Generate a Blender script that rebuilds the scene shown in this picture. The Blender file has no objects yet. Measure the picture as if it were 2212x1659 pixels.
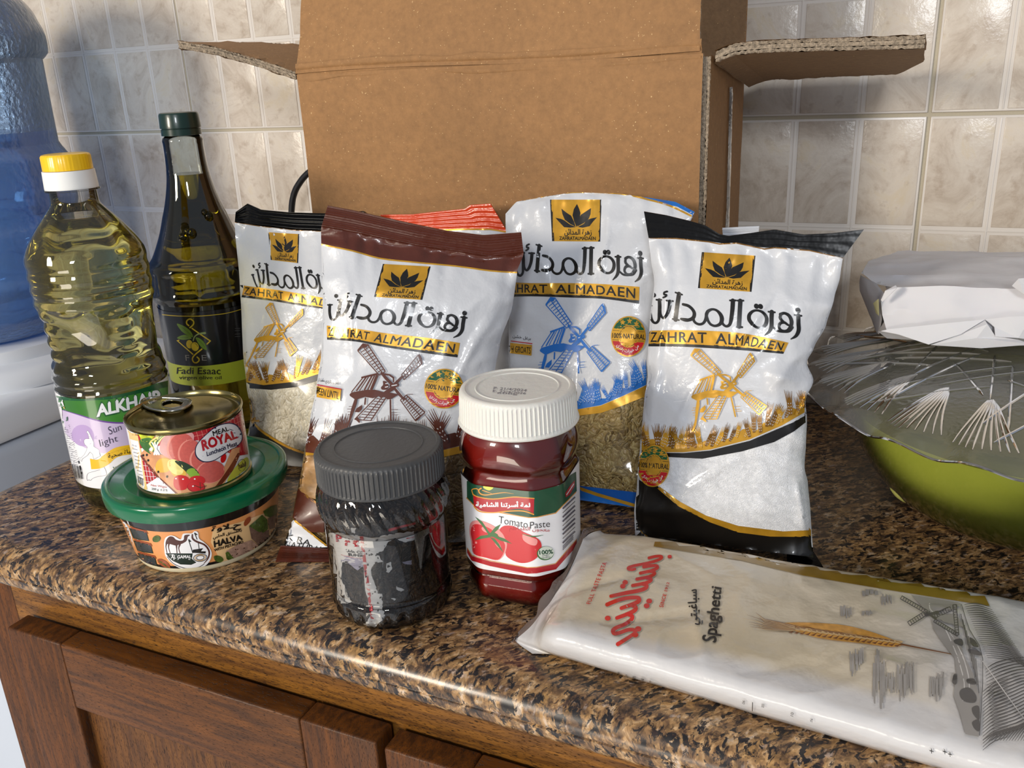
import bpy, bmesh, math, random
from mathutils import Vector, Matrix, noise
from mathutils.bvhtree import BVHTree
from mathutils.geometry import tessellate_polygon
C = bpy.context.scene.collection
SC = bpy.context.scene
random.seed(7)
PI = math.pi
# ------------------------------------------------------------------ camera
FPX, CX, CY = 1866.88, 1106.0, 829.5
CAMP = Vector((0, 0, 0.36))
ROT = Matrix(((0.9112, -0.1001, 0.3997), (0.4099, 0.3194, -0.8544), (-0.0422, 0.9423, 0.3321)))
cd = bpy.data.cameras.new('camera'); cd.sensor_width = 36; cd.lens = FPX*36/2212
cd.clip_start = 0.02; cd.clip_end = 50
cam = bpy.data.objects.new('camera', cd); C.objects.link(cam); SC.camera = cam
q = ROT.to_quaternion(); q.normalize()
cam.matrix_world = Matrix.Translation(CAMP) @ q.to_matrix().to_4x4()
ROT = q.to_matrix()
# ------------------------------------------------------------------ world and lights
SC.view_settings.view_transform = 'Standard'; SC.view_settings.look = 'None'
SC.view_settings.gamma = 1; SC.view_settings.use_curve_mapping = False
SC.view_settings.exposure = 0.0
W = bpy.data.worlds.new('room'); SC.world = W; W.use_nodes = True
W.node_tree.nodes['Background'].inputs[0].default_value = (0.78, 0.85, 1.0, 1)
W.node_tree.nodes['Background'].inputs[1].default_value = 0.34
def area(name, loc, target, size, power, col, sy=None, spread=None):
    l = bpy.data.lights.new(name, 'AREA'); l.energy = power; l.color = col; l.size = size
    if sy: l.shape = 'RECTANGLE'; l.size_y = sy
    if spread: l.spread = spread
    o = bpy.data.objects.new(name, l); C.objects.link(o); o.location = loc
    o.rotation_euler = (Vector(target)-Vector(loc)).to_track_quat('-Z', 'Y').to_euler()
    return o
area('window_light', (-1.75, -2.1, 0.95), (-0.45, 0.8, 0.2), 0.55, 66, (1.0, 0.90, 0.76), 0.7)
area('doorway_light', (0.95, -3.05, 1.6), (-0.2, 0.8, 0.25), 00.5, 52, (0.93, 0.96, 1.0), 0.6)
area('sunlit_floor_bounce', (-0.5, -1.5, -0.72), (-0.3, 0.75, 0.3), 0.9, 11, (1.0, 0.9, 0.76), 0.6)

# ------------------------------------------------------------------ helpers
def ray(x, y):
    return (ROT @ Vector((x-CX, -(y-CY), -FPX)))
def onz(x, y, z=0.0):
    r = ray(x, y); return CAMP + r*((z-CAMP.z)/r.z)
def ony(x, y, Y):
    r = ray(x, y); return CAMP + r*(Y/r.y)
def lin(c):
    return tuple(((v/255)/12.92 if v/255 <= .04045 else ((v/255+.055)/1.055)**2.4) for v in c)
def node(nt, t, **kw):
    n = nt.nodes.new(t)
    for k, v in kw.items(): setattr(n, k, v)
    return n
def setin(n, **kw):
    for k, v in kw.items():
        n.inputs[k.replace('_', ' ')].default_value = v
MATS = {}
def pm(name, col, rough=.5, metal=0., coat=0., trans=0., ior=1.45, bump=None, var=None, sss=None, spec=None, aniso=None, cr=.08):
    """principled material; col is sRGB 0-255; bump=(scale,dist); var=(scale,amount) light colour mottling"""
    if name in MATS: return MATS[name]
    m = bpy.data.materials.new(name); m.use_nodes = True; nt = m.node_tree
    b = nt.nodes['Principled BSDF']; c = lin(col)
    b.inputs['Base Color'].default_value = (*c, 1)
    setin(b, Roughness=rough, Metallic=metal, IOR=ior)
    b.inputs['Transmission Weight'].default_value = trans
    b.inputs['Coat Weight'].default_value = coat; b.inputs['Coat Roughness'].default_value = cr
    if spec is not None: b.inputs['Specular IOR Level'].default_value = spec
    if sss: 
        b.inputs['Subsurface Weight'].default_value = sss; b.inputs['Subsurface Scale'].default_value = .01
    tc = node(nt, 'ShaderNodeTexCoord')
    if bump:
        n = node(nt, 'ShaderNodeTexNoise'); setin(n, Scale=bump[0], Detail=4.0)
        nt.links.new(tc.outputs['Object'], n.inputs['Vector'])
        bp = node(nt, 'ShaderNodeBump'); bp.inputs['Distance'].default_value = bump[1]
        nt.links.new(n.outputs['Fac'], bp.inputs['Height'])
        nt.links.new(bp.outputs['Normal'], b.inputs['Normal'])
        if coat: nt.links.new(bp.outputs['Normal'], b.inputs['Coat Normal'])
    if var:
        n = node(nt, 'ShaderNodeTexNoise'); setin(n, Scale=var[0], Detail=5.0)
        nt.links.new(tc.outputs['Object'], n.inputs['Vector'])
        r = node(nt, 'ShaderNodeValToRGB'); a = var[1]
        r.color_ramp.elements[0].position = .3; r.color_ramp.elements[1].position = .7
        r.color_ramp.elements[0].color = (*[v*(1-a) for v in c], 1)
        r.color_ramp.elements[1].color = (*[min(1, v*(1+a)) for v in c], 1)
        nt.links.new(n.outputs['Fac'], r.inputs['Fac']); nt.links.new(r.outputs['Color'], b.inputs['Base Color'])
    MATS[name] = m; return m
def film(name, tint=(255, 255, 255), refl=.9, body=None, rough=.03, bump=None, haze=0., bc=(230, 230, 230)):
    """thin clear plastic wall: see-through with Fresnel gloss (and a little milky haze)"""
    if name in MATS: return MATS[name]
    m = bpy.data.materials.new(name); m.use_nodes = True; nt = m.node_tree
    nt.nodes.remove(nt.nodes['Principled BSDF']); out = nt.nodes['Material Output']
    tr = node(nt, 'ShaderNodeBsdfTransparent'); tr.inputs[0].default_value = (*lin(tint), 1)
    gl = node(nt, 'ShaderNodeBsdfGlossy'); gl.inputs['Roughness'].default_value = rough
    fr = node(nt, 'ShaderNodeFresnel'); fr.inputs[0].default_value = 1.5
    mu = node(nt, 'ShaderNodeMath', operation='MULTIPLY'); mu.inputs[1].default_value = refl*1.6
    mx = node(nt, 'ShaderNodeMixShader')
    src = tr.outputs[0]
    if haze > 0:
        df = node(nt, 'ShaderNodeBsdfDiffuse'); df.inputs[0].default_value = (*lin(bc), 1)
        tl = node(nt, 'ShaderNodeBsdfTranslucent'); tl.inputs[0].default_value = (*lin(bc), 1)
        a = node(nt, 'ShaderNodeMixShader'); a.inputs[0].default_value = .5
        nt.links.new(df.outputs[0], a.inputs[1]); nt.links.new(tl.outputs[0], a.inputs[2])
        h = node(nt, 'ShaderNodeMixShader'); h.inputs[0].default_value = haze
        nt.links.new(tr.outputs[0], h.inputs[1]); nt.links.new(a.outputs[0], h.inputs[2]); src = h.outputs[0]
    nt.links.new(fr.outputs[0], mu.inputs[0]); nt.links.new(mu.outputs[0], mx.inputs[0])
    nt.links.new(src, mx.inputs[1]); nt.links.new(gl.outputs[0], mx.inputs[2])
    if bump:
        tc = node(nt, 'ShaderNodeTexCoord'); n = node(nt, 'ShaderNodeTexNoise'); setin(n, Scale=bump[0], Detail=3.0)
        nt.links.new(tc.outputs['Object'], n.inputs['Vector'])
        bp = node(nt, 'ShaderNodeBump'); bp.inputs['Distance'].default_value = bump[1]
        nt.links.new(n.outputs['Fac'], bp.inputs['Height'])
        nt.links.new(bp.outputs['Normal'], gl.inputs['Normal']); nt.links.new(bp.outputs['Normal'], fr.inputs['Normal'])
    nt.links.new(mx.outputs[0], out.inputs['Surface'])
    MATS[name] = m; return m
def chunk(name, cols, scale=260, rough=.6, stretch=(1, 1, 1), bump=.0015, coat=0.):
    """granular stuff seen through a bag or jar: voronoi cells in several tones with depth"""
    if name in MATS: return MATS[name]
    m = bpy.data.materials.new(name); m.use_nodes = True; nt = m.node_tree; b = nt.nodes['Principled BSDF']
    tc = node(nt, 'ShaderNodeTexCoord'); mp = node(nt, 'ShaderNodeMapping'); mp.inputs['Scale'].default_value = stretch
    n0 = node(nt, 'ShaderNodeTexNoise'); setin(n0, Scale=60.0, Detail=2.0)
    ad = node(nt, 'ShaderNodeMixRGB', blend_type='ADD'); ad.inputs[0].default_value = .03
    v = node(nt, 'ShaderNodeTexVoronoi'); v.inputs['Scale'].default_value = scale
    nt.links.new(tc.outputs['Object'], mp.inputs['Vector']); nt.links.new(mp.outputs[0], ad.inputs[1])
    nt.links.new(tc.outputs['Object'], n0.inputs['Vector'])
    nt.links.new(n0.outputs['Color'], ad.inputs[2]); nt.links.new(ad.outputs[0], v.inputs['Vector'])
    sp = node(nt, 'ShaderNodeSeparateColor'); nt.links.new(v.outputs['Color'], sp.inputs[0])
    r = node(nt, 'ShaderNodeValToRGB'); r.color_ramp.interpolation = 'LINEAR'
    while len(r.color_ramp.elements) < len(cols): r.color_ramp.elements.new(.5)
    for i, c in enumerate(cols):
        e = r.color_ramp.elements[i]; e.position = i/(len(cols)-1); e.color = (*lin(c), 1)
    nt.links.new(sp.outputs[0], r.inputs['Fac'])
    dk = node(nt, 'ShaderNodeMapRange'); dk.inputs['From Min'].default_value = .25; dk.inputs['From Max'].default_value = .75
    dk.inputs['To Min'].default_value = 1; dk.inputs['To Max'].default_value = .45
    nt.links.new(v.outputs['Distance'], dk.inputs['Value'])
    nt.links.new(r.outputs['Color'], b.inputs['Base Color'])
    iv = node(nt, 'ShaderNodeMath', operation='SUBTRACT'); iv.inputs[0].default_value = 1
    nt.links.new(v.outputs['Distance'], iv.inputs[1])
    bp = node(nt, 'ShaderNodeBump'); bp.inputs['Distance'].default_value = bump
    nt.links.new(iv.outputs[0], bp.inputs['Height']); nt.links.new(bp.outputs['Normal'], b.inputs['Normal'])
    setin(b, Roughness=rough); b.inputs['Coat Weight'].default_value = coat; b.inputs['Coat Roughness'].default_value = .1
    MATS[name] = m; return m

def root_of(o):
    while o.parent: o = o.parent
    return o
def mk(name, V, F, mats, fm=None, parent=None, smooth=True, loc=None, sharp=None):
    """ONE mesh object from world-space vertices"""
    base = Vector(root_of(parent).location) if parent else Vector(loc if loc is not None else (0, 0, 0))
    me = bpy.data.meshes.new(name)
    me.from_pydata([tuple(Vector(v)-base) for v in V], [], F)
    for m in (mats if isinstance(mats, (list, tuple)) else [mats]): me.materials.append(m)
    if fm:
        for p, i in zip(me.polygons, fm): p.material_index = i
    if smooth:
        me.polygons.foreach_set('use_smooth', [True]*len(me.polygons))
        if sharp: me.set_sharp_from_angle(angle=math.radians(sharp))
    me.update()
    o = bpy.data.objects.new(name, me); C.objects.link(o)
    if parent: o.parent = parent
    else: o.location = base
    return o
def tag(o, label=None, cat=None, group=None, kind=None):
    if label: o['label'] = label
    if cat: o['category'] = cat
    if group: o['group'] = group
    if kind: o['kind'] = kind
    return o
def thing(name, label, cat, loc):
    o = bpy.data.objects.new(name, None); C.objects.link(o); o.location = loc
    o.empty_display_size = .02; return tag(o, label, cat)
class MB:
    def __init__(s): s.V = []; s.F = []; s.M = []
    def add(s, V, F, m=0):
        k = len(s.V); s.V += [Vector(v) for v in V]; s.F += [[i+k for i in f] for f in F]; s.M += [m]*len(F)
    def box(s, a, b, m=0, bev=0.0):
        x0, y0, z0 = a; x1, y1, z1 = b
        if bev <= 0:
            s.add([(x0, y0, z0), (x1, y0, z0), (x1, y1, z0), (x0, y1, z0), (x0, y0, z1), (x1, y0, z1), (x1, y1, z1), (x0, y1, z1)],
                  [(0, 3, 2, 1), (4, 5, 6, 7), (0, 1, 5, 4), (1, 2, 6, 5), (2, 3, 7, 6), (3, 0, 4, 7)], m); return
        bm = bmesh.new(); bmesh.ops.create_cube(bm, size=1)
        for v in bm.verts: v.co = Vector((x0+(v.co.x+.5)*(x1-x0), y0+(v.co.y+.5)*(y1-y0), z0+(v.co.z+.5)*(z1-z0)))
        bmesh.ops.bevel(bm, geom=bm.edges[:], offset=bev, segments=3, affect='EDGES', profile=.5)
        bm.verts.ensure_lookup_table(); s.add([v.co.copy() for v in bm.verts], [[v.index for v in f.verts] for f in bm.faces], m); bm.free()
    def slab(s, P, n, t, m=0):
        """flat polygon P (list of points) given thickness t along -n"""
        n = Vector(n); P = [Vector(p) for p in P]; k = len(P)
        V = P+[p-n*t for p in P]
        F = [list(range(k)), list(range(2*k-1, k-1, -1))]+[[i, i+k, (i+1) % k+k, (i+1) % k] for i in range(k)]
        s.add(V, F, m)
    def tube(s, pts, r, seg=10, m=0, closed=False, cap=True):
        pts = [Vector(p) for p in pts]; n = len(pts); V = []; F = []
        up = Vector((0.13, .21, 1)).normalized()
        for i, p in enumerate(pts):
            a = pts[i-1] if (i or closed) else p; b = pts[(i+1) % n] if (i < n-1 or closed) else p
            t = (b-a).normalized(); u = t.cross(up).normalized(); w = u.cross(t)
            rr = r[i] if isinstance(r, (list, tuple)) else r
            V += [p+u*math.cos(2*PI*k/seg)*rr+w*math.sin(2*PI*k/seg)*rr for k in range(seg)]
        for i in range(n if closed else n-1):
            for k in range(seg):
                F.append([i*seg+k, i*seg+(k+1) % seg, ((i+1) % n)*seg+(k+1) % seg, ((i+1) % n)*seg+k])
        if cap and not closed: F += [list(range(seg))[::-1], [(n-1)*seg+k for k in range(seg)]]
        s.add(V, F, m)
    def lathe(s, prof, c, seg=96, m=0, fr=None, cap0=True, cap1=True, a0=0, a1=2*PI):
        """prof: list of (z, r) bottom to top or any order; fr(theta,z,r)->r"""
        full = abs(a1-a0-2*PI) < 1e-6; V = []; F = []; n = len(prof); kk = seg if full else seg+1
        for z, r in prof:
            for k in range(kk):
                th = a0+(a1-a0)*k/seg; rr = fr(th, z, r) if fr else r
                V.append((c[0]+rr*math.cos(th), c[1]+rr*math.sin(th), z+(c[2] if len(c) > 2 else 0)))
        for i in range(n-1):
            for k in range(seg):
                k2 = (k+1) % kk if full else k+1
                F.append([i*kk+k, i*kk+k2, (i+1)*kk+k2, (i+1)*kk+k])
        if full and cap0: F.append([k for k in range(kk)][::-1])
        if full and cap1: F.append([(n-1)*kk+k for k in range(kk)])
        s.add(V, F, m)
    def build(s, name, mats, parent=None, smooth=True, loc=None, sharp=40):
        return mk(name, s.V, s.F, mats, s.M, parent, smooth, loc, sharp)
def dense(pr, step=.003):
    """catmull-rom resample of a (z,r) profile"""
    out = []; n = len(pr)
    for i in range(n-1):
        p0 = pr[max(0, i-1)]; p1 = pr[i]; p2 = pr[i+1]; p3 = pr[min(n-1, i+2)]
        d = math.hypot(p2[0]-p1[0], p2[1]-p1[1]); k = max(1, int(d/step))
        for j in range(k):
            t = j/k
            out.append(tuple(.5*((2*p1[a])+(-p0[a]+p2[a])*t+(2*p0[a]-5*p1[a]+4*p2[a]-p3[a])*t*t+(-p0[a]+3*p1[a]-3*p2[a]+p3[a])*t**3) for a in (0, 1)))
    out.append(tuple(pr[-1])); return out

# ---- flat print: art drawn in the photograph's pixel frame, laid on the real surface of its thing
FORMS = {}
def _f(ch, base, n):
    FORMS[ch] = [base+i for i in range(n)]
for ch, b_, n_ in (('ا', 0xFE8D, 2), ('أ', 0xFE83, 2), ('ب', 0xFE8F, 4), ('ة', 0xFE93, 2), ('ت', 0xFE95, 4), ('ج', 0xFE9D, 4), ('ح', 0xFEA1, 4), ('خ', 0xFEA5, 4),
                   ('د', 0xFEA9, 2), ('ر', 0xFEAD, 2), ('ز', 0xFEAF, 2), ('س', 0xFEB1, 4), ('ش', 0xFEB5, 4), ('ص', 0xFEB9, 4), ('ط', 0xFEC1, 4), ('ظ', 0xFEC5, 4),
                   ('ع', 0xFEC9, 4), ('غ', 0xFECD, 4), ('ف', 0xFED1, 4), ('ق', 0xFED5, 4), ('ك', 0xFED9, 4), ('ل', 0xFEDD, 4), ('م', 0xFEE1, 4), ('ن', 0xFEE5, 4),
                   ('ه', 0xFEE9, 4), ('و', 0xFEED, 2), ('ي', 0xFEF1, 4), ('ئ', 0xFE89, 4), ('\u0001', 0xFEFB, 2)):
    _f(ch, b_, n_)
def arab(s):
    s = s.replace('لا', '\u0001'); out = []
    for i, ch in enumerate(s):
        if ch not in FORMS: out.append(ch); continue
        pv = i > 0 and s[i-1] in FORMS and len(FORMS[s[i-1]]) == 4
        nx = i+1 < len(s) and s[i+1] in FORMS and len(FORMS[ch]) == 4
        k = (3 if nx else 1) if pv else (2 if nx else 0)
        out.append(chr(FORMS[ch][k]))
    return ''.join(reversed(out))
def glyphs(s, bold=0.0, space=1.0):
    cu = bpy.data.curves.new('lettering', 'FONT'); cu.body = s; cu.resolution_u = 3; cu.offset = bold; cu.space_character = space
    o = bpy.data.objects.new('lettering', cu); C.objects.link(o); bpy.context.view_layer.update()
    me = o.to_mesh(); me.calc_loop_triangles()
    V = [(v.co.x, v.co.y) for v in me.vertices]; T = [tuple(t.vertices) for t in me.loop_triangles]
    o.to_mesh_clear(); bpy.data.objects.remove(o); bpy.data.curves.remove(cu)
    return V, T
_GC = {}
def smoothline(P, k=6, closed=False):
    n = len(P); out = []
    rng = n if closed else n-1
    for i in range(rng):
        g = (lambda j: P[j % n]) if closed else (lambda j: P[max(0, min(n-1, j))])
        p0, p1, p2, p3 = g(i-1), g(i), g(i+1), g(i+2)
        for j in range(k):
            t = j/k
            out.append(tuple(.5*((2*p1[a])+(-p0[a]+p2[a])*t+(2*p0[a]-5*p1[a]+4*p2[a]-p3[a])*t*t+(-p0[a]+3*p1[a]-3*p2[a]+p3[a])*t**3) for a in range(len(p1))))
    if not closed: out.append(tuple(P[-1]))
    return out
def quadmap(q, w=1.0, h=1.0):
    """unit (or w x h) box, y down, onto the pixel quad tl,tr,br,bl - projective enough as bilinear"""
    tl, tr, br, bl = q
    def T(x, y):
        u = x/w; v = y/h
        return tuple((1-v)*((1-u)*tl[a]+u*tr[a])+v*((1-u)*bl[a]+u*br[a]) for a in (0, 1))
    return T
ident = lambda x, y: (x, y)
class Art:
    def __init__(s, targets, grid=12.0, off=.00025, dk=.0000025, lay=.00006, opn=False):
        s.P = []; s.F = []; s.M = []; s.mats = []; s.k = 0; s.T = ident; s.grid = grid; s.off = off; s.targets = targets; s.L = 0; s.dk = dk; s.lay = lay; s.open = opn
    def mi(s, m):
        if m not in s.mats: s.mats.append(m)
        return s.mats.index(m)
    def tris(s, m, V, F):
        s.k += 1; b = len(s.P); h = s.k*s.dk+s.L*s.lay
        s.P += [(*s.T(*v), h) for v in V]; s.F += [[i+b for i in f] for f in F]; s.M += [s.mi(m)]*len(F)
    def poly(s, m, P, holes=()):
        loops = [[Vector((p[0], p[1], 0)) for p in P]]+[[Vector((p[0], p[1], 0)) for p in h] for h in holes]
        s.tris(m, [(v.x, v.y) for l in loops for v in l], [list(t) for t in tessellate_polygon(loops)])
    def blob(s, m, P, k=6): s.poly(m, smoothline(P, k, True))
    def ell(s, m, cx, cy, rx, ry=None, rot=0, n=28):
        ry = rx if ry is None else ry; c, d = math.cos(rot), math.sin(rot)
        s.poly(m, [(cx+rx*math.cos(t)*c-ry*math.sin(t)*d, cy+rx*math.cos(t)*d+ry*math.sin(t)*c) for t in [2*PI*i/n for i in range(n)]])
    def ring(s, m, cx, cy, r, w, ry=None, rot=0, n=36):
        ry = ry or r; c, d = math.cos(rot), math.sin(rot); V = []; F = []
        for i in range(n):
            t = 2*PI*i/n
            for g in (-.5, .5):
                a = (r+g*w)*math.cos(t); b = (ry+g*w)*math.sin(t); V.append((cx+a*c-b*d, cy+a*d+b*c))
        for i in range(n): j = (i+1) % n; F.append([2*i, 2*i+1, 2*j+1, 2*j])
        s.tris(m, V, F)
    def line(s, m, P, w, k=0, cap=True):
        """stroke; w number or list of widths at the given points; k>0 smooths"""
        if not isinstance(w, (list, tuple)): w = [w]*len(P)
        Q = [(p[0], p[1], ww) for p, ww in zip(P, w)]
        if k: Q = smoothline(Q, k)
        n = len(Q); V = []; F = []
        for i, p in enumerate(Q):
            a = Q[max(0, i-1)]; b = Q[min(n-1, i+1)]
            d1 = (p[0]-a[0], p[1]-a[1]); d2 = (b[0]-p[0], b[1]-p[1])
            l1 = math.hypot(*d1) or 1; l2 = math.hypot(*d2) or 1
            if i == 0: d1, l1 = d2, l2
            if i == n-1: d2, l2 = d1, l1
            tx = d1[0]/l1+d2[0]/l2; ty = d1[1]/l1+d2[1]/l2; L = math.hypot(tx, ty) or 1
            sc = min(1.6, 2/max(.5, L)); h = p[2]/2*sc; nx, ny = -ty/L, tx/L
            V += [(p[0]+nx*h, p[1]+ny*h), (p[0]-nx*h, p[1]-ny*h)]
        for i in range(n-1): F.append([2*i, 2*i+1, 2*i+3, 2*i+2])
        if cap:
            for i, j in ((0, 1), (n-1, n-2)):
                p, o_ = Q[i], Q[j]; a0 = math.atan2(p[1]-o_[1], p[0]-o_[0]); b = len(V); r = p[2]/2
                V += [(p[0]+r*math.cos(a0+t), p[1]+r*math.sin(a0+t)) for t in [(-PI/2+PI*q_/8) for q_ in range(9)]]
                F.append(list(range(b, b+9)))
        s.tris(m, V, F)
    def loop(s, m, P, w, k=0):
        if k: P = smoothline(P, k, True)
        n = len(P); V = []; F = []
        for i in range(n):
            a, p, b = P[i-1], P[i], P[(i+1) % n]
            l1 = math.hypot(p[0]-a[0], p[1]-a[1]) or 1; l2 = math.hypot(b[0]-p[0], b[1]-p[1]) or 1
            tx = (p[0]-a[0])/l1+(b[0]-p[0])/l2; ty = (p[1]-a[1])/l1+(b[1]-p[1])/l2; L = math.hypot(tx, ty) or 1
            h = w/2*min(1.6, 2/max(.5, L)); V += [(p[0]-ty/L*h, p[1]+tx/L*h), (p[0]+ty/L*h, p[1]-tx/L*h)]
        for i in range(n): j = (i+1) % n; F.append([2*i, 2*i+1, 2*j+1, 2*j])
        s.tris(m, V, F)
    def text(s, m, body, q, bold=0.0, space=1.0, ar=False):
        """body fitted to the pixel quad tl,tr,br,bl (through the current transform)"""
        bb = min(bold, 0.0); key = (body, bb, space)
        if key not in _GC: _GC[key] = glyphs(arab(body) if ar else body, bb, space)
        V, T = _GC[key]
        if not V: return
        xs = [v[0] for v in V]; ys = [v[1] for v in V]; x0, x1, y0, y1 = min(xs), max(xs), min(ys), max(ys)
        M = quadmap(q); s.L += 1; g = max(bold, 0)
        for dx, dy in (((-g, -g*.6), (g, -g*.6), (0, g), (0, 0)) if g > .004 else ((0, 0),)):
            s.tris(m, [M((v[0]+dx-x0)/(x1-x0), (y1-v[1]-dy)/(y1-y0)) for v in V], T)
        s.L -= 1
    def arc(s, m, body, cx, cy, r, a0, a1, h, bold=0.0, ar=False, inward=False, sy=1.0, rot=0):
        key = (body, bold, 1.0)
        if key not in _GC: _GC[key] = glyphs(arab(body) if ar else body, bold, 1.0)
        V, T = _GC[key]; xs = [v[0] for v in V]; ys = [v[1] for v in V]; x0, x1, y0, y1 = min(xs), max(xs), min(ys), max(ys)
        out = []
        for v in V:
            a = a0+(a1-a0)*(v[0]-x0)/(x1-x0); g = (v[1]-y0)/(y1-y0)*h; rr = r-g if inward else r+g
            out.append((cx+rr*math.cos(a), cy+rr*math.sin(a)*sy))
        s.tris(m, out, T)
    def star(s, m, cx, cy, r, rot=-PI/2):
        s.poly(m, [(cx+(r if i % 2 == 0 else r*.42)*math.cos(rot+i*PI/5), cy+(r if i % 2 == 0 else r*.42)*math.sin(rot+i*PI/5)) for i in range(10)])
    def flush(s, name, parent):
        if s.P: s.build(name, parent)
        s.P = []; s.F = []; s.M = []; s.mats = []
    def build(s, name, parent, label=None):
        V = []; F = []
        for t in s.targets:
            b = len(V); mw = Vector(root_of(t).location)
            V += [v.co+mw for v in t.data.vertices]; F += [[i+b for i in p.vertices] for p in t.data.polygons]
        bvh = BVHTree.FromPolygons(V, F)
        g = s.grid; idx = {}; pts = []; faces = []; fm = []
        def vid(p, k):
            key = (round(p[0]*50), round(p[1]*50), k)
            if key not in idx: idx[key] = len(pts); pts.append((p[0], p[1], k))
            return idx[key]
        def split(poly, ax):
            lo = min(p[ax] for p in poly); hi = max(p[ax] for p in poly); c = math.floor(lo/g+1e-6)*g+g
            if hi-lo <= g*.3: return [poly]
            out = []
            while c < hi-1e-4:
                L = []; R = []; n = len(poly)
                for i in range(n):
                    p, q_ = poly[i], poly[(i+1) % n]; dp, dq = p[ax]-c, q_[ax]-c
                    if dp <= 0: L.append(p)
                    if dp >= 0: R.append(p)
                    if dp*dq < 0:
                        t = dp/(dp-dq); x = (p[0]+(q_[0]-p[0])*t, p[1]+(q_[1]-p[1])*t); L.append(x); R.append(x)
                if len(L) > 2: out.append(L)
                if len(R) < 3: return out
                poly = R; c += g
            out.append(poly); return out
        for f, m in zip(s.F, s.M):
            k = s.P[f[0]][2]; P0 = [s.P[i][:2] for i in f]
            for A in split(P0, 0):
                for B in split(A, 1):
                    ids = []
                    for q_ in B:
                        i = vid(q_, k)
                        if not ids or (ids[-1] != i and ids[0] != i): ids.append(i)
                    if len(ids) > 2: faces.append(ids); fm.append(m)
        bm = bmesh.new(); vs = [bm.verts.new(p) for p in pts]
        for f, m in zip(faces, fm):
            try: fc = bm.faces.new([vs[i] for i in f]); fc.material_index = m
            except ValueError: pass
        bad = []; cache = {}; ds = []
        for v in bm.verts:
            x, y, k = v.co; d = ray(x, y).normalized(); key = (round(x*20), round(y*20))
            if key not in cache:
                hit, nn, ix, dist = bvh.ray_cast(CAMP, d)
                if hit is not None and s.open and nn.dot(d) > 0: hit = None
                if hit is None:
                    t = sum(ds)/len(ds) if ds else .75
                    for _ in range(4):
                        p0 = bvh.find_nearest(CAMP+d*t); t = (p0[0]-CAMP).dot(d)
                    cache[key] = (p0[0], p0[1], 1)
                else: cache[key] = (hit, nn, 0); ds.append(dist)
            hit, nn, b_ = cache[key]
            if b_: bad.append(v)
            cs = max(.35, abs(nn.dot(d)))
            v.co = hit-d*((s.off+k)/cs)
        if bad:
            bs = set(bad); bmesh.ops.delete(bm, geom=[f for f in bm.faces if all(v in bs for v in f.verts)], context='FACES')
        base = Vector(root_of(parent).location)
        for v in bm.verts: v.co -= base
        for f in bm.faces: f.smooth = True
        bm.normal_update()
        for f in bm.faces:
            if f.normal.dot((f.calc_center_median()+base)-CAMP) > 0: f.normal_flip()
        me = bpy.data.meshes.new(name); bm.to_mesh(me); bm.free()
        for m in s.mats: me.materials.append(m)
        o = bpy.data.objects.new(name, me); C.objects.link(o); o.parent = parent
        if label: o['label'] = label
        return o
def proj(p):
    q_ = ROT.transposed() @ (Vector(p)-CAMP); return (CX+FPX*q_.x/-q_.z, CY-FPX*q_.y/-q_.z)
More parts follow.
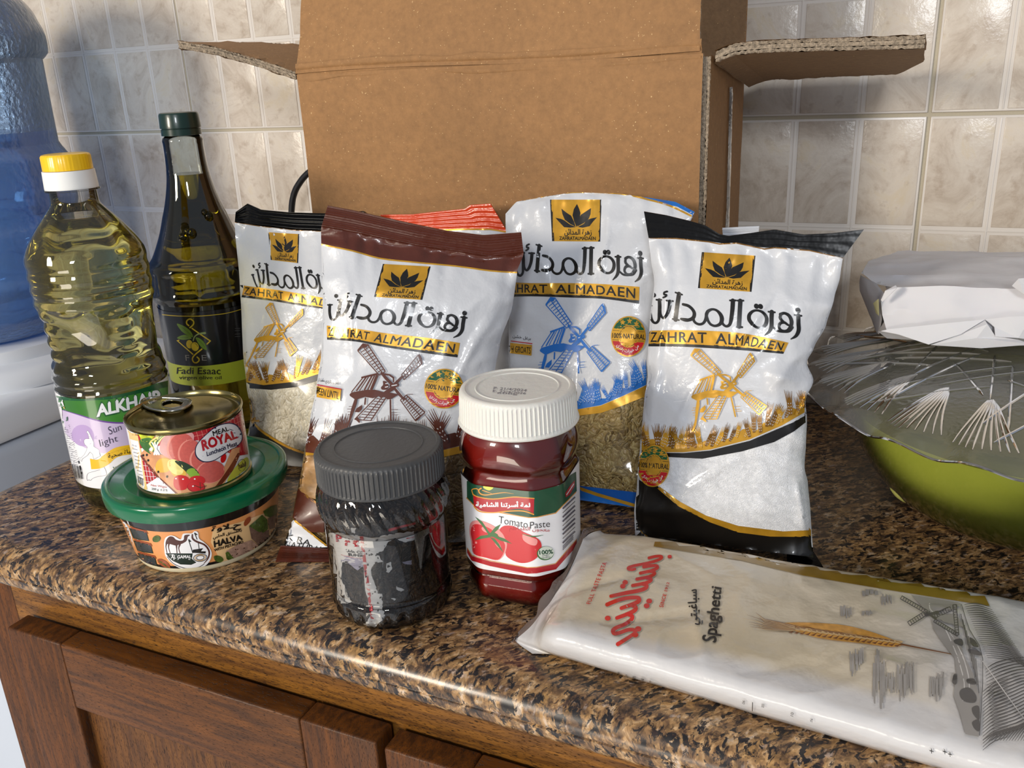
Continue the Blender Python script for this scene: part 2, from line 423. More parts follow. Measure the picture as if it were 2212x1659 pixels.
# ------------------------------------------------------------------ materials of the setting
def granite():
    m = bpy.data.materials.new('granite'); m.use_nodes = True; nt = m.node_tree; b = nt.nodes['Principled BSDF']; L = nt.links
    tc = node(nt, 'ShaderNodeTexCoord')
    # foliation: squash the pattern along the stone's bedding normal
    n = Vector((-1.5, 1.5, -1)).normalized(); rotq = n.rotation_difference(Vector((0, 0, 1))).to_euler()
    m1 = node(nt, 'ShaderNodeMapping'); m1.inputs['Rotation'].default_value = rotq
    m2 = node(nt, 'ShaderNodeMapping'); m2.inputs['Scale'].default_value = (1, .9, 1.9)
    L.new(tc.outputs['Object'], m1.inputs['Vector']); L.new(m1.outputs[0], m2.inputs['Vector'])
    def nz(scale, det=6.0, ro=.62, dist=0.6, off=0):
        k = node(nt, 'ShaderNodeTexNoise'); setin(k, Scale=scale, Detail=det, Roughness=ro, Distortion=dist)
        if off:
            a = node(nt, 'ShaderNodeVectorMath', operation='ADD'); a.inputs[1].default_value = (off, off*.7, -off)
            L.new(m2.outputs[0], a.inputs[0]); L.new(a.outputs[0], k.inputs['Vector'])
        else: L.new(m2.outputs[0], k.inputs['Vector'])
        return k.outputs['Fac']
    def ramp(src, st, interp='LINEAR'):
        r = node(nt, 'ShaderNodeValToRGB'); r.color_ramp.interpolation = interp
        while len(r.color_ramp.elements) < len(st): r.color_ramp.elements.new(.5)
        for e, (p, c) in zip(r.color_ramp.elements, st): e.position = p; e.color = (*lin(c), 1)
        L.new(src, r.inputs['Fac']); return r.outputs['Color']
    base = ramp(nz(84, 8), [(.34, (66, 50, 38)), (.44, (112, 84, 58)), (.53, (156, 120, 78)), (.6, (184, 150, 108)), (.7, (198, 178, 158))])
    gold = ramp(nz(30, 5, .6, .8, 3), [(.55, (0, 0, 0)), (.66, (255, 255, 255))])
    mg = node(nt, 'ShaderNodeMixRGB'); L.new(gold, mg.inputs[0]); L.new(base, mg.inputs[1])
    L.new(ramp(nz(90, 4, .6, .3, 5), [(.35, (146, 104, 54)), (.6, (190, 148, 88))]), mg.inputs[2])
    mg0 = node(nt, 'ShaderNodeMixRGB'); mg0.inputs[0].default_value = .6; L.new(base, mg0.inputs[1]); L.new(mg.outputs[0], mg0.inputs[2])
    pale = ramp(nz(120, 3, .5, .2, 9), [(.62, (0, 0, 0)), (.7, (200, 200, 200))])
    mp = node(nt, 'ShaderNodeMixRGB'); L.new(pale, mp.inputs[0]); L.new(mg0.outputs[0], mp.inputs[1]); mp.inputs[2].default_value = (*lin((176, 160, 150)), 1)
    dark = ramp(nz(125, 7, .66, .7, 13), [(.515, (0, 0, 0)), (.565, (255, 255, 255))])
    md = node(nt, 'ShaderNodeMixRGB'); L.new(dark, md.inputs[0]); L.new(mp.outputs[0], md.inputs[1]); md.inputs[2].default_value = (*lin((34, 30, 30)), 1)
    dk2 = ramp(nz(210, 5, .6, .5, 17), [(.57, (0, 0, 0)), (.62, (230, 230, 230))])
    m3 = node(nt, 'ShaderNodeMixRGB'); L.new(dk2, m3.inputs[0]); L.new(md.outputs[0], m3.inputs[1]); m3.inputs[2].default_value = (*lin((56, 40, 34)), 1)
    vo = node(nt, 'ShaderNodeTexVoronoi'); vo.inputs['Scale'].default_value = 330; L.new(m2.outputs[0], vo.inputs['Vector'])
    sc = node(nt, 'ShaderNodeSeparateColor'); L.new(vo.outputs['Color'], sc.inputs[0]); vr = node(nt, 'ShaderNodeMapRange'); vr.inputs['To Min'].default_value = .62; vr.inputs['To Max'].default_value = 1.25; L.new(sc.outputs[0], vr.inputs['Value'])
    vm = node(nt, 'ShaderNodeVectorMath', operation='SCALE'); L.new(m3.outputs[0], vm.inputs[0]); L.new(vr.outputs[0], vm.inputs['Scale'])
    L.new(vm.outputs[0], b.inputs['Base Color']); setin(b, Roughness=.3); b.inputs['Coat Weight'].default_value = .12; b.inputs['Coat Roughness'].default_value = .12
    return m
def wood(name, dirn, dark=1.0, tone=(102, 57, 15), tone2=(62, 33, 9)):
    m = bpy.data.materials.new(name); m.use_nodes = True; nt = m.node_tree; b = nt.nodes['Principled BSDF']; L = nt.links
    tc = node(nt, 'ShaderNodeTexCoord'); mp = node(nt, 'ShaderNodeMapping')
    mp.inputs['Scale'].default_value = (2.2, 12, 26) if dirn == 'x' else (26, 12, 2.2)
    L.new(tc.outputs['Object'], mp.inputs['Vector'])
    n = node(nt, 'ShaderNodeTexNoise'); setin(n, Scale=9.0, Detail=7.0, Roughness=.6, Distortion=.4); L.new(mp.outputs[0], n.inputs['Vector'])
    r = node(nt, 'ShaderNodeValToRGB'); r.color_ramp.elements[0].position = .36; r.color_ramp.elements[1].position = .64
    r.color_ramp.elements[0].color = (*[v*dark for v in lin(tone2)], 1); r.color_ramp.elements[1].color = (*[v*dark for v in lin(tone)], 1)
    L.new(n.outputs['Fac'], r.inputs['Fac'])
    mq = node(nt, 'ShaderNodeMapping'); mq.inputs['Scale'].default_value = (7, 30, 52) if dirn == 'x' else (52, 30, 7)
    L.new(tc.outputs['Object'], mq.inputs['Vector'])
    p = node(nt, 'ShaderNodeTexNoise'); setin(p, Scale=34.0, Detail=3.0, Roughness=.5, Distortion=.3); L.new(mq.outputs[0], p.inputs['Vector'])
    pr = node(nt, 'ShaderNodeValToRGB'); pr.color_ramp.elements[0].position = .60; pr.color_ramp.elements[1].position = .70
    L.new(p.outputs['Fac'], pr.inputs['Fac'])
    mx = node(nt, 'ShaderNodeMixRGB'); L.new(pr.outputs['Color'], mx.inputs[0]); L.new(r.outputs['Color'], mx.inputs[1]); mx.inputs[2].default_value = (*lin((34, 19, 9)), 1)
    L.new(mx.outputs[0], b.inputs['Base Color']); setin(b, Roughness=.5); b.inputs['Specular IOR Level'].default_value = .3; b.inputs['Coat Weight'].default_value = .06; b.inputs['Coat Roughness'].default_value = .3
    bp = node(nt, 'ShaderNodeBump'); bp.inputs['Distance'].default_value = -.0004; L.new(pr.outputs['Color'], bp.inputs['Height']); L.new(bp.outputs['Normal'], b.inputs['Normal'])
    return m
def tilemat():
    m = bpy.data.materials.new('glazed_marbled_tile'); m.use_nodes = True; nt = m.node_tree; b = nt.nodes['Principled BSDF']; L = nt.links
    g = node(nt, 'ShaderNodeNewGeometry')
    oi = node(nt, 'ShaderNodeObjectInfo'); ad = node(nt, 'ShaderNodeVectorMath', operation='MULTIPLY_ADD')
    ad.inputs[1].default_value = (1, 1, 1); L.new(g.outputs['Position'], ad.inputs[0])
    cmb = node(nt, 'ShaderNodeCombineXYZ'); mul = node(nt, 'ShaderNodeMath', operation='MULTIPLY'); mul.inputs[1].default_value = 7
    L.new(oi.outputs['Random'], mul.inputs[0]); L.new(mul.outputs[0], cmb.inputs[1]); L.new(cmb.outputs[0], ad.inputs[2])
    n = node(nt, 'ShaderNodeTexNoise'); setin(n, Scale=16.0, Detail=9.0, Roughness=.68, Distortion=1.2); L.new(ad.outputs[0], n.inputs['Vector'])
    r = node(nt, 'ShaderNodeValToRGB'); el = r.color_ramp.elements; el.new(.5); el.new(.5)
    for e, (p, c) in zip(el, ((.33, (184, 169, 152)), (.45, (204, 191, 175)), (.56, (214, 203, 188)), (.68, (212, 197, 172)))): e.position = p; e.color = (*lin(c), 1)
    L.new(n.outputs['Fac'], r.inputs['Fac'])
    n2 = node(nt, 'ShaderNodeTexNoise'); setin(n2, Scale=70.0, Detail=5.0, Roughness=.6); L.new(ad.outputs[0], n2.inputs['Vector'])
    r2 = node(nt, 'ShaderNodeValToRGB'); r2.color_ramp.elements[0].position = .56; r2.color_ramp.elements[1].position = .72; r2.color_ramp.elements[1].color = (.55, .55, .55, 1)
    L.new(n2.outputs['Fac'], r2.inputs['Fac'])
    mx = node(nt, 'ShaderNodeMixRGB'); L.new(r2.outputs['Color'], mx.inputs[0]); L.new(r.outputs['Color'], mx.inputs[1]); mx.inputs[2].default_value = (*lin((168, 148, 128)), 1)
    L.new(mx.outputs[0], b.inputs['Base Color']); setin(b, Roughness=.24)
    bp = node(nt, 'ShaderNodeBump'); bp.inputs['Distance'].default_value = .0006; L.new(n2.outputs['Fac'], bp.inputs['Height']); L.new(bp.outputs['Normal'], b.inputs['Normal'])
    return m
GR = granite(); WX = wood('stained_wood_rail', 'x', tone=(106, 61, 17), tone2=(66, 36, 10)); WZ = wood('stained_wood_stile', 'z'); WP = wood('stained_wood_panel', 'z', tone=(110, 68, 24), tone2=(74, 42, 14))
WR = wood('stained_wood_frame', 'x', tone=(138, 90, 30), tone2=(86, 52, 17)); TM = tilemat()
RIDGE = pm('glazed_white_ridge', (222, 214, 204), .2); GROUT = pm('grout', (186, 176, 154), .8, bump=(400, .0005))
# ------------------------------------------------------------------ the setting
YW = 0.97
mb = MB(); mb.box((-2.6, YW+.0028, -.9), (1.6, YW+.13, 1.6)); wall = tag(mb.build('wall_back', GROUT, smooth=False), kind='structure')
cw, ch = .0625, .1116; tw, th = cw*5, ch*4; gx, gz = -.9303+.0004, .3105
def tile_mesh():
    t = MB(); g = .0018; X0, X1, Z0, Z1 = g, tw-g, g, th-g; yb = .009; yf = .0007
    t.box((X0, yf, Z0), (X1, yb, Z1), 1, .0008)           # glazed plate that shows as the smooth bands
    for i in range(5):
        for j in range(4):
            e = .0038
            a0 = i*cw+(e if i else g+.0022); a1 = (i+1)*cw-(e if i < 4 else g+.0022)
            b0 = j*ch+(e if j else g+.0022); b1 = (j+1)*ch-(e if j < 3 else g+.0022)
            t.box((a0, 0.0, b0), (a1, .004, b1), 0, .0006)
    for i in range(1, 5): t.box((i*cw-.0010, .0002, Z0+.002), (i*cw+.0010, .004, Z1-.002), 1, .0004)
    for j in range(1, 4): t.box((X0+.002, .0003, j*ch-.0010), (X1-.002, .004, j*ch+.0010), 1, .0004)
    return t
tm = tile_mesh(); tile0 = None
for j in (-3, -2, -1, 0, 1, 2):
    for i in range(-5, 8):
        x, z = gx+i*tw, gz+j*th
        if j <= -2 and x > -.8: continue
        if x > 1.3 or z > 1.3: continue
        if tile0 is None: tile0 = tm.build('tile', [TM, RIDGE], wall, sharp=50); o = tile0
        else: o = tile0.copy(); C.objects.link(o); o.parent = wall
        o.location = (x, YW, z)
mb = MB(); mb.box((-2.6, -2.4, -.92), (1.6, YW+.13, -.9)); floor = tag(mb.build('floor', pm('floor_grout', (150, 150, 150), .8), smooth=False), kind='structure')
ft = MB(); ft.box((0.002, .002, 0), (.398, .398, .006), 0, .001); t0 = None
FT = pm('white_floor_tile', (222, 226, 232), .25, var=(3, .05))
for i in range(-6, 3):
    for j in range(-3, 3):
        if t0 is None: t0 = ft.build('tile', FT, floor); o = t0
        else: o = t0.copy(); C.objects.link(o); o.parent = floor
        o.location = (i*.4-.19, j*.4-.27, -.9)

# worktop: bullnosed slab with rounded front and left edge
def worktop():
    prof = [(0.0, .955)]  # (inset from the slab's outermost edge, z) walking front from the top
    P = []
    for a in range(0, 10):
        t = a/9*PI/2; P.append((.024-.024*math.sin(t), -.018+.018*math.cos(t)))
    P += [(0.0, -.0195), (.0012, -.0205), (.0, -.0215)]
    for a in range(1, 8):
        t = a/7*PI/2; P.append((.010-.010*math.cos(t), -.0245-.010*math.sin(t)))
    P.append((.02, -.0345))
    x0, x1, y0, y1 = -.802, 1.3, .399, YW-.001
    V = []; F = []
    path = []
    path.append((Vector((x1, y0)), Vector((0, -1))))
    R = .034; n = 10
    path.append((Vector((x0+R, y0)), Vector((0, -1))))
    for k in range(1, n):
        t = PI/2*k/n; path.append((Vector((x0+R-R*math.sin(t), y0+R-R*math.cos(t))), Vector((-math.sin(t), -math.cos(t)))))
    path.append((Vector((x0, y0+R)), Vector((-1, 0)))); path.append((Vector((x0, y1)), Vector((-1, 0))))
    for p, d in path:
        for ins, z in P: V.append((p.x-d.x*ins, p.y-d.y*ins, z))
    k = len(P)
    for i in range(len(path)-1):
        for j in range(k-1): F.append([i*k+j, i*k+j+1, (i+1)*k+j+1, (i+1)*k+j])
    top = [i*k for i in range(len(path))]; bot = [i*k+k-1 for i in range(len(path))]
    b = len(V); V += [(x1, y1, 0), (x1, y1, -.0345)]
    nb = len(V); V += [V[i] for i in top]+[V[b]]; F.append(list(range(nb, nb+len(top)+1)))
    nb = len(V); V += [V[i] for i in bot]+[V[b+1]]; F.append(list(range(nb, nb+len(bot)+1))[::-1])
    F.append([(len(path)-1)*k+j for j in range(k)]+[b+1, b]); F.append([j for j in range(k)][::-1]+[b, b+1])
    return V, F
V, F = worktop()
wt = tag(mk('worktop', V, F, GR, loc=(.2, .7, 0), sharp=35), 'polished brown, gold and black speckled stone worktop with a rounded double edge', 'worktop')

# base cabinet under the worktop
cab = thing('base_cabinet', 'dark-stained wooden base cabinet with shaker doors under the stone worktop', 'cabinet', (-.2, .6, -.9))
XL = -.757; zb = -.89
mb = MB(); mb.box((XL, .44, zb), (XL+.018, .95, -.0350)); mb.box((XL+.018, .9, zb), (1.25, .918, -.0350)); mb.box((XL+.018, .45, zb), (1.25, .9, zb+.018))
mb.build('carcass', WZ, cab, smooth=False)
jx = ony(31, 1300, .42).x
mb = MB(); mb.box((XL, .42, zb), (jx, .44, -.0350), 0, .001); mb.build('stile', WZ, cab)
mb = MB(); mb.box((jx+.0003, .42, -.12), (1.25, .4395, -.0350), 0, .0008); mb.build('top_rail', WR, cab)
def door(x0, x1, ztop):
    d = mk('door', [(x0+.06, .4045, zb+.06), (x1-.06, .4045, zb+.06), (x1-.06, .4045, ztop-.06), (x0+.06, .4045, ztop-.06),
                    (x0+.06, .411, zb+.06), (x1-.06, .411, zb+.06), (x1-.06, .411, ztop-.06), (x0+.06, .411, ztop-.06)],
           [(0, 1, 2, 3), (7, 6, 5, 4), (0, 4, 5, 1), (1, 5, 6, 2), (2, 6, 7, 3), (3, 7, 4, 0)], WP, parent=cab, smooth=False)
    sw = .066
    for a, b_ in ((x0, x0+sw), (x1-sw, x1)):
        m_ = MB(); m_.box((a, .395, zb), (b_, .417, ztop), 0, .0022); m_.build('stile', WZ, d)
    for a, b_ in ((ztop-sw, ztop), (zb, zb+sw)):
        m_ = MB(); m_.box((x0+sw+.0002, .3951, a), (x1-sw-.0002, .4168, b_), 0, .0022); m_.build('rail', WX, d)
    return d
dz = ony(15, 1356, .395).z; dx0 = ony(13, 1356, .395).x; dx1 = ony(811, 1602, .395).x
door(dx0, dx1, dz); door(dx1+.006, dx1+.39, dz-.002); door(dx1+.396, dx1+.78, dz-.001); door(dx1+.786, dx1+1.17, dz)

# ------------------------------------------------------------------ cardboard box
def cardboard(name, tone=(150, 104, 58), fl=0):
    m = bpy.data.materials.new(name); m.use_nodes = True; nt = m.node_tree; b = nt.nodes['Principled BSDF']; L = nt.links
    tc = node(nt, 'ShaderNodeTexCoord')
    n = node(nt, 'ShaderNodeTexNoise'); setin(n, Scale=160.0, Detail=6.0, Roughness=.7); L.new(tc.outputs['Object'], n.inputs['Vector'])
    n2 = node(nt, 'ShaderNodeTexNoise'); setin(n2, Scale=7.0, Detail=3.0); L.new(tc.outputs['Object'], n2.inputs['Vector'])
    c = lin(tone); r = node(nt, 'ShaderNodeValToRGB'); r.color_ramp.elements[0].position = .3; r.color_ramp.elements[1].position = .72
    r.color_ramp.elements[0].color = (*[v*.82 for v in c], 1); r.color_ramp.elements[1].color = (*[v*1.14 for v in c], 1)
    L.new(n.outputs['Fac'], r.inputs['Fac'])
    mx = node(nt, 'ShaderNodeMixRGB', blend_type='MULTIPLY'); mx.inputs[0].default_value = .35
    r2 = node(nt, 'ShaderNodeValToRGB'); r2.color_ramp.elements[0].position = .3; r2.color_ramp.elements[0].color = (.7, .68, .66, 1); r2.color_ramp.elements[1].position = .6
    L.new(n2.outputs['Fac'], r2.inputs['Fac']); L.new(r.outputs['Color'], mx.inputs[1]); L.new(r2.outputs['Color'], mx.inputs[2])
    sp = node(nt, 'ShaderNodeTexNoise'); setin(sp, Scale=520.0, Detail=1.0); L.new(tc.outputs['Object'], sp.inputs['Vector'])
    rs = node(nt, 'ShaderNodeValToRGB'); rs.color_ramp.elements[0].position = .735; rs.color_ramp.elements[1].position = .76
    L.new(sp.outputs['Fac'], rs.inputs['Fac'])
    m3 = node(nt, 'ShaderNodeMixRGB'); L.new(rs.outputs['Color'], m3.inputs[0]); L.new(mx.outputs[0], m3.inputs[1]); m3.inputs[2].default_value = (*lin((206, 170, 120)), 1)
    L.new(m3.outputs[0], b.inputs['Base Color']); setin(b, Roughness=.72)
    bp = node(nt, 'ShaderNodeBump'); bp.inputs['Distance'].default_value = .0006; L.new(n.outputs['Fac'], bp.inputs['Height']); L.new(bp.outputs['Normal'], b.inputs['Normal'])
    return m
CB = cardboard('cardboard', (156, 114, 70)); CBI = cardboard('cardboard_inside', (140, 108, 74)); CBE = pm('cardboard_torn_edge', (158, 142, 122), .9, bump=(700, .002), var=(420, .45))
bxl, bxr, byf, byb, bzt = -.5735, -.1622, .75, .925, .3765
box = thing('cardboard_box', 'large open brown cardboard box standing behind the groceries against the wall', 'box', ((bxl+bxr)/2, .84, 0))
def board(name, grid, nrm, t=.006, mats=(CB, CBI, CBE), parent=None, double=True, jag=0.0):
    """corrugated sheet: grid[i][j] points of the outer liner; inner liner offset by -nrm*t; ragged layered rim"""
    nu = len(grid); nv = len(grid[0]); nrm = Vector(nrm).normalized(); V = []; F = []; M = []
    for layer, off in ((0, 0), (1, t)):
        b = len(V)
        for i in range(nu):
            for j in range(nv):
                p = Vector(grid[i][j])-nrm*off
                if jag and (i in (0, nu-1) or j in (0, nv-1)): p += Vector((random.uniform(-jag, jag), random.uniform(-jag, jag)*.6, random.uniform(-jag, jag)))
                V.append(p)
        for i in range(nu-1):
            for j in range(nv-1):
                q_ = [b+i*nv+j, b+i*nv+j+1, b+(i+1)*nv+j+1, b+(i+1)*nv+j]
                F.append(q_ if layer else q_[::-1]); M.append(layer)
    N = nu*nv; rim = [(i, 0) for i in range(nu)]+[(nu-1, j) for j in range(1, nv)]+[(i, nv-1) for i in range(nu-2, -1, -1)]+[(0, j) for j in range(nv-2, 0, -1)]
    o = mk(name, V, F, list(mats), M, parent, smooth=False)
    # corrugated medium between the liners: a wavy ribbon just inside the rim, plus the middle liner
    V = []; F = []; n = len(rim); cen = sum((Vector(grid[i][j]) for i, j in rim), Vector())/n; ring = []
    for a in range(n):
        p = Vector(grid[rim[a][0]][rim[a][1]]); q_ = Vector(grid[rim[(a+1) % n][0]][rim[(a+1) % n][1]])
        L = (q_-p).length; k = max(1, int(L/.0022))
        for s_ in range(k): ring.append(p.lerp(q_, s_/k))
    m_ = len(ring); lay = [(0, .34, 1), (.34, .66, 0), (.66, 1, 1)] if double else [(0, 1, 1)]
    for li, (a, b_, wv) in enumerate(lay):
        base = len(V)
        for s_, p in enumerate(ring):
            d = (cen-p).normalized()*(.0007+.0006*random.random())
            j0 = random.random(); w0 = a*t+(.10*t*j0 if (s_ % 2 and wv) else 0); w1 = b_*t-(.10*t*j0 if (not s_ % 2 and wv) else 0)
            V += [p+d*(1+wv*random.random())-nrm*w0, p+d*(.4+random.random())-nrm*(w0+w1)/2, p+d*(1+wv*random.random())-nrm*w1]
        for s_ in range(m_):
            s2 = (s_+1) % m_
            F += [[base+3*s_, base+3*s_+1, base+3*s2+1, base+3*s2], [base+3*s_+1, base+3*s_+2, base+3*s2+2, base+3*s2+1]]
    mk('corrugated_edge', V, F, CBE, None, o, smooth=False)
    return o
def grid2(a, b, c, d, nu, nv, f=None):
    """a->b along u at v=0, d->c along u at v=1"""
    a, b, c, d = map(Vector, (a, b, c, d)); G = []
    for i in range(nu+1):
        row = []
        for j in range(nv+1):
            u, v = i/nu, j/nv; p = (a*(1-u)+b*u)*(1-v)+(d*(1-u)+c*u)*v
            if f: p = p+f(u, v)
            row.append(p)
        G.append(row)
    return G
# front panel continues through the crease into the raised front flap
crease = lambda u: .0022*math.sin(u*3.1)+.0012*noise.noise(Vector((u*9, 3, 0)))
def fbump(u, v): return Vector((0, -.0016*noise.noise(Vector((u*5, v*4, 1))), 0))
board('front_panel', grid2((bxl, byf, .001), (bxr-.004, byf, .001), (bxr-.004, byf, bzt-.003), (bxl, byf, bzt-.003), 24, 16, fbump), (0, -1, 0), .006, parent=box)
ffl = [(ony(640, 148, .75)), (ony(1524, 106, .75)), ony(1527, 40, .752), ony(1530, -60, .755)]
zt = .59
def ff(u, v):
    y = byf-.0016*math.sin(PI*min(1, v*8))*0+v*(.055*(1-u)+.004*u)+.0012*noise.noise(Vector((u*6, v*6, 4)))
    x0 = bxl-.0015+.004*min(1, v*7)+.001*noise.noise(Vector((v*40, 0, 7))); x1 = bxr-.0068+.0012*noise.noise(Vector((v*50, 5, 7)))
    return Vector((x0*(1-u)+x1*u, y, bzt-.002+.0015*math.sin(u*7)*(1-v)+v*(zt-bzt)))
G = [[ff(i/24, j/24) for j in range(25)] for i in range(25)]
board('front_flap', G, (0, -1, 0), .006, parent=box)
# dented fold line between them
G = []
for i in range(41):
    u = i/40; x = bxl+u*(bxr-.0055-bxl); dd = .0016+.0008*noise.noise(Vector((u*14, 0, 2)))
    row = []
    for j, (zz, yy) in enumerate(((-.010, .0002), (-.007, -.0008), (-.0045, .0012), (-.001, .0018), (.002, .0002), (.004, -.0010), (.008, .0001))):
        sc = .55+.6*min(1, u*4) if j < 3 else 1
        row.append(Vector((x, byf+yy*1.1*sc, bzt+.0+zz*(.9+.25*noise.noise(Vector((u*11, j, 0))))+.0015*math.sin(u*7))))
    G.append(row)
V = [p for r in G for p in r]; F = [[i*7+j, (i+1)*7+j, (i+1)*7+j+1, i*7+j+1] for i in range(40) for j in range(6)]
mk('crease', V, F, CB, parent=box)
board('side_panel', grid2((bxr, byf+.004, .001), (bxr, byb, .001), (bxr-.001, byb, .357), (bxr+.002, byf+.004, .372), 8, 12, lambda u, v: Vector((.003*math.sin(PI*u)*math.sin(PI*v), 0, 0))), (1, 0, 0), .009, parent=box, jag=.0007)
board('side_panel', grid2((bxl, byf+.004, .001), (bxl, byb, .001), (bxl, byb, .37), (bxl, byf+.004, .374), 8, 12), (-1, 0, 0), .008, parent=box)
board('back_panel', grid2((bxl, byb, .001), (bxr-.001, byb, .001), (bxr-.001, byb, .60), (bxl, byb, .60), 8, 12), (0, 1, 0), .006, mats=(CB, CBI, CBE), parent=box)
mb = MB(); mb.box((bxl+.008, byf+.008, .001), (bxr-.01, byb-.007, .008)); mb.build('bottom_panel', CBI, box, smooth=False)
# right flap, hinged on the side panel and standing out to the right
def rf(u, v):   # u along the flap, v depth
    xn = [-.1575, -.0019]; x = xn[0]+(xn[1]-xn[0])*u
    if v > .5: x -= (v-.5)*2*.021*u**6
    z = .3805+.0008*math.sin(u*5)-.0012*u; z2 = .3580+.001*u
    w = math.exp(-(u/.06)**2)
    return Vector((x, byf+.003+v*(.168), z*(1-v)+z2*v-.0055*w))
board('side_flap', [[rf(i/20, j/8) for j in range(9)] for i in range(21)], (0, 0, 1), .0095, parent=box, jag=.0006, mats=(CB, CBI, CBE))
def lf(u, v):
    xs = [-.576, -.6198, -.6717, -.7249]; zs = [.3765, .390, .404, .414]
    t = u*3; k = min(2, int(t)); t -= k; x = xs[k]+(xs[k+1]-xs[k])*t; z = zs[k]+(zs[k+1]-zs[k])*t
    y2 = .9-.115*u**1.5; p2 = Vector((-.592-.16*u, y2, .394+.020*u+.006*math.sin(PI*u)))
    p1 = Vector((x, byf+.002, z)); return p1.lerp(p2, v)
board('side_flap', [[lf(i/18, j/8) for j in range(9)] for i in range(19)][::-1], (0, 0, 1), .008, parent=box, jag=.0009, mats=(CB, CBI, CBE))
# strip of glossy packing tape down the side seam
V = []; F = []; n = 60
for i in range(n+1):
    v = i/n; z = .02+v*.325; yc = .822+.016*v; w = .011-.004*v+.0012*noise.noise(Vector((v*9, 0, 0)))
    for j in range(5):
        s_ = j/4-.5; V.append((bxr+.0024+.003*math.sin(PI*(yc-.754)/.17)*math.sin(PI*v)+.0012*math.cos(j*PI)*(.4+.6*abs(noise.noise(Vector((v*20, j, 1))))), yc+s_*2*w, z))
for i in range(n):
    for j in range(4): F.append([i*5+j, (i+1)*5+j, (i+1)*5+j+1, i*5+j+1])
mk('packing_tape', V, F, film('packing_tape', (220, 214, 206), .9, rough=.12, haze=.5, bc=(200, 190, 178), bump=(60, .003)), parent=box)

# black cable behind the box
mb = MB(); pts = [ony(*p, .93) for p in ((676, 366), (661, 378), (648, 394), (637, 414), (631, 440), (630, 480), (636, 560), (650, 700))]
pts = [Vector(p) for p in smoothline([tuple(p) for p in pts], 6)]; e_ = pts[-1]; pts += [Vector((e_.x+.01, e_.y, .05)), Vector((e_.x+.03, e_.y-.005, .005)), Vector((e_.x+.12, e_.y, .0045))]
pts = [Vector(p) for p in smoothline([tuple(p) for p in pts], 3)]
mb.tube(pts, .0042, 10); cb = mb.build('power_cable', pm('black_rubber', (22, 22, 24), .45), loc=pts[-1])
tag(cb, 'black power cable curving up behind the left edge of the cardboard box', 'cable')

# ------------------------------------------------------------------ water dispenser with jug, left of the worktop
JC = (-1.0947, .7134)
DW = pm('dispenser_plastic', (196, 204, 216), .4, bump=(9, .001)); DW2 = pm('dispenser_plastic_white', (226, 230, 236), .35)
wd = thing('water_dispenser', 'white floor-standing water dispenser left of the worktop under the blue jug', 'dispenser', (JC[0], JC[1], -.894))
mb = MB(); mb.box((JC[0]-.165, JC[1]-.17, -.894), (JC[0]+.158, JC[1]+.17, -.02), 0, .012); mb.build('body', DW, wd)
mb = MB(); mb.box((JC[0]-.168, JC[1]-.176, -.018), (JC[0]+.162, JC[1]+.173, .032), 0, .016); mb.build('head', DW2, wd)
mb = MB(); mb.lathe(dense([(.032, .158), (.040, .157), (.052, .15), (.058, .138), (.060, .12)]), (JC[0], JC[1], 0), 64, cap1=True)
mb.lathe([(.058, .128), (.074, .126), (.076, .122), (.076, .07)], (JC[0], JC[1], 0), 64); mb.build('collar', DW2, wd)
mb = MB(); mb.box((JC[0]-.16, JC[1]-.178, -.40), (JC[0]+.06, JC[1]-.165, -.06), 0, .006); mb.build('front_panel', DW, wd)
JB = film('blue_polycarbonate', (204, 226, 250), .8, rough=.09, haze=.3, bc=(170, 200, 232), bump=(120, .002))
jug = thing('water_jug', 'large translucent blue water jug upside down on the dispenser', 'water jug', (JC[0], JC[1], .077))
jp = [(.077, .05), (.08, .10), (.10, .128), (.118, .139), (.15, .140), (.158, .137), (.166, .137), (.174, .1405), (.21, .1405), (.218, .137), (.23, .137), (.238, .1405), (.288, .1400), (.297, .138), (.308, .132), (.32, .131),
      (.40, .1320), (.409, .133), (.416, .1395), (.43, .141), (.44, .140), (.452, .136), (.47, .128), (.50, .10), (.515, .06), (.517, .0)]
mb = MB(); mb.lathe(dense(jp, .004), (*JC, 0), 96, cap1=False); mb.build('jug_wall', JB, jug)
mb = MB(); mb.lathe([(.079, .0), (.079, .045)]+[(z, r-.003) for z, r in dense(jp[2:18], .006) if z < .325]+[(.325, .128), (.3252, 0)], (*JC, 0), 72, cap0=False, cap1=False)
mb.build('water', film('water_body', (200, 230, 255), .5, rough=.02, haze=.4, bc=(132, 184, 244)), jug)

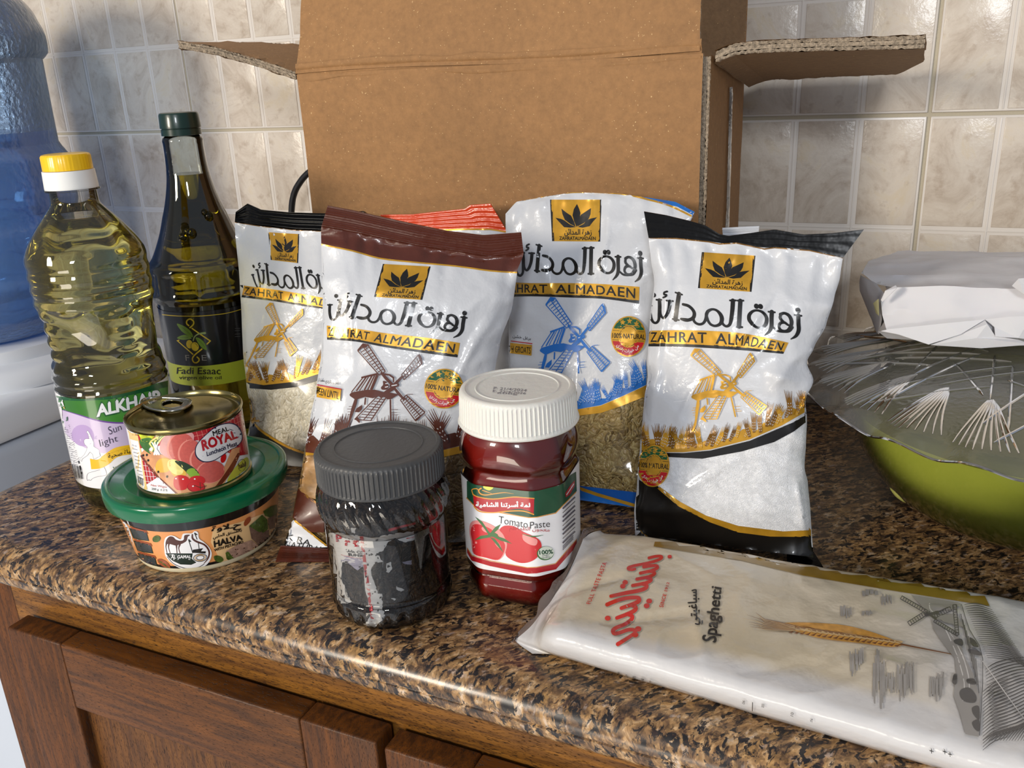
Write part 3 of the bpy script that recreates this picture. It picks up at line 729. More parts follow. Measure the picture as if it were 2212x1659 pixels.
# ------------------------------------------------------------------ sunflower oil bottle
def camdir(c): return math.atan2(-c[1], -c[0])   # angle that faces the camera
SB = (-.6535, .5295)
sun = thing('oil_bottle', 'clear plastic bottle of pale sunflower oil with yellow cap at the left', 'bottle', (*SB, 0))
sp_ = [(0.002, .036), (.004, .042), (.012, .0455), (.024, .0475), (.03, .0478), (.06, .0478), (.112, .0478), (.117, .0485), (.121, .047), (.1255, .0484), (.130, .047), (.135, .0482), (.141, .0465), (.152, .0470), (.165, .0472), (.178, .0475), (.186, .0485),
       (.193, .0496), (.199, .0486), (.205, .0498), (.211, .0488), (.217, .0498), (.223, .0486), (.229, .0492), (.236, .0478), (.244, .0440), (.252, .0385), (.260, .0325), (.267, .0265), (.273, .0215), (.277, .0192), (.288, .0190)]
ca = camdir(SB)
def sfr(th, z, r):
    d = (th-ca+PI) % (2*PI)-PI
    k = 1-.02*math.cos(4*(d-.3))*min(1, max(0, (.24-z)/.03))*min(1, max(0, (z-.02)/.03))
    if .132 < z < .192:
        w = math.sin(PI*(z-.132)/.06)**.5; t = (z-.132)/.012
        bump = abs(math.sin(PI*t))
        g = 0
        for a in (-1.12, .42, 1.9, -2.6): g = max(g, math.exp(-((((d-a+PI) % (2*PI))-PI)/.2)**2))
        r = r-.0052*w*(1-g)*(.8+.4*math.sin(5*d+60*z))+.0016*g*bump-.0012*g*(1-bump)
    if z > .236: 
        k *= 1+.012*math.cos(10*d)*min(1, max(0, (.272-z)/.012))
    return r*k
mb = MB(); mb.lathe(dense(sp_, .0018), SB, 120, fr=sfr, cap1=False); mb.build('bottle_wall', film('clear_pet', (250, 250, 248), .95, rough=.02), sun)
OIL = pm('sunflower_oil', (255, 243, 154), .0, trans=.97, ior=1.47)
mb = MB(); lv = .266; prs = [(z, r-.0007) for z, r in dense(sp_, .0018) if z < lv]
mb.lathe([(prs[0][0]+.001, prs[0][1])]+prs[1:], SB, 120, fr=sfr, cap1=True); mb.build('oil', OIL, sun)
lab_ = lambda off, z0, z1, pr: [(z, r+off) for z, r in [(z0, pr), (z1, pr)]]
PW = pm('label_white', (236, 236, 238), .32, coat=.5)
mb = MB()
def labr(th, z, r): return sfr(th, .06, .0478)+.0003
mb.lathe([(.0285+.002*i, .0478) for i in range(0, 43)]+[(.1148, .0478)], SB, 120, fr=labr, cap0=False, cap1=False)
slab_ = mb.build('label', PW, sun)
def capribs(n, amp): return lambda th, z, r: r+amp*(abs(math.cos(n*th/2))**.7)
mb = MB(); mb.lathe([(.2885, .0205), (.2885, .0212), (.2905, .0212), (.3035, .0206), (.3037, .019)], SB, 64, cap0=False, cap1=False)
mb.lathe([(.2870, .0188), (.2870, .0222), (.2884, .0222), (.2884, .0188)], SB, 64, m=1, cap0=False, cap1=False)
mb.build('neck_ring', [pm('white_plastic', (236, 236, 232), .35), film('clear_pet')], sun)
mb = MB(); mb.lathe([(.3038, .0190), (.3040, .0197), (.3150, .0192), (.3166, .0185), (.3172, .0165), (.3168, .0)], SB, 120, fr=lambda th, z, r: r+(.0004*(math.cos(42*th) > .2) if .304 < z < .3155 else 0), cap0=False, cap1=False)
mb.build('cap', pm('yellow_plastic', (246, 196, 12), .35, coat=.3), sun)

# ------------------------------------------------------------------ olive oil bottle
OB = (-.6704, .6817)
olv = thing('oil_bottle', 'tall dark green olive oil bottle with black label behind the tin', 'bottle', (*OB, 0))
op = [(.001, .040), (.004, .047), (.012, .0500), (.05, .0510), (.066, .0512), (.1535, .0512), (.158, .053), (.164, .0555), (.170, .0558), (.186, .0556), (.193, .0550), (.197, .0530), (.203, .0480), (.215, .0420), (.228, .0365), (.242, .0318),
      (.252, .0283), (.266, .0243), (.280, .0214), (.295, .0198), (.311, .0193), (.317, .0196), (.3195, .0187), (.321, .0165)]
oa = camdir(OB)
def ofr(th, z, r):
    w = min(1, max(0, (.318-z)/.05))*(1 if z > .2 else .35 if z > .155 else 0)
    k = 1-.022*w*(1-math.cos(8*(th-oa)))/2
    if .168 < z < .19: r -= .0016*(abs(math.sin(4*(th-oa)+.5)) > .25)*math.sin(PI*(z-.168)/.022)**.3
    return r*k
mb = MB(); mb.lathe(dense(op, .002), OB, 128, fr=ofr, cap1=False); mb.build('bottle_wall', film('clear_glass', (246, 250, 246), .9, rough=.01), olv)
OO = pm('olive_oil', (160, 142, 30), .0, trans=.98, ior=1.47)
mb = MB(); po = [(z, r-.0009) for z, r in dense(op, .002) if z < .285]; mb.lathe([(.003, po[0][1])]+[p for p in po[1:] if p[0] > .003], OB, 128, fr=ofr, cap1=True); mb.build('oil', OO, olv)
# embossed olives on the glass
mb = MB()
for (x, y, r) in ((385, 517, .0052), (412, 508, .0062), (398, 505, .004), (470, 470, .006), (455, 462, .004)):
    d = ray(x, y); t = (Vector((OB[0], OB[1]))-Vector((0, 0))).length/Vector((d.x, d.y)).length*.955; c_ = CAMP+d*t
    vv = Vector((math.cos(oa), math.sin(oa), .3)).normalized()
    z_ = c_.z; rr = 0
    for i in range(len(op)-1):
        if op[i][0] <= z_ <= op[i+1][0]: rr = op[i][1]+(op[i+1][1]-op[i][1])*(z_-op[i][0])/(op[i+1][0]-op[i][0])
    a = math.atan2(c_.y-OB[1], c_.x-OB[0]); cc = Vector((OB[0]+rr*math.cos(a)*.97, OB[1]+rr*math.sin(a)*.97, z_))
    V = []; F = []
    for i in range(9):
        for j in range(16):
            f_ = PI*i/8; g_ = 2*PI*j/16; V.append(cc+Vector((r*math.sin(f_)*math.cos(g_), r*math.sin(f_)*math.sin(g_), r*1.15*math.cos(f_)))*.8)
    for i in range(8):
        for j in range(16): F.append([i*16+j, (i+1)*16+j, (i+1)*16+(j+1) % 16, i*16+(j+1) % 16])
    mb.add(V, F)
mb.build('embossed_olives', pm('olive_tinted_glass', (120, 108, 20), .02, trans=1.0, ior=1.3), olv)
BL = pm('label_black', (16, 16, 17), .22, coat=.6); BG = pm('label_lime', (150, 160, 44), .3, coat=.5)
mb = MB(); mb.lathe([(z, .0517) for z in (.0956, .105, .115, .125, .135, .145, .1525)], OB, 128, cap0=False, cap1=False)
mb.lathe([(z, .0517) for z in (.074, .082, .089, .0956)], OB, 128, m=1, cap0=False, cap1=False)
olab = mb.build('label', [BL, BG], olv)
mb = MB(); mb.lathe([(.3215, .0180), (.3217, .0192), (.3275, .0190), (.3278, .0182), (.3283, .0182), (.3287, .0196), (.341, .0190), (.3428, .0182), (.3435, .0165), (.3435, 0)], OB, 160,
                    fr=lambda th, z, r: r-(.0004*(math.cos(60*th) > 0) if .329 < z < .3405 else 0), cap0=False, cap1=False)
mb.build('cap', pm('dark_green_plastic', (14, 44, 36), .3, coat=.3), olv)

# ------------------------------------------------------------------ halva tub
HB = (-.5214, .4855)
tub = thing('halva_tub', 'round plastic tub with green lid and orange label holding the tin', 'tub', (*HB, 0))
CRM = pm('cream_plastic', (226, 214, 180), .4, sss=.1)
mb = MB(); mb.lathe([(.0, .048), (.0, .0555), (.001, .0568), (.003, .0575), (.046, .0648), (.052, .0655)], HB, 128, cap1=False); mb.build('tub', CRM, tub)
def hr(z): return .0575+(z-.003)*(.0073/.043)
mb = MB(); HBK = BL; HOR = pm('label_orange', (226, 152, 88), .35, coat=.5)
for z0, z1, m_ in ((.0052, .0078, 0), (.0078, .0415, 1), (.0415, .0505, 0)):
    mb.lathe([(z0+(z1-z0)*i/4, hr(z0+(z1-z0)*i/4)+.0004) for i in range(5)], HB, 128, m=m_, cap0=False, cap1=False)
hlab = mb.build('label', [HBK, HOR], tub)
GL = pm('green_plastic', (10, 104, 66), .22, coat=.4, cr=.05)
mb = MB(); mb.lathe(dense([(.0525, .0680), (.0515, .0705), (.0525, .0725), (.058, .0735), (.0628, .0735), (.0650, .0725), (.0655, .0705)], .0012)+[(.0655, .068), (.0645, .067), (.0643, .058), (.0647, .0565), (.0647, .055), (.0643, .054), (.0643, 0)], HB, 128, cap0=False, cap1=False)
mb.build('lid', GL, tub)

# ------------------------------------------------------------------ luncheon tin
TB = (-.5104, .4738); tz = .0656
tin = thing('food_tin', 'small round tin with ring-pull top and sliced-meat label on the green lid', 'tin', (TB[0], TB[1], tz))
GM = pm('gold_tin', (150, 138, 92), .22, metal=1.0, bump=(30, .0004)); SL = pm('steel', (170, 168, 160), .2, metal=1.0)
mb = MB(); mb.lathe([(.0, .0425), (.0, .0438), (.0015, .0446), (.0035, .0446), (.0045, .0436), (.0545, .0436), (.0553, .0444), (.0570, .0450), (.0585, .0448), (.0590, .0440), (.0585, .0434), (.0555, .0428), (.0545, .0415), (.0545, .0395), (.0555, .0385), (.0555, .036), (.0548, .035), (.0548, .024), (.0542, .023), (.0542, 0)], (TB[0], TB[1], tz), 128, cap1=False)
mb.build('can', GM, tin)
mb = MB(); mb.lathe([(.0058+.0012*i, .0439) for i in range(41)], (TB[0], TB[1], tz), 128, cap0=False, cap1=False); clab = mb.build('label', PW, tin)
# ring pull
rp = [onz(x, y, tz+.0572) for x, y in ((306, 869), (320, 881), (354, 888), (388, 885), (410, 873), (404, 863), (350, 859), (318, 861))]
mb = MB(); rc = sum(rp, Vector())/8; mb.tube([Vector(p) for p in smoothline([tuple(p) for p in rp], 6, True)], .0013, 10, closed=True)
hp = [onz(x, y, tz+.0572) for x, y in ((350, 878), (368, 882), (388, 878), (396, 869), (376, 864), (354, 868))]
inner = smoothline([tuple(p) for p in hp], 5, True); outer = smoothline([tuple(p) for p in rp], 6, True)
V = [Vector(p) for p in outer]+[Vector(p) for p in inner]; no, ni = len(outer), len(inner)
loops = [[Vector((p[0], p[1], 0)) for p in outer], [Vector((p[0], p[1], 0)) for p in inner]]
T = [list(t) for t in tessellate_polygon(loops)]
mb.add([v+Vector((0, 0, .0003)) for v in V]+[v-Vector((0, 0, .0006)) for v in V], T+[[i+no+ni for i in t[::-1]] for t in T]); mb.tube([Vector(p) for p in inner], .0007, 8, closed=True)
rv = onz(329, 870, tz+.0560); mb.lathe([(-.0015, .0045), (.002, .004), (.0026, .003), (.0026, 0)], rv, 24, cap0=False, cap1=False)
mb.build('ring_pull', SL, tin)

# ------------------------------------------------------------------ tea jar
EB = (-.3194, .4602)
tea = thing('tea_jar', 'clear jar of black tea leaves with dark grey ribbed lid', 'jar', (*EB, 0))
ep = [(.0006, .036), (.0025, .0395), (.008, .0422), (.014, .0432), (.0185, .0432), (.020, .0424), (.0215, .0432), (.0235, .0424), (.0255, .0430), (.03, .0430), (.070, .0430), (.0735, .0424), (.076, .0432), (.080, .0450), (.089, .0462), (.097, .0452), (.103, .0425), (.106, .0395)]
ea = camdir(EB)
def efr(th, z, r):
    if z > .075: r += .0008*math.cos(34*(th+(z-.09)*11))*math.sin(PI*min(1, (z-.075)/.029))
    if z < .0175: r += .0009*math.cos(26*th)*math.sin(PI*z/.0175)
    return r
mb = MB(); mb.lathe(dense(ep, .0014), EB, 200, fr=efr, cap1=False); mb.build('jar_wall', film('clear_pet_jar', (238, 238, 236), 1.0, rough=.02), tea)
TL = chunk('black_tea', [(16, 14, 13), (36, 30, 27), (50, 42, 37), (70, 56, 44), (44, 37, 33)], 360, .55, (1, 1, .6), .003)
def tfr(th, z, r): 
    p = Vector((math.cos(th)*r, math.sin(th)*r, z)); return efr(th, z, r)*.3+r*.7-.0016+.0006*noise.noise(p*900)+.0005*noise.noise(p*400)
mb = MB(); mb.lathe([(z, r-.0004) for z, r in dense(ep, .0012) if z < .104], EB, 260, fr=tfr); tleaf = mb.build('tea_leaves', TL, tea)
DG = pm('dark_grey_plastic', (74, 74, 74), .42, bump=(300, .0003))
mb = MB(); mb.lathe([(.1035, .0425), (.1035, .0440), (.1045, .0446), (.1052, .0440)]+[(.1058+.0022*i, .0437) for i in range(9)]+[(.1246, .0434), (.1260, .0426), (.1268, .0412)]+[(.1268, .0405), (.1258, .0398), (.1258, .0312), (.1263, .0308), (.1263, .0302), (.1256, .0298), (.1256, 0)], EB, 504,
                    fr=lambda th, z, r: r+(.0009*max(0, math.sin(84*th))**.6 if (.1052 < z < .1245 and r > .043) else 0), cap0=False, cap1=False)
mb.build('lid', DG, tea)

# ------------------------------------------------------------------ tomato paste jar
PB = (-.2391, .5196)
tom = thing('tomato_paste_jar', 'eight-sided jar of red tomato paste with white ribbed lid', 'jar', (*PB, 0))
pn = Vector((PB[0], PB[1])).normalized(); ps = Vector((pn.y, -pn.x)); mn = -pn*math.cos(math.radians(20))-ps*math.sin(math.radians(20)); pa = math.atan2(mn.y, mn.x)
def octr(th, a=1.0, ch_=1.11, p=26):
    s_ = 0
    for k in range(8):
        c_ = math.cos(th-pa-k*PI/4)
        if c_ > 0: s_ += (c_/(a if k % 2 == 0 else ch_*a))**p
    return s_**(-1/p)
pp = [(.0, .028), (.001, .033), (.004, .0362), (.010, .0378), (.016, .0378), (.020, .0366), (.0225, .0362), (.0255, .0384), (.03, .0386), (.0955, .0386), (.0975, .0380), (.0995, .0374), (.1035, .0372), (.1065, .0380), (.110, .0400), (.116, .0408), (.123, .0402), (.129, .0385), (.133, .036)]
def pfr(th, z, r):
    w = 1.0 if z < .100 else max(0, 1-(z-.100)/.028)
    o = octr(th)*r; rd = r*1.03
    if .10 < z < .12:
        d = math.cos(8*(th-pa))
    return o*w+rd*(1-w)
TP = pm('tomato_paste', (136, 22, 10), .3, coat=.6, cr=.03, var=(40, .12))
mb = MB(); mb.lathe([(z, r-.0006) for z, r in dense(pp, .0015)], PB, 144, fr=pfr); mb.build('tomato_paste', TP, tom)
mb = MB(); mb.lathe(dense(pp, .0015), PB, 144, fr=pfr, cap1=False); jw = mb.build('jar_wall', film('clear_pet_jar'), tom)
mb = MB(); mb.lathe([(.0295+.0018*i, .0389) for i in range(38)], PB, 144, fr=lambda th, z, r: octr(th)*r+.0002, cap0=False, cap1=False); tlab = mb.build('label', PW, tom)
WPL = pm('white_plastic_lid', (226, 224, 216), .4, bump=(200, .0003), sss=.08)
mb = MB(); mb.lathe([(.1325, .0405), (.1322, .0425), (.1335, .0432), (.1348, .0428)]+[(.1356+.0021*i, .0416-.0001*i) for i in range(10)]+[(.1555, .0408), (.1570, .0400), (.1577, .0385), (.1577, .037), (.1568, .0362), (.1568, .030), (.1573, .0296), (.1573, .029), (.1567, .0286), (.1567, 0)], PB, 504,
                    fr=lambda th, z, r: r+(.0006*max(0, math.sin(84*th))**.7 if (.1350 < z < .1553 and r > .0404) else 0), cap0=False, cap1=False)
plid = mb.build('lid', WPL, tom)
# ------------------------------------------------------------------ bags
def sstep(a, b, x):
    t = max(0, min(1, (x-a)/(b-a))); return t*t*(3-2*t)
class Bag:
    """pillow bag standing on the worktop: outline rows give its silhouette on a leaning plane; the front bulges out of it"""
    def __init__(s, rows, A, B, lean, T, TB, vseal, seed=0, wr=1.0, flatb=.5, crimp=14, folds=()):
        # A,B: base line end points on the worktop
        s.rows = rows; s.A = Vector(A); s.B = Vector(B); e = (s.B-s.A); e.z = 0; e.normalize(); s.e = e
        s.back = Vector((-e.y, e.x, 0)); a = math.radians(lean); s.n = -(s.back*math.cos(a))+Vector((0, 0, math.sin(a)))*1.0
        s.n = -(s.back*math.cos(a)-Vector((0, 0, 1))*math.sin(a)); s.T = T; s.TB = TB; s.vs = vseal; s.seed = seed; s.wr = wr; s.flatb = flatb; s.crimp = crimp; s.folds = folds; s.bmat = None; s.camp = .00035
        s.rs = []
        for v, P in rows:
            x0 = P[0][0]; x1 = P[-1][0]; s.rs.append((v, P, x0, x1))
    def rowpt(s, i, u):
        v, P, x0, x1 = s.rs[i]; x = x0+(x1-x0)*u
        for a, b in zip(P, P[1:]):
            if a[0] <= x <= b[0]+1e-6 and b[0] > a[0]: return Vector((x, a[1]+(b[1]-a[1])*(x-a[0])/(b[0]-a[0])))
        return Vector(P[-1] if u > .5 else P[0])
    def px(s, u, v):
        n = len(s.rs)
        for i in range(n-1):
            if v <= s.rs[i+1][0] or i == n-2:
                v0, v1 = s.rs[i][0], s.rs[i+1][0]; t = max(0, min(1, (v-v0)/(v1-v0)))
                p1, p2 = s.rowpt(i, u), s.rowpt(i+1, u)
                if i == 0: return p1.lerp(p2, t)
                p0 = s.rowpt(i-1, u); p3 = s.rowpt(min(n-1, i+2), u)
                # monotone-ish cubic on x only, linear on y
                m1 = (p2-p0)*.5*((v1-v0)/max(1e-6, v1-s.rs[i-1][0]))*2*.5; m2 = (p3-p1)*.5*((v1-v0)/max(1e-6, s.rs[min(n-1, i+2)][0]-v0))*2*.5
                h = Vector(((2*t**3-3*t**2+1)*p1.x+(t**3-2*t**2+t)*m1.x+(-2*t**3+3*t**2)*p2.x+(t**3-t**2)*m2.x, p1.y+(p2.y-p1.y)*t))
                return h
    def wrinkle(s, u, v, P):
        w = 0; sd = s.seed
        q_ = Vector((P.x*1.0+sd, P.z, P.y)); edge = (abs(2*u-1))**3; top = math.exp(-max(0, v-s.vs)/.09)
        r1 = 1-abs(noise.noise(q_*22)); r2 = 1-abs(noise.noise(Vector((q_.x*46, q_.y*20, sd))))
        w += .0018*(r1**4-.4)*(.45+.9*edge+.5*top)+.0010*(r2**5-.3)*(.25+edge+.9*top)
        w += .0035*noise.noise(q_*9)
        w += top*.0016*math.sin(u*46+4*noise.noise(Vector((u*5, v*3, sd))))*sstep(s.vs, s.vs+.03, v)
        # side puckers
        w += .0022*edge*edge*math.sin(v*52+3*noise.noise(Vector((v*6, u*2, sd+3))))
        for fx0, fy0, fx1, fy1, amp, wd in s.folds:      # crisp crease from (u,v) to (u,v)
            dx, dy = fx1-fx0, fy1-fy0; L2 = dx*dx+dy*dy; t = ((u-fx0)*dx+(v-fy0)*dy)/L2
            if -.1 < t < 1.1:
                dd = abs((u-fx0)*dy-(v-fy0)*dx)/math.sqrt(L2); w += amp*math.exp(-(dd/wd))*math.sin(PI*max(0, min(1, t)))
        return w*s.wr
    def front(s, u, v, seal=False):
        p = s.px(u, v); d = ray(p.x, p.y); t = s.n.dot(s.A-CAMP)/s.n.dot(d); P = CAMP+d*t
        dn = d.normalized(); c = max(.35, abs(dn.dot(s.n)))
        if not seal:
            a = max(0, 1-abs(2*u-1)**2.6)**.62; b = sstep(s.vs-.005, s.vs+.25, v)**.8*(1-s.flatb*sstep(.86, 1.0, v))
            f = s.T*a*b+s.wrinkle(u, v, P)*min(1, (v-s.vs)/.02 if v > s.vs else 0)
        else: f = s.camp*math.sin(s.crimp*PI*v/s.vs*1.0)+.004*noise.noise(Vector((u*4, v, s.seed)))*0
        P = P-dn*(f/c)
        if P.z < .0008: P.z = .0008
        return P
    def build(s, name, root, mat, sealmat, nu=84, nv=96, vw=lambda u: 0, vb=lambda u: 2):
        V = []; F = []
        vs = [s.vs+(1-s.vs)*(j/nv) for j in range(nv+1)]
        for j in range(nv+1):
            for i in range(nu+1): V.append(s.front(i/nu, vs[j]))
        N = len(V); k = nu+1
        for j in range(nv):
            for i in range(nu): F.append([j*k+i, (j+1)*k+i, (j+1)*k+i+1, j*k+i+1])
        nb = 16
        for j in range(nv+1):
            v = vs[j]
            for i in range(nb+1):
                u = i/nb; i0 = min(nu, round(u*nu)); P = V[j*k+i0].copy()
                tb = s.TB*(1-abs(2*u-1)**4)**.5*(sstep(s.vs, s.vs+.2, v)*.9+.0)
                P = P+s.back*(tb+s.T*.6*(1-abs(2*u-1)**2.6)**.62*sstep(s.vs, s.vs+.2, v)); P.z = max(P.z, .0008); V.append(P)
        kb = nb+1; r_ = nu//nb
        for j in range(nv):
            for i in range(nb): F.append([N+j*kb+i, N+j*kb+i+1, N+(j+1)*kb+i+1, N+(j+1)*kb+i])
        # bottom strip and top closure
        st = nu/nb
        for j in (0, nv):
            for i in range(nb):
                a = [j*k+q_ for q_ in range(round(i*st), round((i+1)*st)+1)]; b = [N+j*kb+i+1, N+j*kb+i]
                F.append((a+b) if j == 0 else (a+b)[::-1])
        fm = []
        for a in range(nv):
            for b in range(nu): v = vs[a]; u = b/nu; fm.append(1 if v < vw(u) else 2 if v > vb(u) else 0)
        for a in range(nv):
            for b in range(nb): v = vs[a]; u = b/nb; fm.append(1 if v < vw(u) else 2 if v > vb(u) else 0)
        fm += [1]*nb+[2]*nb
        o = mk(name, V, F, [mat, WHT, s.bmat], fm, parent=root, sharp=70)
        if s.vs > .02:
            V = []; F = []; ns = max(8, int(s.crimp*2.4)); nq = 70
            for j in range(ns+1):
                for i in range(nq+1): V.append(s.front(i/nq, s.vs*j/ns*1.0, True))
            k = nq+1
            for j in range(ns):
                for i in range(nq): F.append([j*k+i, (j+1)*k+i, (j+1)*k+i+1, j*k+i+1])
            N = len(V); V += [p+s.back*.0012 for p in V]; F += [[a+N for a in f[::-1]] for f in F]
            for i in range(nq): F.append([i+1, i, i+N, i+1+N])
            for j in range(ns): F += [[j*k, (j+1)*k, (j+1)*k+N, j*k+N], [j*k+nq, j*k+nq+N, (j+1)*k+nq+N, (j+1)*k+nq]]
            s.seal = mk('top_seal', V, F, sealmat, parent=root, sharp=50)
        return o
def plast(name, col, **k):
    kw = dict(rough=.35, coat=.35, cr=.07, bump=(48, .0016)); kw.update(k); return pm(name, col, **kw)
SUGAR = chunk('white_sugar', [(222, 224, 226), (240, 240, 240), (232, 234, 238), (250, 250, 250)], 1500, .35, bump=.0003, coat=.7)
RICE = chunk('white_rice', [(186, 176, 150), (224, 216, 194), (208, 198, 172), (236, 230, 212)], 330, .4, (1, 1, .42), .0012, coat=.7)
BULG = chunk('bulgur_flakes', [(116, 92, 48), (164, 138, 84), (142, 116, 66), (184, 162, 108), (96, 74, 38)], 330, .4, (1, 1, .8), .002, coat=.8)
LENT = chunk('green_lentils', [(70, 54, 30), (112, 88, 50), (90, 66, 36), (130, 110, 66)], 300, .4, bump=.002, coat=.8)
BLK = plast('bag_black', (6, 6, 7), rough=.24, coat=0, bump=(26, .0012), spec=.25); BRN = plast('bag_brown', (84, 38, 24)); ORG = plast('bag_orange', (206, 62, 20)); BLU = plast('bag_blue', (24, 92, 178))
WHT = plast('bag_white', (204, 206, 210)); GLD = plast('bag_gold', (190, 142, 44), metal=.25)
def base(p): return Vector(onz(*p))
# rice bag (left)
rice = thing('rice_bag', 'white and gold bag of rice with black top seal, beside the dark green bottle', 'bag', (-.52, .63, 0))
rA, rB = Vector((-.604, .624, 0)), Vector((-.452, .642, 0)); pa_, pb_ = proj(rA), proj(rB)
RB = Bag([(0, [(509, 458), (534, 440), (563, 453), (625, 459), (700, 461), (785, 456), (800, 466)]), (.1, [(507, 480), (560, 488), (640, 497), (693, 499), (803, 507)]), (.3, [(518, 617), (806, 640)]),
          (.45, [(522, 690), (808, 720)]), (.58, [(525, 762), (810, 800)]), (.7, [(532, 827), (812, 870)]), (.82, [(541, 900), (814, 950)]), (1, [(pa_[0], pa_[1]), (pb_[0], pb_[1])])], rA, rB, 13, .016, .014, .1, 3, 1.0)
RB.bmat = BLK; rbody = RB.build('pouch', rice, RICE, BLK, vw=lambda u: .56, vb=lambda u: .9+.06*u)
# lentil bag (front middle)
lent = thing('lentil_bag', 'large bag of lentils with brown crimped top and brown windmill print', 'bag', (-.35, .55, 0))
lA = base((612, 1186)); lB = base((1062, 1168))
LB = Bag([(0, [(708, 444), (762, 454), (827, 469), (900, 485), (968, 499), (1044, 508), (1088, 505), (1126, 502)]), (.075, [(694, 490), (760, 502), (820, 515), (900, 532), (980, 543), (1060, 556), (1131, 546)]), (.16, [(694, 527), (762, 541), (820, 557), (889, 565), (986, 574), (1059, 584), (1117, 588)]),
          (.3, [(697, 640), (1108, 655)]), (.42, [(694, 760), (1080, 743)]), (.5, [(684, 834), (1069, 805)]), (.6, [(670, 905), (1066, 880)]), (.72, [(655, 989), (1064, 970)]), (.86, [(633, 1110), (1062, 1080)]), (1, [(612, 1186), (1062, 1168)])], lA, lB, 15, .020, .022, .075, 9, 1.1, crimp=20,
         folds=((.12, .2, .2, .5, .002, .012), (.75, .6, .9, .3, .0018, .012), (.55, .45, .9, .25, .0014, .01), (.95, .3, .8, .5, .002, .015)))
LB.bmat = WHT; lbody = LB.build('pouch', lent, LENT, BRN, vw=lambda u: .68, vb=lambda u: 2)
bs = [onz(595, 1213, .0008), onz(760, 1213, .0008), onz(760, 1190, .004), onz(606, 1180, .0075)]
G = grid2(bs[0], bs[1], bs[2], bs[3], 30, 14, lambda u, v: Vector((0, 0, .0007*math.sin(v*40)+.0012*abs(noise.noise(Vector((u*6, 0, 1)))))))
V = [p for r in G for p in r]; mk('bottom_seal', V+[p-Vector((0, 0, .0006)) for p in V], [[i*15+j, (i+1)*15+j, (i+1)*15+j+1, i*15+j+1] for i in range(30) for j in range(14)]+[[31*15+i*15+j, 31*15+i*15+j+1, 31*15+(i+1)*15+j+1, 31*15+(i+1)*15+j] for i in range(30) for j in range(14)], BRN, parent=lent)
# orange bag
orn = thing('snack_bag', 'orange-topped bag mostly hidden behind the brown-topped lentil bag', 'bag', (-.4, .70, 0))
oA, oB = Vector((-.462, .698, 0)), Vector((-.300, .704, 0)); pa_, pb_ = proj(oA), proj(oB)
OBG = Bag([(0, [(822, 464), (892, 463), (954, 456), (1004, 451), (1015, 443), (1059, 440)]), (.12, [(822, 500), (900, 498), (1000, 494), (1060, 494), (1095, 500)]), (.4, [(824, 640), (1096, 640)]), (1, [(pa_[0], pa_[1]), (pb_[0], pb_[1])])], oA, oB, 5, .010, .012, .12, 21, 1.0, crimp=10)
OBG.bmat = WHT; obody = OBG.build('pouch', orn, WHT, ORG)
# blue bag
blu = thing('groats_bag', 'white bag with blue windmill print and a window of brown groats', 'bag', (-.22, .67, 0))
bA, bB = Vector((-.296, .655, 0)), Vector((-.158, .662, 0)); pa_, pb_ = proj(bA), proj(bB)
BB = Bag([(0, [(1092, 462), (1115, 436), (1167, 426), (1239, 415), (1338, 418), (1407, 428), (1459, 436), (1501, 458)]), (.03, [(1092, 474), (1167, 440), (1239, 430), (1338, 430), (1420, 440), (1498, 462)]), (.1, [(1093, 510), (1478, 505)]), (.2, [(1096, 560), (1436, 570)]),
          (.4, [(1099, 690), (1415, 700)]), (.56, [(1099, 800), (1408, 815)]), (.8, [(1102, 970), (1404, 990)]), (1, [(pa_[0], pa_[1]), (pb_[0], pb_[1])])], bA, bB, 14, .015, .016, .0, 31, 1.0,
         folds=((.08, .04, .33, .35, .003, .008), (.55, .03, .62, .25, .003, .008), (.3, .05, .2, .3, .002, .012), (.1, .62, .3, .55, .002, .01), (.45, .75, .5, .5, .003, .012)))
BB.bmat = BLU; bbody = BB.build('pouch', blu, BULG, BLU, vw=lambda u: .62-.03*u, vb=lambda u: .93)
# sugar bag
sug = thing('sugar_bag', 'white and gold bag of sugar with black top and bottom, rightmost of the bags', 'bag', (-.11, .61, 0))
sA = base((1372, 1158)); sB = base((1756, 1204)); sA.y -= .004; sB.y -= .006
SBG = Bag([(0, [(1391, 457), (1438, 465), (1492, 478), (1523, 487), (1554, 506), (1573, 510), (1626, 503), (1673, 496), (1736, 507), (1799, 504), (1866, 496)]), (.11, [(1401, 514), (1460, 514), (1529, 521), (1554, 526), (1592, 524), (1651, 537), (1673, 534), (1749, 540), (1821, 557)]),
           (.17, [(1406, 560), (1815, 596)]), (.24, [(1413, 610), (1802, 644)]), (.32, [(1404, 690), (1785, 700)]), (.39, [(1400, 753), (1758, 752)]), (.43, [(1398, 785), (1743, 783)]), (.475, [(1399, 817), (1757, 822)]), (.53, [(1392, 860), (1740, 864)]), (.58, [(1388, 905), (1743, 904)]),
           (.66, [(1383, 960), (1741, 960)]), (.74, [(1378, 1015), (1738, 1010)]), (.79, [(1376, 1050), (1745, 1042)]), (.88, [(1370, 1105), (1751, 1110)]), (1, [(1372, 1156), (1757, 1204)])], sA, sB, 14, .018, .018, .11, 41, 1.15, crimp=6,
          folds=((.1, .1, .05, .6, .0025, .014), (.5, .42, .72, .18, .002, .01), (.42, .5, .75, .38, .0018, .02), (.98, .40, .72, .5, .004, .02), (.93, .48, .7, .46, .003, .016), (.1, .45, .0, .5, .004, .02), (.14, .66, .5, .62, .0025, .012), (.2, .6, .33, .48, .0022, .008), (.25, .82, .62, .7, .0025, .014), (.05, .75, .25, .86, .003, .014), (.93, .75, .97, 1.0, .003, .02), (.6, .2, .9, .3, .0015, .02)))
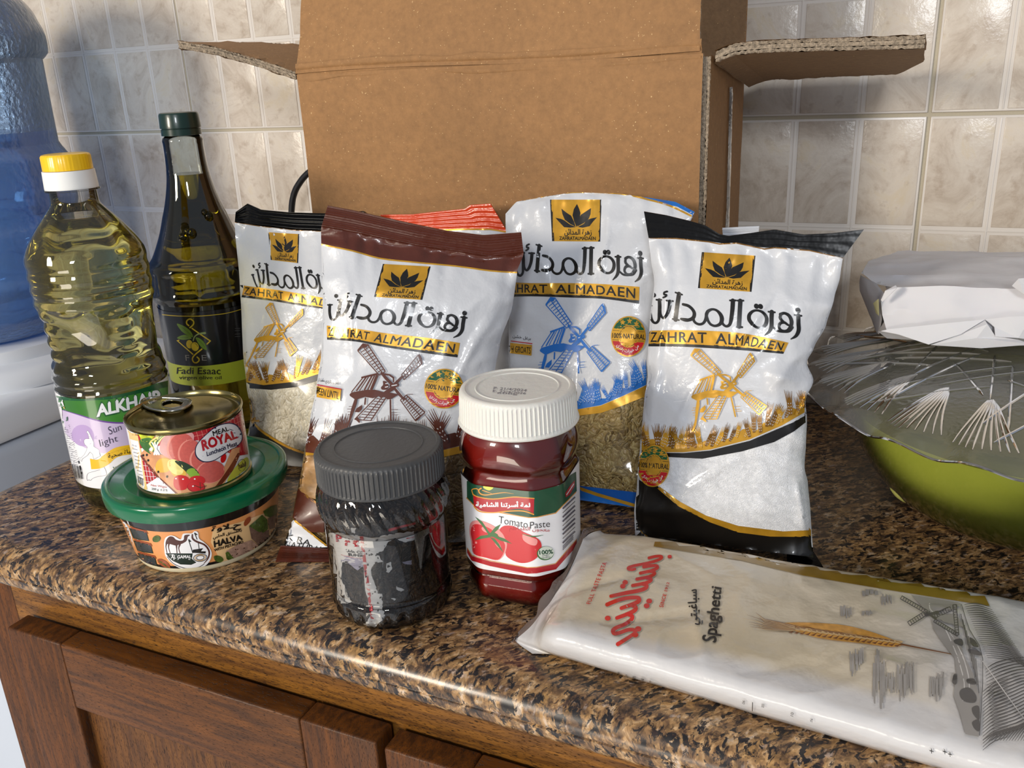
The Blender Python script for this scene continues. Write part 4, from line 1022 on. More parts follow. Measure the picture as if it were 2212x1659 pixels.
SBG.bmat = BLK; SBG.camp = .00008; sbody = SBG.build('pouch', sug, SUGAR, BLK, vw=lambda u: .64-.08*u**2, vb=lambda u: .965)
# loose translucent end of its back seal
tl = [ony(*p, .70) for p in ((1560, 492), (1640, 488), (1638, 512), (1562, 514))]
G = grid2(tl[0], tl[1], tl[2], tl[3], 20, 10, lambda u, v: Vector((0, .0012*math.sin(v*26), 0)))
V = [p for r in G for p in r]
mk('seal_tail', V, [[i*11+j, i*11+j+1, (i+1)*11+j+1, (i+1)*11+j] for i in range(20) for j in range(10)], [plast('bag_clear_white', (196, 200, 208))], parent=sug)
cr = [ony(*p, .655) for p in ((1776, 1224), (1700, 1214), (1700, 1188), (1756, 1190))]
cr = [onz(*p, .003) for p in ((1778, 1224), (1700, 1216), (1700, 1192), (1758, 1192))]
mk('bottom_corner', cr+[p-Vector((0, 0, .002)) for p in cr], [(0, 1, 2, 3), (7, 6, 5, 4), (0, 4, 5, 1), (1, 5, 6, 2), (2, 6, 7, 3), (3, 7, 4, 0)], BLK, parent=sug, smooth=False)

# ------------------------------------------------------------------ spaghetti pack
spg = thing('pasta_pack', 'long pale plastic pack of spaghetti lying along the front of the worktop', 'pack', (-.05, .5, 0))
EP = [onz(x, y, z) for x, y, z in ((1150, 1412, .0008), (1114, 1386, .0010), (1122, 1376, .005), (1150, 1350, .011), (1172, 1325, .016), (1195, 1296, .021), (1214, 1262, .026), (1234, 1222, .031), (1254, 1180, .035), (1268, 1155, .036), (1288, 1146, .034), (1300, 1150, .026))]
EP.append(Vector((EP[-1].x, EP[-1].y+.004, .010))); EP.append(Vector((EP[-1].x, EP[-1].y-.002, .0010)))
EC = [Vector(p) for p in smoothline([tuple(p) for p in EP], 8)]
def at(L, t): t *= len(L)-1; i = min(len(L)-2, int(t)); return L[i].lerp(L[i+1], t-i)
def sect(x):
    f = (x+.17)/.19; yb = .4372-.0135*max(-.1, f); yf = .5635+.002*max(0, f)
    P = [(yb+.004, .0008), (yb+.001, .0030), (yb-.008, .0120), (yb-.0125, .0225), (yb-.0105, .0290), (yb-.002, .0322), (yb+.03, .0335), ((yb+yf)/2, .0345), (yf-.03, .0340), (yf-.008, .0325), (yf, .0270), (yf+.0015, .0120), (yf-.003, .0008)]
    return [Vector((x, a, b)) for a, b in P]
x0s, x1s = -.186, .19
def spt(s_, t):
    x = x0s+(x1s-x0s)*max(0, (s_-.06)/.94); S = at([Vector(p) for p in smoothline([tuple(p) for p in sect(x)], 3)], t); e = sstep(0, .085, s_)
    P = at(EC, t).lerp(S, e); m = math.sin(PI*t)
    cr_ = (1-abs(noise.noise(Vector((P.x*60, P.y*34, 19)))))**5; far = 1-sstep(.93, 1, s_)
    P.z += (.0016*noise.noise(Vector((P.x*14, P.y*22, 3.3)))+.0012*(1-abs(noise.noise(Vector((P.x*26, P.y*34, 9)))))**6)*m*e
    P.z += -.0050*m*math.exp(-((s_-.055)/.035)**2)*(.5+.5*t)+.0034*(cr_-.3)*m*(1-e)
    for cx, cy, ex, ey, am in ((-.155, .445, -.10, .475, -.0035), (-.10, .475, -.085, .432, .003), (-.055, .430, -.02, .452, -.003), (-.02, .452, .03, .462, .0018), (-.19, .47, -.15, .50, -.003)):
        dx, dy = ex-cx, ey-cy; L2 = dx*dx+dy*dy; q_ = ((P.x-cx)*dx+(P.y-cy)*dy)/L2
        if -.3 < q_ < 1.3: dd = abs((P.x-cx)*dy-(P.y-cy)*dx)/math.sqrt(L2); P.z += am*math.exp(-dd/.004)*math.sin(PI*max(0, min(1, (q_+.3)/1.6)))*m
    P.z = .0006+(P.z-.0006)*(.25+.75*far); P.z = max(.0007, P.z); return P
V = []; F = []; ns_, nt_ = 200, 90
for i in range(ns_+1):
    for j in range(nt_+1): V.append(spt((i/ns_)**1.25, j/nt_))
k = nt_+1
for i in range(ns_):
    for j in range(nt_): F.append([i*k+j, (i+1)*k+j, (i+1)*k+j+1, i*k+j+1])
    F.append([i*k+nt_, (i+1)*k+nt_, (i+1)*k, i*k])
F.append([ns_*k+j for j in range(nt_+1)])
def packmat():
    m = pm('pasta_film', (204, 192, 168), .3, coat=.8, cr=.1, bump=(40, .0014)); nt = m.node_tree; b = nt.nodes['Principled BSDF']; L = nt.links
    g = node(nt, 'ShaderNodeNewGeometry'); s = node(nt, 'ShaderNodeSeparateXYZ'); L.new(g.outputs['Position'], s.inputs[0])
    n = node(nt, 'ShaderNodeTexNoise'); setin(n, Scale=26.0, Detail=3.0); L.new(g.outputs['Position'], n.inputs['Vector'])
    def mr(src, a, b_, w):
        ad = node(nt, 'ShaderNodeMath', operation='MULTIPLY_ADD'); ad.inputs[1].default_value = w; L.new(n.outputs['Fac'], ad.inputs[0]); L.new(src, ad.inputs[2])
        r = node(nt, 'ShaderNodeMapRange', interpolation_type='SMOOTHSTEP'); r.inputs['From Min'].default_value = a; r.inputs['From Max'].default_value = b_; L.new(ad.outputs[0], r.inputs['Value']); return r.outputs[0]
    f1 = mr(s.outputs['X'], .0, .09, .03)           # printed white toward the right
    f2 = mr(s.outputs['Y'], .452, .434, .014)          # white near side
    f3 = mr(s.outputs['X'], -.168, -.19, .02)          # empty clear end
    mx = node(nt, 'ShaderNodeMath', operation='MAXIMUM'); L.new(f1, mx.inputs[0]); L.new(f2, mx.inputs[1]); m2 = node(nt, 'ShaderNodeMath', operation='MAXIMUM'); L.new(mx.outputs[0], m2.inputs[0]); L.new(f3, m2.inputs[1])
    n2 = node(nt, 'ShaderNodeTexNoise'); setin(n2, Scale=12.0, Detail=3.0); L.new(g.outputs['Position'], n2.inputs['Vector'])
    r2 = node(nt, 'ShaderNodeValToRGB'); r2.color_ramp.elements[0].position = .35; r2.color_ramp.elements[0].color = (*lin((190, 176, 148)), 1); r2.color_ramp.elements[1].position = .65; r2.color_ramp.elements[1].color = (*lin((208, 196, 174)), 1); L.new(n2.outputs['Fac'], r2.inputs['Fac'])
    c = node(nt, 'ShaderNodeMixRGB'); L.new(m2.outputs[0], c.inputs[0]); L.new(r2.outputs['Color'], c.inputs[1]); c.inputs[2].default_value = (*lin((206, 204, 203)), 1); L.new(c.outputs[0], b.inputs['Base Color']); return m
spbody = mk('pack', V, F, packmat(), parent=spg, sharp=80)
# crimped clear strip along the end
G = []; n = 120
for i in range(n+1):
    v = i/n; a = at(EC, .07+.72*v); b_ = at(EC, min(1, .07+.72*v+.01)); d = (b_-a).normalized(); o_ = d.cross(Vector((0, 0, 1))).normalized()*-1
    if o_.x > 0: o_ = -o_
    w = (.0035+.0045*math.exp(-((v-.42)/.16)**2)+.003*math.exp(-((v-.95)/.08)**2)); row = []
    for j in range(6):
        t = j/5; row.append(a+o_*w*t*(.85+.2*math.sin(v*37))+Vector((0, 0, .0008*math.cos(j*PI)*(1 if j else 0)+.003*t*math.sin(v*17)*math.sin(PI*v)+.0015*t)))
    G.append(row)
for r_ in G:
    for p in r_: p.z = max(p.z, .0008)
V = [p for r_ in G for p in r_]
mk('end_seal', V, [[i*6+j, (i+1)*6+j, (i+1)*6+j+1, i*6+j+1] for i in range(n) for j in range(5)], film('seal_film', (214, 206, 198), 1.0, rough=.1, haze=.45, bc=(196, 176, 166), bump=(90, .003)), parent=spg)

# ------------------------------------------------------------------ green bowl with its clear lid and the paper parcel
BC = (.1135, .755)
bowl = thing('serving_bowl', 'large clear bowl full of yellow-green liquid at the right', 'bowl', (*BC, 0))
bp_ = [(.0006, .05), (.002, .062), (.008, .080), (.020, .1045), (.035, .1205), (.055, .1335), (.075, .1420), (.095, .1480), (.106, .1505), (.109, .1525), (.110, .1505)]
mb = MB(); mb.lathe(dense(bp_, .003), BC, 128, cap1=False); mb.build('bowl_wall', film('bowl_plastic', (240, 244, 214), .9, rough=.08, haze=.06, bc=(190, 200, 90)), bowl)
GLQ = pm('lime_liquid', (190, 194, 106), .2, var=(9, .12), coat=.3)
mb = MB(); mb.lathe([(z, r-.0022) for z, r in dense(bp_[1:9], .004) if z < .098]+[(.098, 0)], BC, 128, cap1=False); mb.build('lime_liquid', GLQ, bowl)
for (x, y, r) in ((1925, 1052, .020),):
    d = ray(x, y); 
    # nearest point where the line of sight meets the bowl's inner wall
    best = None
    for i in range(400):
        p = CAMP+d.normalized()*(.55+i*.001)
        rr = math.hypot(p.x-BC[0], p.y-BC[1]); rw = 0
        for (z0, r0), (z1, r1) in zip(bp_, bp_[1:]):
            if z0 <= p.z <= z1: rw = r0+(r1-r0)*(p.z-z0)/(z1-z0)
        if rr < rw: best = p; break
    if best:
        c_ = Vector((BC[0], BC[1], .07)); cc = best+(c_-best).normalized()*(r*1.0)
        V = []; F = []
        for i in range(13):
            for j in range(24): V.append(cc+Vector((r*math.sin(PI*i/12)*math.cos(PI*j/12), r*.9*math.sin(PI*i/12)*math.sin(PI*j/12), r*1.05*math.cos(PI*i/12))))
        for i in range(12):
            for j in range(24): F.append([i*24+j, (i+1)*24+j, (i+1)*24+(j+1) % 24, i*24+(j+1) % 24])
        mk('lemon_slice', V, F, pm('pale_lemon', (196, 198, 110), .35), parent=bowl)
plate = thing('scalloped_lid', 'clear patterned plastic cover with scalloped rim over the bowl', 'lid', (*BC, .115))
NS = 22; PR = .186; TH0 = .1
def pf(th, q_):
    """th angle, q_ 0 centre..1 rim -> radius and height"""
    sc = math.cos(NS*(th-TH0)); r = q_*PR*(1+.020*sc*q_**8)
    z = .1165+.030*(1-q_**2.2)*.92+(.0036*sc*q_**9)
    z -= .004*sstep(.93, 1, q_); return r, z
def pp3(th, q_, up=0.0):
    r, z = pf(th, q_); return (BC[0]+r*math.cos(th), BC[1]+r*math.sin(th), z+up)
V = []; F = []; na, nr = 440, 60
for i in range(nr+1):
    q_ = (i+.001)/nr
    for j in range(na): V.append(pp3(2*PI*j/na, q_))
for i in range(nr):
    for j in range(na): F.append([i*na+j, (i+1)*na+j, (i+1)*na+(j+1) % na, i*na+(j+1) % na])
F.append([j for j in range(na)][::-1])
mk('patterned_cover', V, F, film('clear_patterned_plastic', (232, 232, 226), .9, rough=.10, haze=.26, bc=(200, 198, 190), bump=(240, .0006)), parent=plate)
RIB = film('moulded_rib_plastic', (214, 214, 210), 1.5, rough=.08, haze=.42, bc=(214, 210, 204))
mb = MB()
for k_ in range(NS):
    t0 = TH0+2*PI*k_/NS; w_ = 2*PI/NS
    for n_ in range(9):     # fan of curved ribs in every scallop
        f_ = (n_/8-.5); P = []
        for i in range(9):
            s_ = i/8; P.append(pp3(t0+w_*(-.42+.15*(n_/8)+(f_*.62+.35)*s_**.8*1.05), .615+.03*abs(f_)+s_*(.33-.10*abs(f_+.1)**1.2), .0002))
        mb.tube(P, [.0004]+[.0009]*6+[.0008, .0004], 6, cap=False)
for k_ in range(NS//2):     # crossing star lines
    t0 = TH0+4*PI*k_/NS; w_ = 2*PI/NS
    for a_, qa, b_, qb in ((0, .30, 1.2, .80), (0, .30, -1.2, .80), (1.6, .26, -.6, .62), (-1.6, .26, .6, .62), (.5, .44, 2.4, .60), (-.9, .88, .35, .52)):
        A = Vector(pp3(t0+a_*w_, qa)); B = Vector(pp3(t0+b_*w_, qb)); P = []
        for i in range(13):
            p = A.lerp(B, i/12); th = math.atan2(p.y-BC[1], p.x-BC[0]); q_ = math.hypot(p.x-BC[0], p.y-BC[1])/PR; P.append(pp3(th, q_, .0002))
        mb.tube(P, [.0003]+[.0010]*11+[.0003], 6, cap=False)
for qq in (.97,):
    pass
tag(mb.build('moulded_pattern', RIB, plate), kind='stuff')
mb = MB(); mb.tube([pp3(2*PI*j/360, 1) for j in range(360)], .0009, 6, closed=True)
mb.build('rim', film('rim_plastic', (190, 190, 188), 1.4, rough=.1, haze=.4, bc=(190, 186, 190)), plate)

# parcel wrapped in white paper
par = thing('paper_parcel', 'white paper-wrapped parcel lying on the clear scalloped lid', 'parcel', (.11, .79, .155))
PPR = pm('white_paper', (212, 210, 212), .75, bump=(18, .0020), sss=.05)
def Y(x, y, Yd): return ony(x, y, Yd)
yf_, yb_ = .722, .885; E = .25
fbl = Y(1899, 722, yf_); fml = Y(1915, 716, yf_-.003); ftl = Y(1902, 648, yf_+.004); fcl = Y(1940, 628, yf_-.004)
zoff = fbl.z
x1 = fbl.x+E
def row(pts): return [Vector(p) for p in pts]
zb_ = Y(2010, 744, yf_).z-.001
front_prof = [  # cross-section rows left->right; each: left point, right point
    (Vector((fbl.x+.006, yf_+.012, zb_)), Vector((x1, yf_+.02, zb_+.003))),
    (Vector((fbl.x-.001, yf_+.001, fbl.z+.002)), Vector((x1, yf_+.004, zb_+.012))),
    (fml+Vector((0, 0, .001)), Vector((x1, yf_-.002, zb_+.022))),
    (Y(1906, 680, yf_-.002), Vector((x1, yf_-.004, zb_+.036))),
    (Y(1903, 652, yf_+.002), Vector((x1, yf_+.0, zb_+.046))),
    (Y(1936, 622, yf_+.004), Vector((x1, yf_+.006, zb_+.052))),
    (Y(1890, 612, yf_+.028), Vector((x1, yf_+.03, zb_+.056))),
    (Y(1860, 594, yf_+.06), Vector((x1, yf_+.07, zb_+.059))),
    (Y(1876, 566, yf_+.11), Vector((x1, yf_+.12, zb_+.060))),
    (Y(1940, 545, yb_), Vector((x1, yb_, zb_+.050))),
    (Y(1940, 545, yb_)+Vector((.004, .008, -.03)), Vector((x1, yb_+.006, zb_+.03))),
    (Vector((fbl.x-.004, yb_, zb_+.001)), Vector((x1, yb_, zb_+.001)))]
V = []; F = []; nx = 60; RR = []
for a, b in zip(front_prof, front_prof[1:]):
    kk = max(2, int((b[0]-a[0]).length/.006))
    for i in range(kk): t = i/kk; RR.append((a[0].lerp(b[0], t), a[1].lerp(b[1], t)))
RR.append(front_prof[-1]); nrw = len(RR)
for r_i, (a, b) in enumerate(RR):
    for i in range(nx+1):
        u = i/nx; p = a.lerp(b, u); n1 = (1-abs(noise.noise(Vector((p.x*16, p.y*22, p.z*40)))))**4; n2 = (1-abs(noise.noise(Vector((p.x*30+5, p.y*12, p.z*22)))))**6
        w = .0018*n1+.0022*n2+.0015*noise.noise(p*30)
        p = p+Vector((0, -w, w*.8 if p.z > zb_+.03 else w*.2)); p.z = max(p.z, zb_-.001); V.append(p)
k = nx+1
for j in range(nrw-1):
    for i in range(nx): F.append([j*k+i, j*k+i+1, (j+1)*k+i+1, (j+1)*k+i])
for j in range(nrw): pass
F.append([(nrw-1)*k+i for i in range(nx+1)][::-1]+[i for i in range(nx+1)]) if False else None
F += [[(nrw-1)*k+i, (nrw-1)*k+i+1, i+1, i] for i in range(nx)]
F.append([j*k for j in range(nrw)]); F.append([j*k+nx for j in range(nrw)][::-1])
mk('wrapping_paper', V, F, PPR, parent=par, sharp=28)
LS = [(1899, 722, yf_+.001), (1905, 690, yf_), (1903, 652, yf_+.004), (1912, 636, yf_+.004), (1892, 611, yf_+.028)]; RS = [(1893, 712, .80), (1878, 680, .80), (1857, 628, .79), (1856, 610, .79), (1859, 594, .782)]
V = []
for i in range(17):
    for j in range(9):
        f = i/16*4; a_ = min(3, int(f)); f -= a_; A = Y(*LS[a_]).lerp(Y(*LS[a_+1]), f); B = Y(*RS[a_]).lerp(Y(*RS[a_+1]), f); P = A.lerp(B, j/8)
        V.append(P+Vector((-.0022*(1-abs(noise.noise(P*38)))**3*math.sin(PI*j/8), 0, 0)))
mk('paper_side', V, [[i*9+j, (i+1)*9+j, (i+1)*9+j+1, i*9+j+1] for i in range(16) for j in range(8)], PPR, parent=par, sharp=25)
# folded flap with its point, and crumpled folds beside it
def foldm(name, pts, dy, tris, mt=PPR):
    P = [Y(x, y, yf_-.006-d) for (x, y), d in zip(pts, dy)]
    mk(name, P+[p+Vector((0, .0008, -.0004)) for p in P], [list(t) for t in tris]+[[i+len(P) for i in t[::-1]] for t in tris], mt, parent=par, smooth=False)
foldm('paper_fold', [(1903, 715), (1920, 711), (1960, 707), (2044, 698), (2128, 690), (2075, 722), (2006, 744), (1940, 722)], [.001, .002, .003, .004, .002, .006, .007, .004], [(0, 1, 7), (1, 2, 7), (2, 3, 6, 7), (3, 5, 6), (3, 4, 5)])
foldm('paper_fold', [(2075, 722), (2128, 692), (2133, 700), (2150, 726), (2110, 730), (2200, 734), (2230, 744), (2120, 752), (2010, 745)], [.003, .001, .006, .004, .007, .002, .004, .004, .003], [(0, 1, 2), (0, 2, 4), (2, 3, 4), (0, 4, 8), (4, 3, 5), (4, 5, 6, 7), (4, 7, 8)])
foldm('paper_fold', [(2128, 690), (2180, 684), (2230, 682), (2240, 735), (2200, 730), (2150, 727), (2148, 706)], [.001, .003, .003, .001, .005, .006, .002], [(0, 1, 6), (1, 2, 4), (1, 4, 6), (2, 3, 4), (6, 4, 5)])
foldm('paper_fold', [(1903, 648), (1912, 628), (1935, 616), (1938, 622), (1925, 634), (1906, 652)], [.003, .004, .0, .004, .006, .004], [(0, 1, 5), (1, 4, 5), (1, 2, 3, 4)])
foldm('paper_fold', [(2186, 617), (2200, 602), (2235, 598), (2240, 650), (2212, 636)], [.002, .007, .004, .003, .006], [(0, 1, 4), (1, 2, 3, 4)])
foldm('paper_fold', [(1886, 655), (1898, 645), (1899, 682), (1892, 676)], [-.010, -.001, -.001, -.008], [(0, 1, 2, 3)], pm('parcel_inner', (206, 200, 150), .5))
# ------------------------------------------------------------------ printed artwork
def aff3(src, dst):
    """affine map taking the three src points to the three dst points"""
    (x1, y1), (x2, y2), (x3, y3) = src; M = Matrix(((x1, y1, 1), (x2, y2, 1), (x3, y3, 1))).inverted()
    a = M @ Vector([d[0] for d in dst]); b = M @ Vector([d[1] for d in dst])
    return lambda x, y: (a[0]*x+a[1]*y+a[2], b[0]*x+b[1]*y+b[2])
def crop(x0, y0, s): return lambda x, y: (x0+x/s, y0+y/s)
def comp(f, g): return lambda x, y: f(*g(x, y))
def curvemap(top, bot):
    def at(P, u):
        u = max(0.0, min(1.0, u))*(len(P)-1); i = min(len(P)-2, int(u)); t = u-i
        return (P[i][0]+(P[i+1][0]-P[i][0])*t, P[i][1]+(P[i+1][1]-P[i][1])*t)
    top = smoothline(top, 6); bot = smoothline(bot, 6)
    def T(u, v):
        a, b = at(top, u), at(bot, u); return (a[0]+(b[0]-a[0])*v, a[1]+(b[1]-a[1])*v)
    return T
INK = pm('ink_black', (22, 20, 18), .3, coat=.3); INKW = pm('ink_white', (232, 233, 236), .3, coat=.3)
GOLD = pm('ink_gold', (206, 154, 46), .28, metal=.35, coat=.3, var=(60, .22)); GOLDD = pm('ink_old_gold', (128, 88, 26), .3, metal=.3, coat=.3, var=(50, .35))
INKB = pm('ink_brown', (84, 40, 26), .3, coat=.3); INKBL = pm('ink_blue', (34, 108, 190), .3, coat=.3); GRN = pm('ink_green', (14, 84, 48), .3, coat=.3); RED = pm('ink_red', (184, 22, 34), .3, coat=.3)
SLV = pm('ink_silver', (150, 152, 158), .3, coat=.3)
PWHT = pm('print_white', (205, 207, 211), .32, coat=.45, bump=(50, .0015), cr=.06)
ua = lambda p: (lambda a, b: (a, b))(*(lambda d: ((d[0]*492-d[1]*-133)/(684*492-38*-133), (684*d[1]-38*d[0])/(684*492-38*-133)))((p[0]-893, p[1]-70)))
PETALS = [[(1238, 140), (1252, 200), (1257, 250), (1215, 340), (1158, 415), (1140, 350), (1137, 270), (1175, 200)], [(1003, 185), (1060, 235), (1115, 275), (1135, 340), (1145, 408), (1080, 375), (1012, 320), (998, 250)],
          [(885, 287), (960, 305), (1003, 325), (1060, 372), (1145, 413), (1060, 415), (975, 405), (930, 350)], [(1420, 200), (1395, 270), (1360, 320), (1270, 372), (1172, 405), (1205, 330), (1255, 272), (1340, 235)],
          [(1480, 312), (1395, 322), (1325, 335), (1270, 380), (1172, 412), (1240, 425), (1345, 412), (1410, 360)]]
def logo(a, q, extra=True):
    a.L = 1; a.T = quadmap(q); a.poly(GOLD, [(0, 0), (1, 0), (1, 1), (0, 1)])
    a.poly(INK, [(-.02, 0), (.025, 0), (.025, 1), (-.02, 1)]); a.poly(INK, [(.975, 0), (1.02, 0), (1.02, 1), (.975, 1)])
    a.L = 1.6
    for P in PETALS: a.poly(INK, [ua(p) for p in P])
    a.text(INK, 'زهرة المدائن', [(.25, .70), (.83, .70), (.83, .88), (.25, .88)], .02, ar=True)
    a.text(INK, 'ZAHRATALMADAEN', [(.14, .885), (.92, .885), (.92, .965), (.14, .965)], .02); a.L = 2
WORD = [  # brush strokes of the Arabic wordmark: points, widths
    ([(55, 682), (120, 680)], 20, 0), ([(85, 685), (82, 790), (100, 880), (140, 905), (185, 870), (210, 790), (232, 700), (245, 615)], [36, 34, 32, 26, 30, 38, 42, 40], 5), ([(205, 610), (270, 612)], 22, 0),
    ([(240, 700), (225, 790), (250, 845), (300, 815), (350, 740), (385, 640)], [30, 30, 26, 34, 40, 46], 5), ([(340, 625), (425, 634)], 22, 0),
    ([(300, 585), (340, 570), (352, 550), (322, 545), (330, 520), (370, 508)], [18, 20, 18, 22, 22, 20], 5),
    ([(480, 525), (565, 555)], 20, 0), ([(525, 545), (470, 700), (415, 870)], [48, 48, 50], 4), ([(380, 862), (460, 878)], 22, 0),
    ([(555, 680), (620, 700), (668, 745), (686, 800), (660, 855), (600, 880), (545, 878), (495, 865)], [30, 34, 36, 40, 40, 36, 40, 28], 5),
    ([(655, 855), (670, 910), (720, 940), (780, 930), (825, 880), (850, 810)], [34, 30, 28, 28, 34, 36], 5),
    ([(850, 880), (845, 830), (875, 780), (940, 755), (1000, 775), (1040, 830), (1045, 890), (1010, 945), (940, 968), (880, 945), (850, 890)], [34, 38, 36, 26, 30, 44, 48, 36, 28, 30, 34], 5),
    ([(1040, 900), (1050, 950), (1090, 978), (1140, 955), (1175, 880), (1210, 770), (1240, 655)], [34, 30, 28, 34, 44, 48, 50], 5), ([(1200, 650), (1280, 652)], 22, 0),
    ([(1340, 660), (1305, 800), (1260, 985)], [50, 50, 52], 4), ([(1302, 655), (1382, 658)], 22, 0), ([(1218, 990), (1302, 996)], 24, 0),
    ([(1440, 950), (1415, 900), (1430, 840), (1490, 795), (1560, 790), (1625, 825), (1655, 890), (1630, 965), (1570, 1008), (1500, 1005), (1440, 955)], [44, 46, 40, 28, 26, 34, 42, 42, 28, 28, 42], 5),
    ([(1740, 815), (1720, 900), (1700, 1000), (1660, 1060), (1590, 1108)], [50, 48, 46, 34, 12], 5), ([(1695, 810), (1780, 820)], 22, 0),
    ([(1720, 1010), (1770, 1055), (1850, 1070), (1930, 1065), (1985, 1020)], [24, 26, 28, 30, 28], 5),
    ([(1850, 850), (1905, 835), (1965, 870), (1985, 940), (1960, 1010), (1900, 1060), (1830, 1055), (1800, 1010), (1830, 960), (1885, 955), (1925, 985)], [36, 30, 40, 46, 40, 30, 28, 32, 34, 30, 26], 5),
    ([(1855, 850), (1840, 900), (1880, 950), (1950, 1000)], [30, 36, 28, 22], 5),
    ([(2090, 870), (2075, 960), (2060, 1060), (2010, 1130), (1935, 1168)], [48, 48, 46, 34, 12], 5), ([(2042, 862), (2132, 876)], 22, 0)]
WDOTS = [(180, 548, 30), (1545, 735, 34), (1600, 740, 34), (2098, 805, 36)]
cA = crop(700, 560, 6.9125)
def wordmark(a, T):
    a.T = T; a.L = 1
    for P, w, k in WORD: a.line(INK, P, [x*1.18 for x in w] if isinstance(w, list) else w*1.1, k)
    for x, y, r in WDOTS: a.ell(INK, x, y, r, n=18)
def band(a, T, T2=None):
    a.T = T; a.L = 1
    n = 24
    a.tris(INK, [(i/n, v) for i in range(n+1) for v in (.95, 1.2)], [[2*i, 2*i+1, 2*i+3, 2*i+2] for i in range(n)])
    a.tris(GOLD, [(i/n, v) for i in range(n+1) for v in (0, 1)], [[2*i, 2*i+1, 2*i+3, 2*i+2] for i in range(n)])
    a.text(INK, 'ZAHRAT', [(.018, .14), (.355, .14), (.355, .86), (.018, .86)], .016, 1.08); a.text(INK, 'ALMADAEN', [(.405, .14), (.955, .14), (.955, .86), (.405, .86)], .016, 1.08)
def mill(a, T, m, bg=None):
    a.T = T; a.L = 2; bg = bg or PWHT
    def blade(L0, L1, R0, R1, n, cap):
        a.line(m, [L0, L1], 17, cap=False); a.line(m, [R0, R1], 20, cap=False)
        S0 = (L0[0]*.42+R0[0]*.58, L0[1]*.42+R0[1]*.58); S1 = (L1[0]*.45+R1[0]*.55, L1[1]*.45+R1[1]*.55)
        a.line(m, [S0, S1], 16, cap=False)
        for i in range(n+1):
            t = (i+.0)/n; p = (L0[0]+(L1[0]-L0[0])*t, L0[1]+(L1[1]-L0[1])*t); r = (R0[0]+(R1[0]-R0[0])*t, R0[1]+(R1[1]-R0[1])*t)
            o = .13 if 0 < i < n else 0
            a.line(m, [(p[0]+(r[0]-p[0])*o, p[1]+(r[1]-p[1])*o), r], 13 if 0 < i < n else 15, cap=False)
        if cap: a.poly(m, cap)
    blade((255, 215), (625, 635), (425, 108), (728, 572), 10, [(250, 205), (345, 90), (440, 112), (395, 170), (330, 150), (270, 235)])
    blade((1330, 300) if False else (1290, 290), (1005, 630), (1360, 430), (1045, 715), 8, [(1285, 300), (1308, 268), (1350, 345), (1362, 440), (1335, 440), (1300, 340)])
    blade((985, 1060), (1240, 1410), (1085, 975), (1405, 1270), 10, [(1400, 1265), (1410, 1280), (1250, 1425), (1225, 1400), (1300, 1340)])
    blade((600, 985), (205, 1390), (745, 1010), (480, 1412), 9, [(205, 1380), (260, 1350), (300, 1440), (280, 1450)])
    a.line(m, [(665, 600), (740, 690), (850, 800)], [40, 50, 44]); a.line(m, [(890, 790), (1020, 655)], [50, 36]); a.line(m, [(870, 830), (950, 940), (1045, 1045)], [50, 52, 40]); a.line(m, [(850, 860), (740, 930), (650, 1000)], [70, 60, 44])
    a.line(m, [(690, 612), (800, 632), (868, 680), (870, 745)], [24, 30, 28, 22]); a.blob(m, [(690, 735), (740, 745), (765, 790), (790, 830), (745, 880), (675, 882), (655, 845), (690, 800)])
    a.line(m, [(835, 815), (930, 800)], 66); a.line(bg, [(842, 816), (922, 800)], 18); a.line(bg, [(735, 780), (778, 772)], 14); a.line(bg, [(730, 840), (772, 830)], 16); a.line(bg, [(912, 850), (1040, 1000)], 8)
    for p, q_, w in (((320, 678), (590, 612), 30), ((345, 680), (150, 925), 16), ((400, 672), (235, 905), 22), ((440, 665), (290, 900), 12), ((500, 648), (370, 890), 24), ((545, 640), (430, 885), 20), ((592, 630), (485, 885), 42)): a.line(m, [p, q_], w, cap=False)
    a.poly(m, [(118, 965), (150, 930), (400, 885), (560, 885), (700, 925), (820, 935), (960, 965), (820, 1045), (760, 1050), (700, 990), (590, 992), (520, 1030), (380, 1005), (250, 1045), (205, 1045), (125, 990)])
    a.poly(m, [(205, 1040), (250, 1040), (235, 1130), (165, 1320), (110, 1480), (40, 1590), (0, 1600), (100, 1400), (150, 1200)]); a.poly(m, [(240, 1200), (335, 1140), (325, 1220), (275, 1270), (205, 1262)])
    a.line(m, [(815, 1060), (822, 1400)], 28); a.line(m, [(390, 1030), (380, 1130)], 26)
    for x0, y0, x1_ in ((835, 1223, 940), (835, 1275, 925), (840, 1312, 948), (110, 1170, 158), (82, 1212, 150), (90, 1262, 140), (92, 1305, 130)): a.line(m, [(x0, y0), (x1_, y0)], 8)
    a.line(m, [(1085, 975), (1110, 962), (1195, 962)], 9)
def ear(a, m, x, y, ang, L, bg, rs):
    """wheat ear rooted at (x,y) leaning by ang, length L (pixels)"""
    o = a.T; c, d = math.cos(ang), math.sin(ang); T0 = o
    a.T = lambda px, py: T0(x+px*c*L-py*d*L, y+px*d*L+py*c*L)
    a.poly(m, [(-.02, -.07), (.0, .07), (.3, .13), (.6, .13), (.85, .07), (1.0, .0), (.85, -.09), (.6, -.14), (.3, -.12)])
    for k in range(5):
        t = -.5+k/4; a.line(m, [(.62+.05*rs.random(), t*.2), (1.2+.22*rs.random(), t*(.32+.12*rs.random()))], [.07, .012], cap=False)
    for k in range(4):
        for sg in (-1, 1): a.ell(bg, .12+.17*k, sg*.06, .04, .018, sg*.5, 8)
    a.T = T0
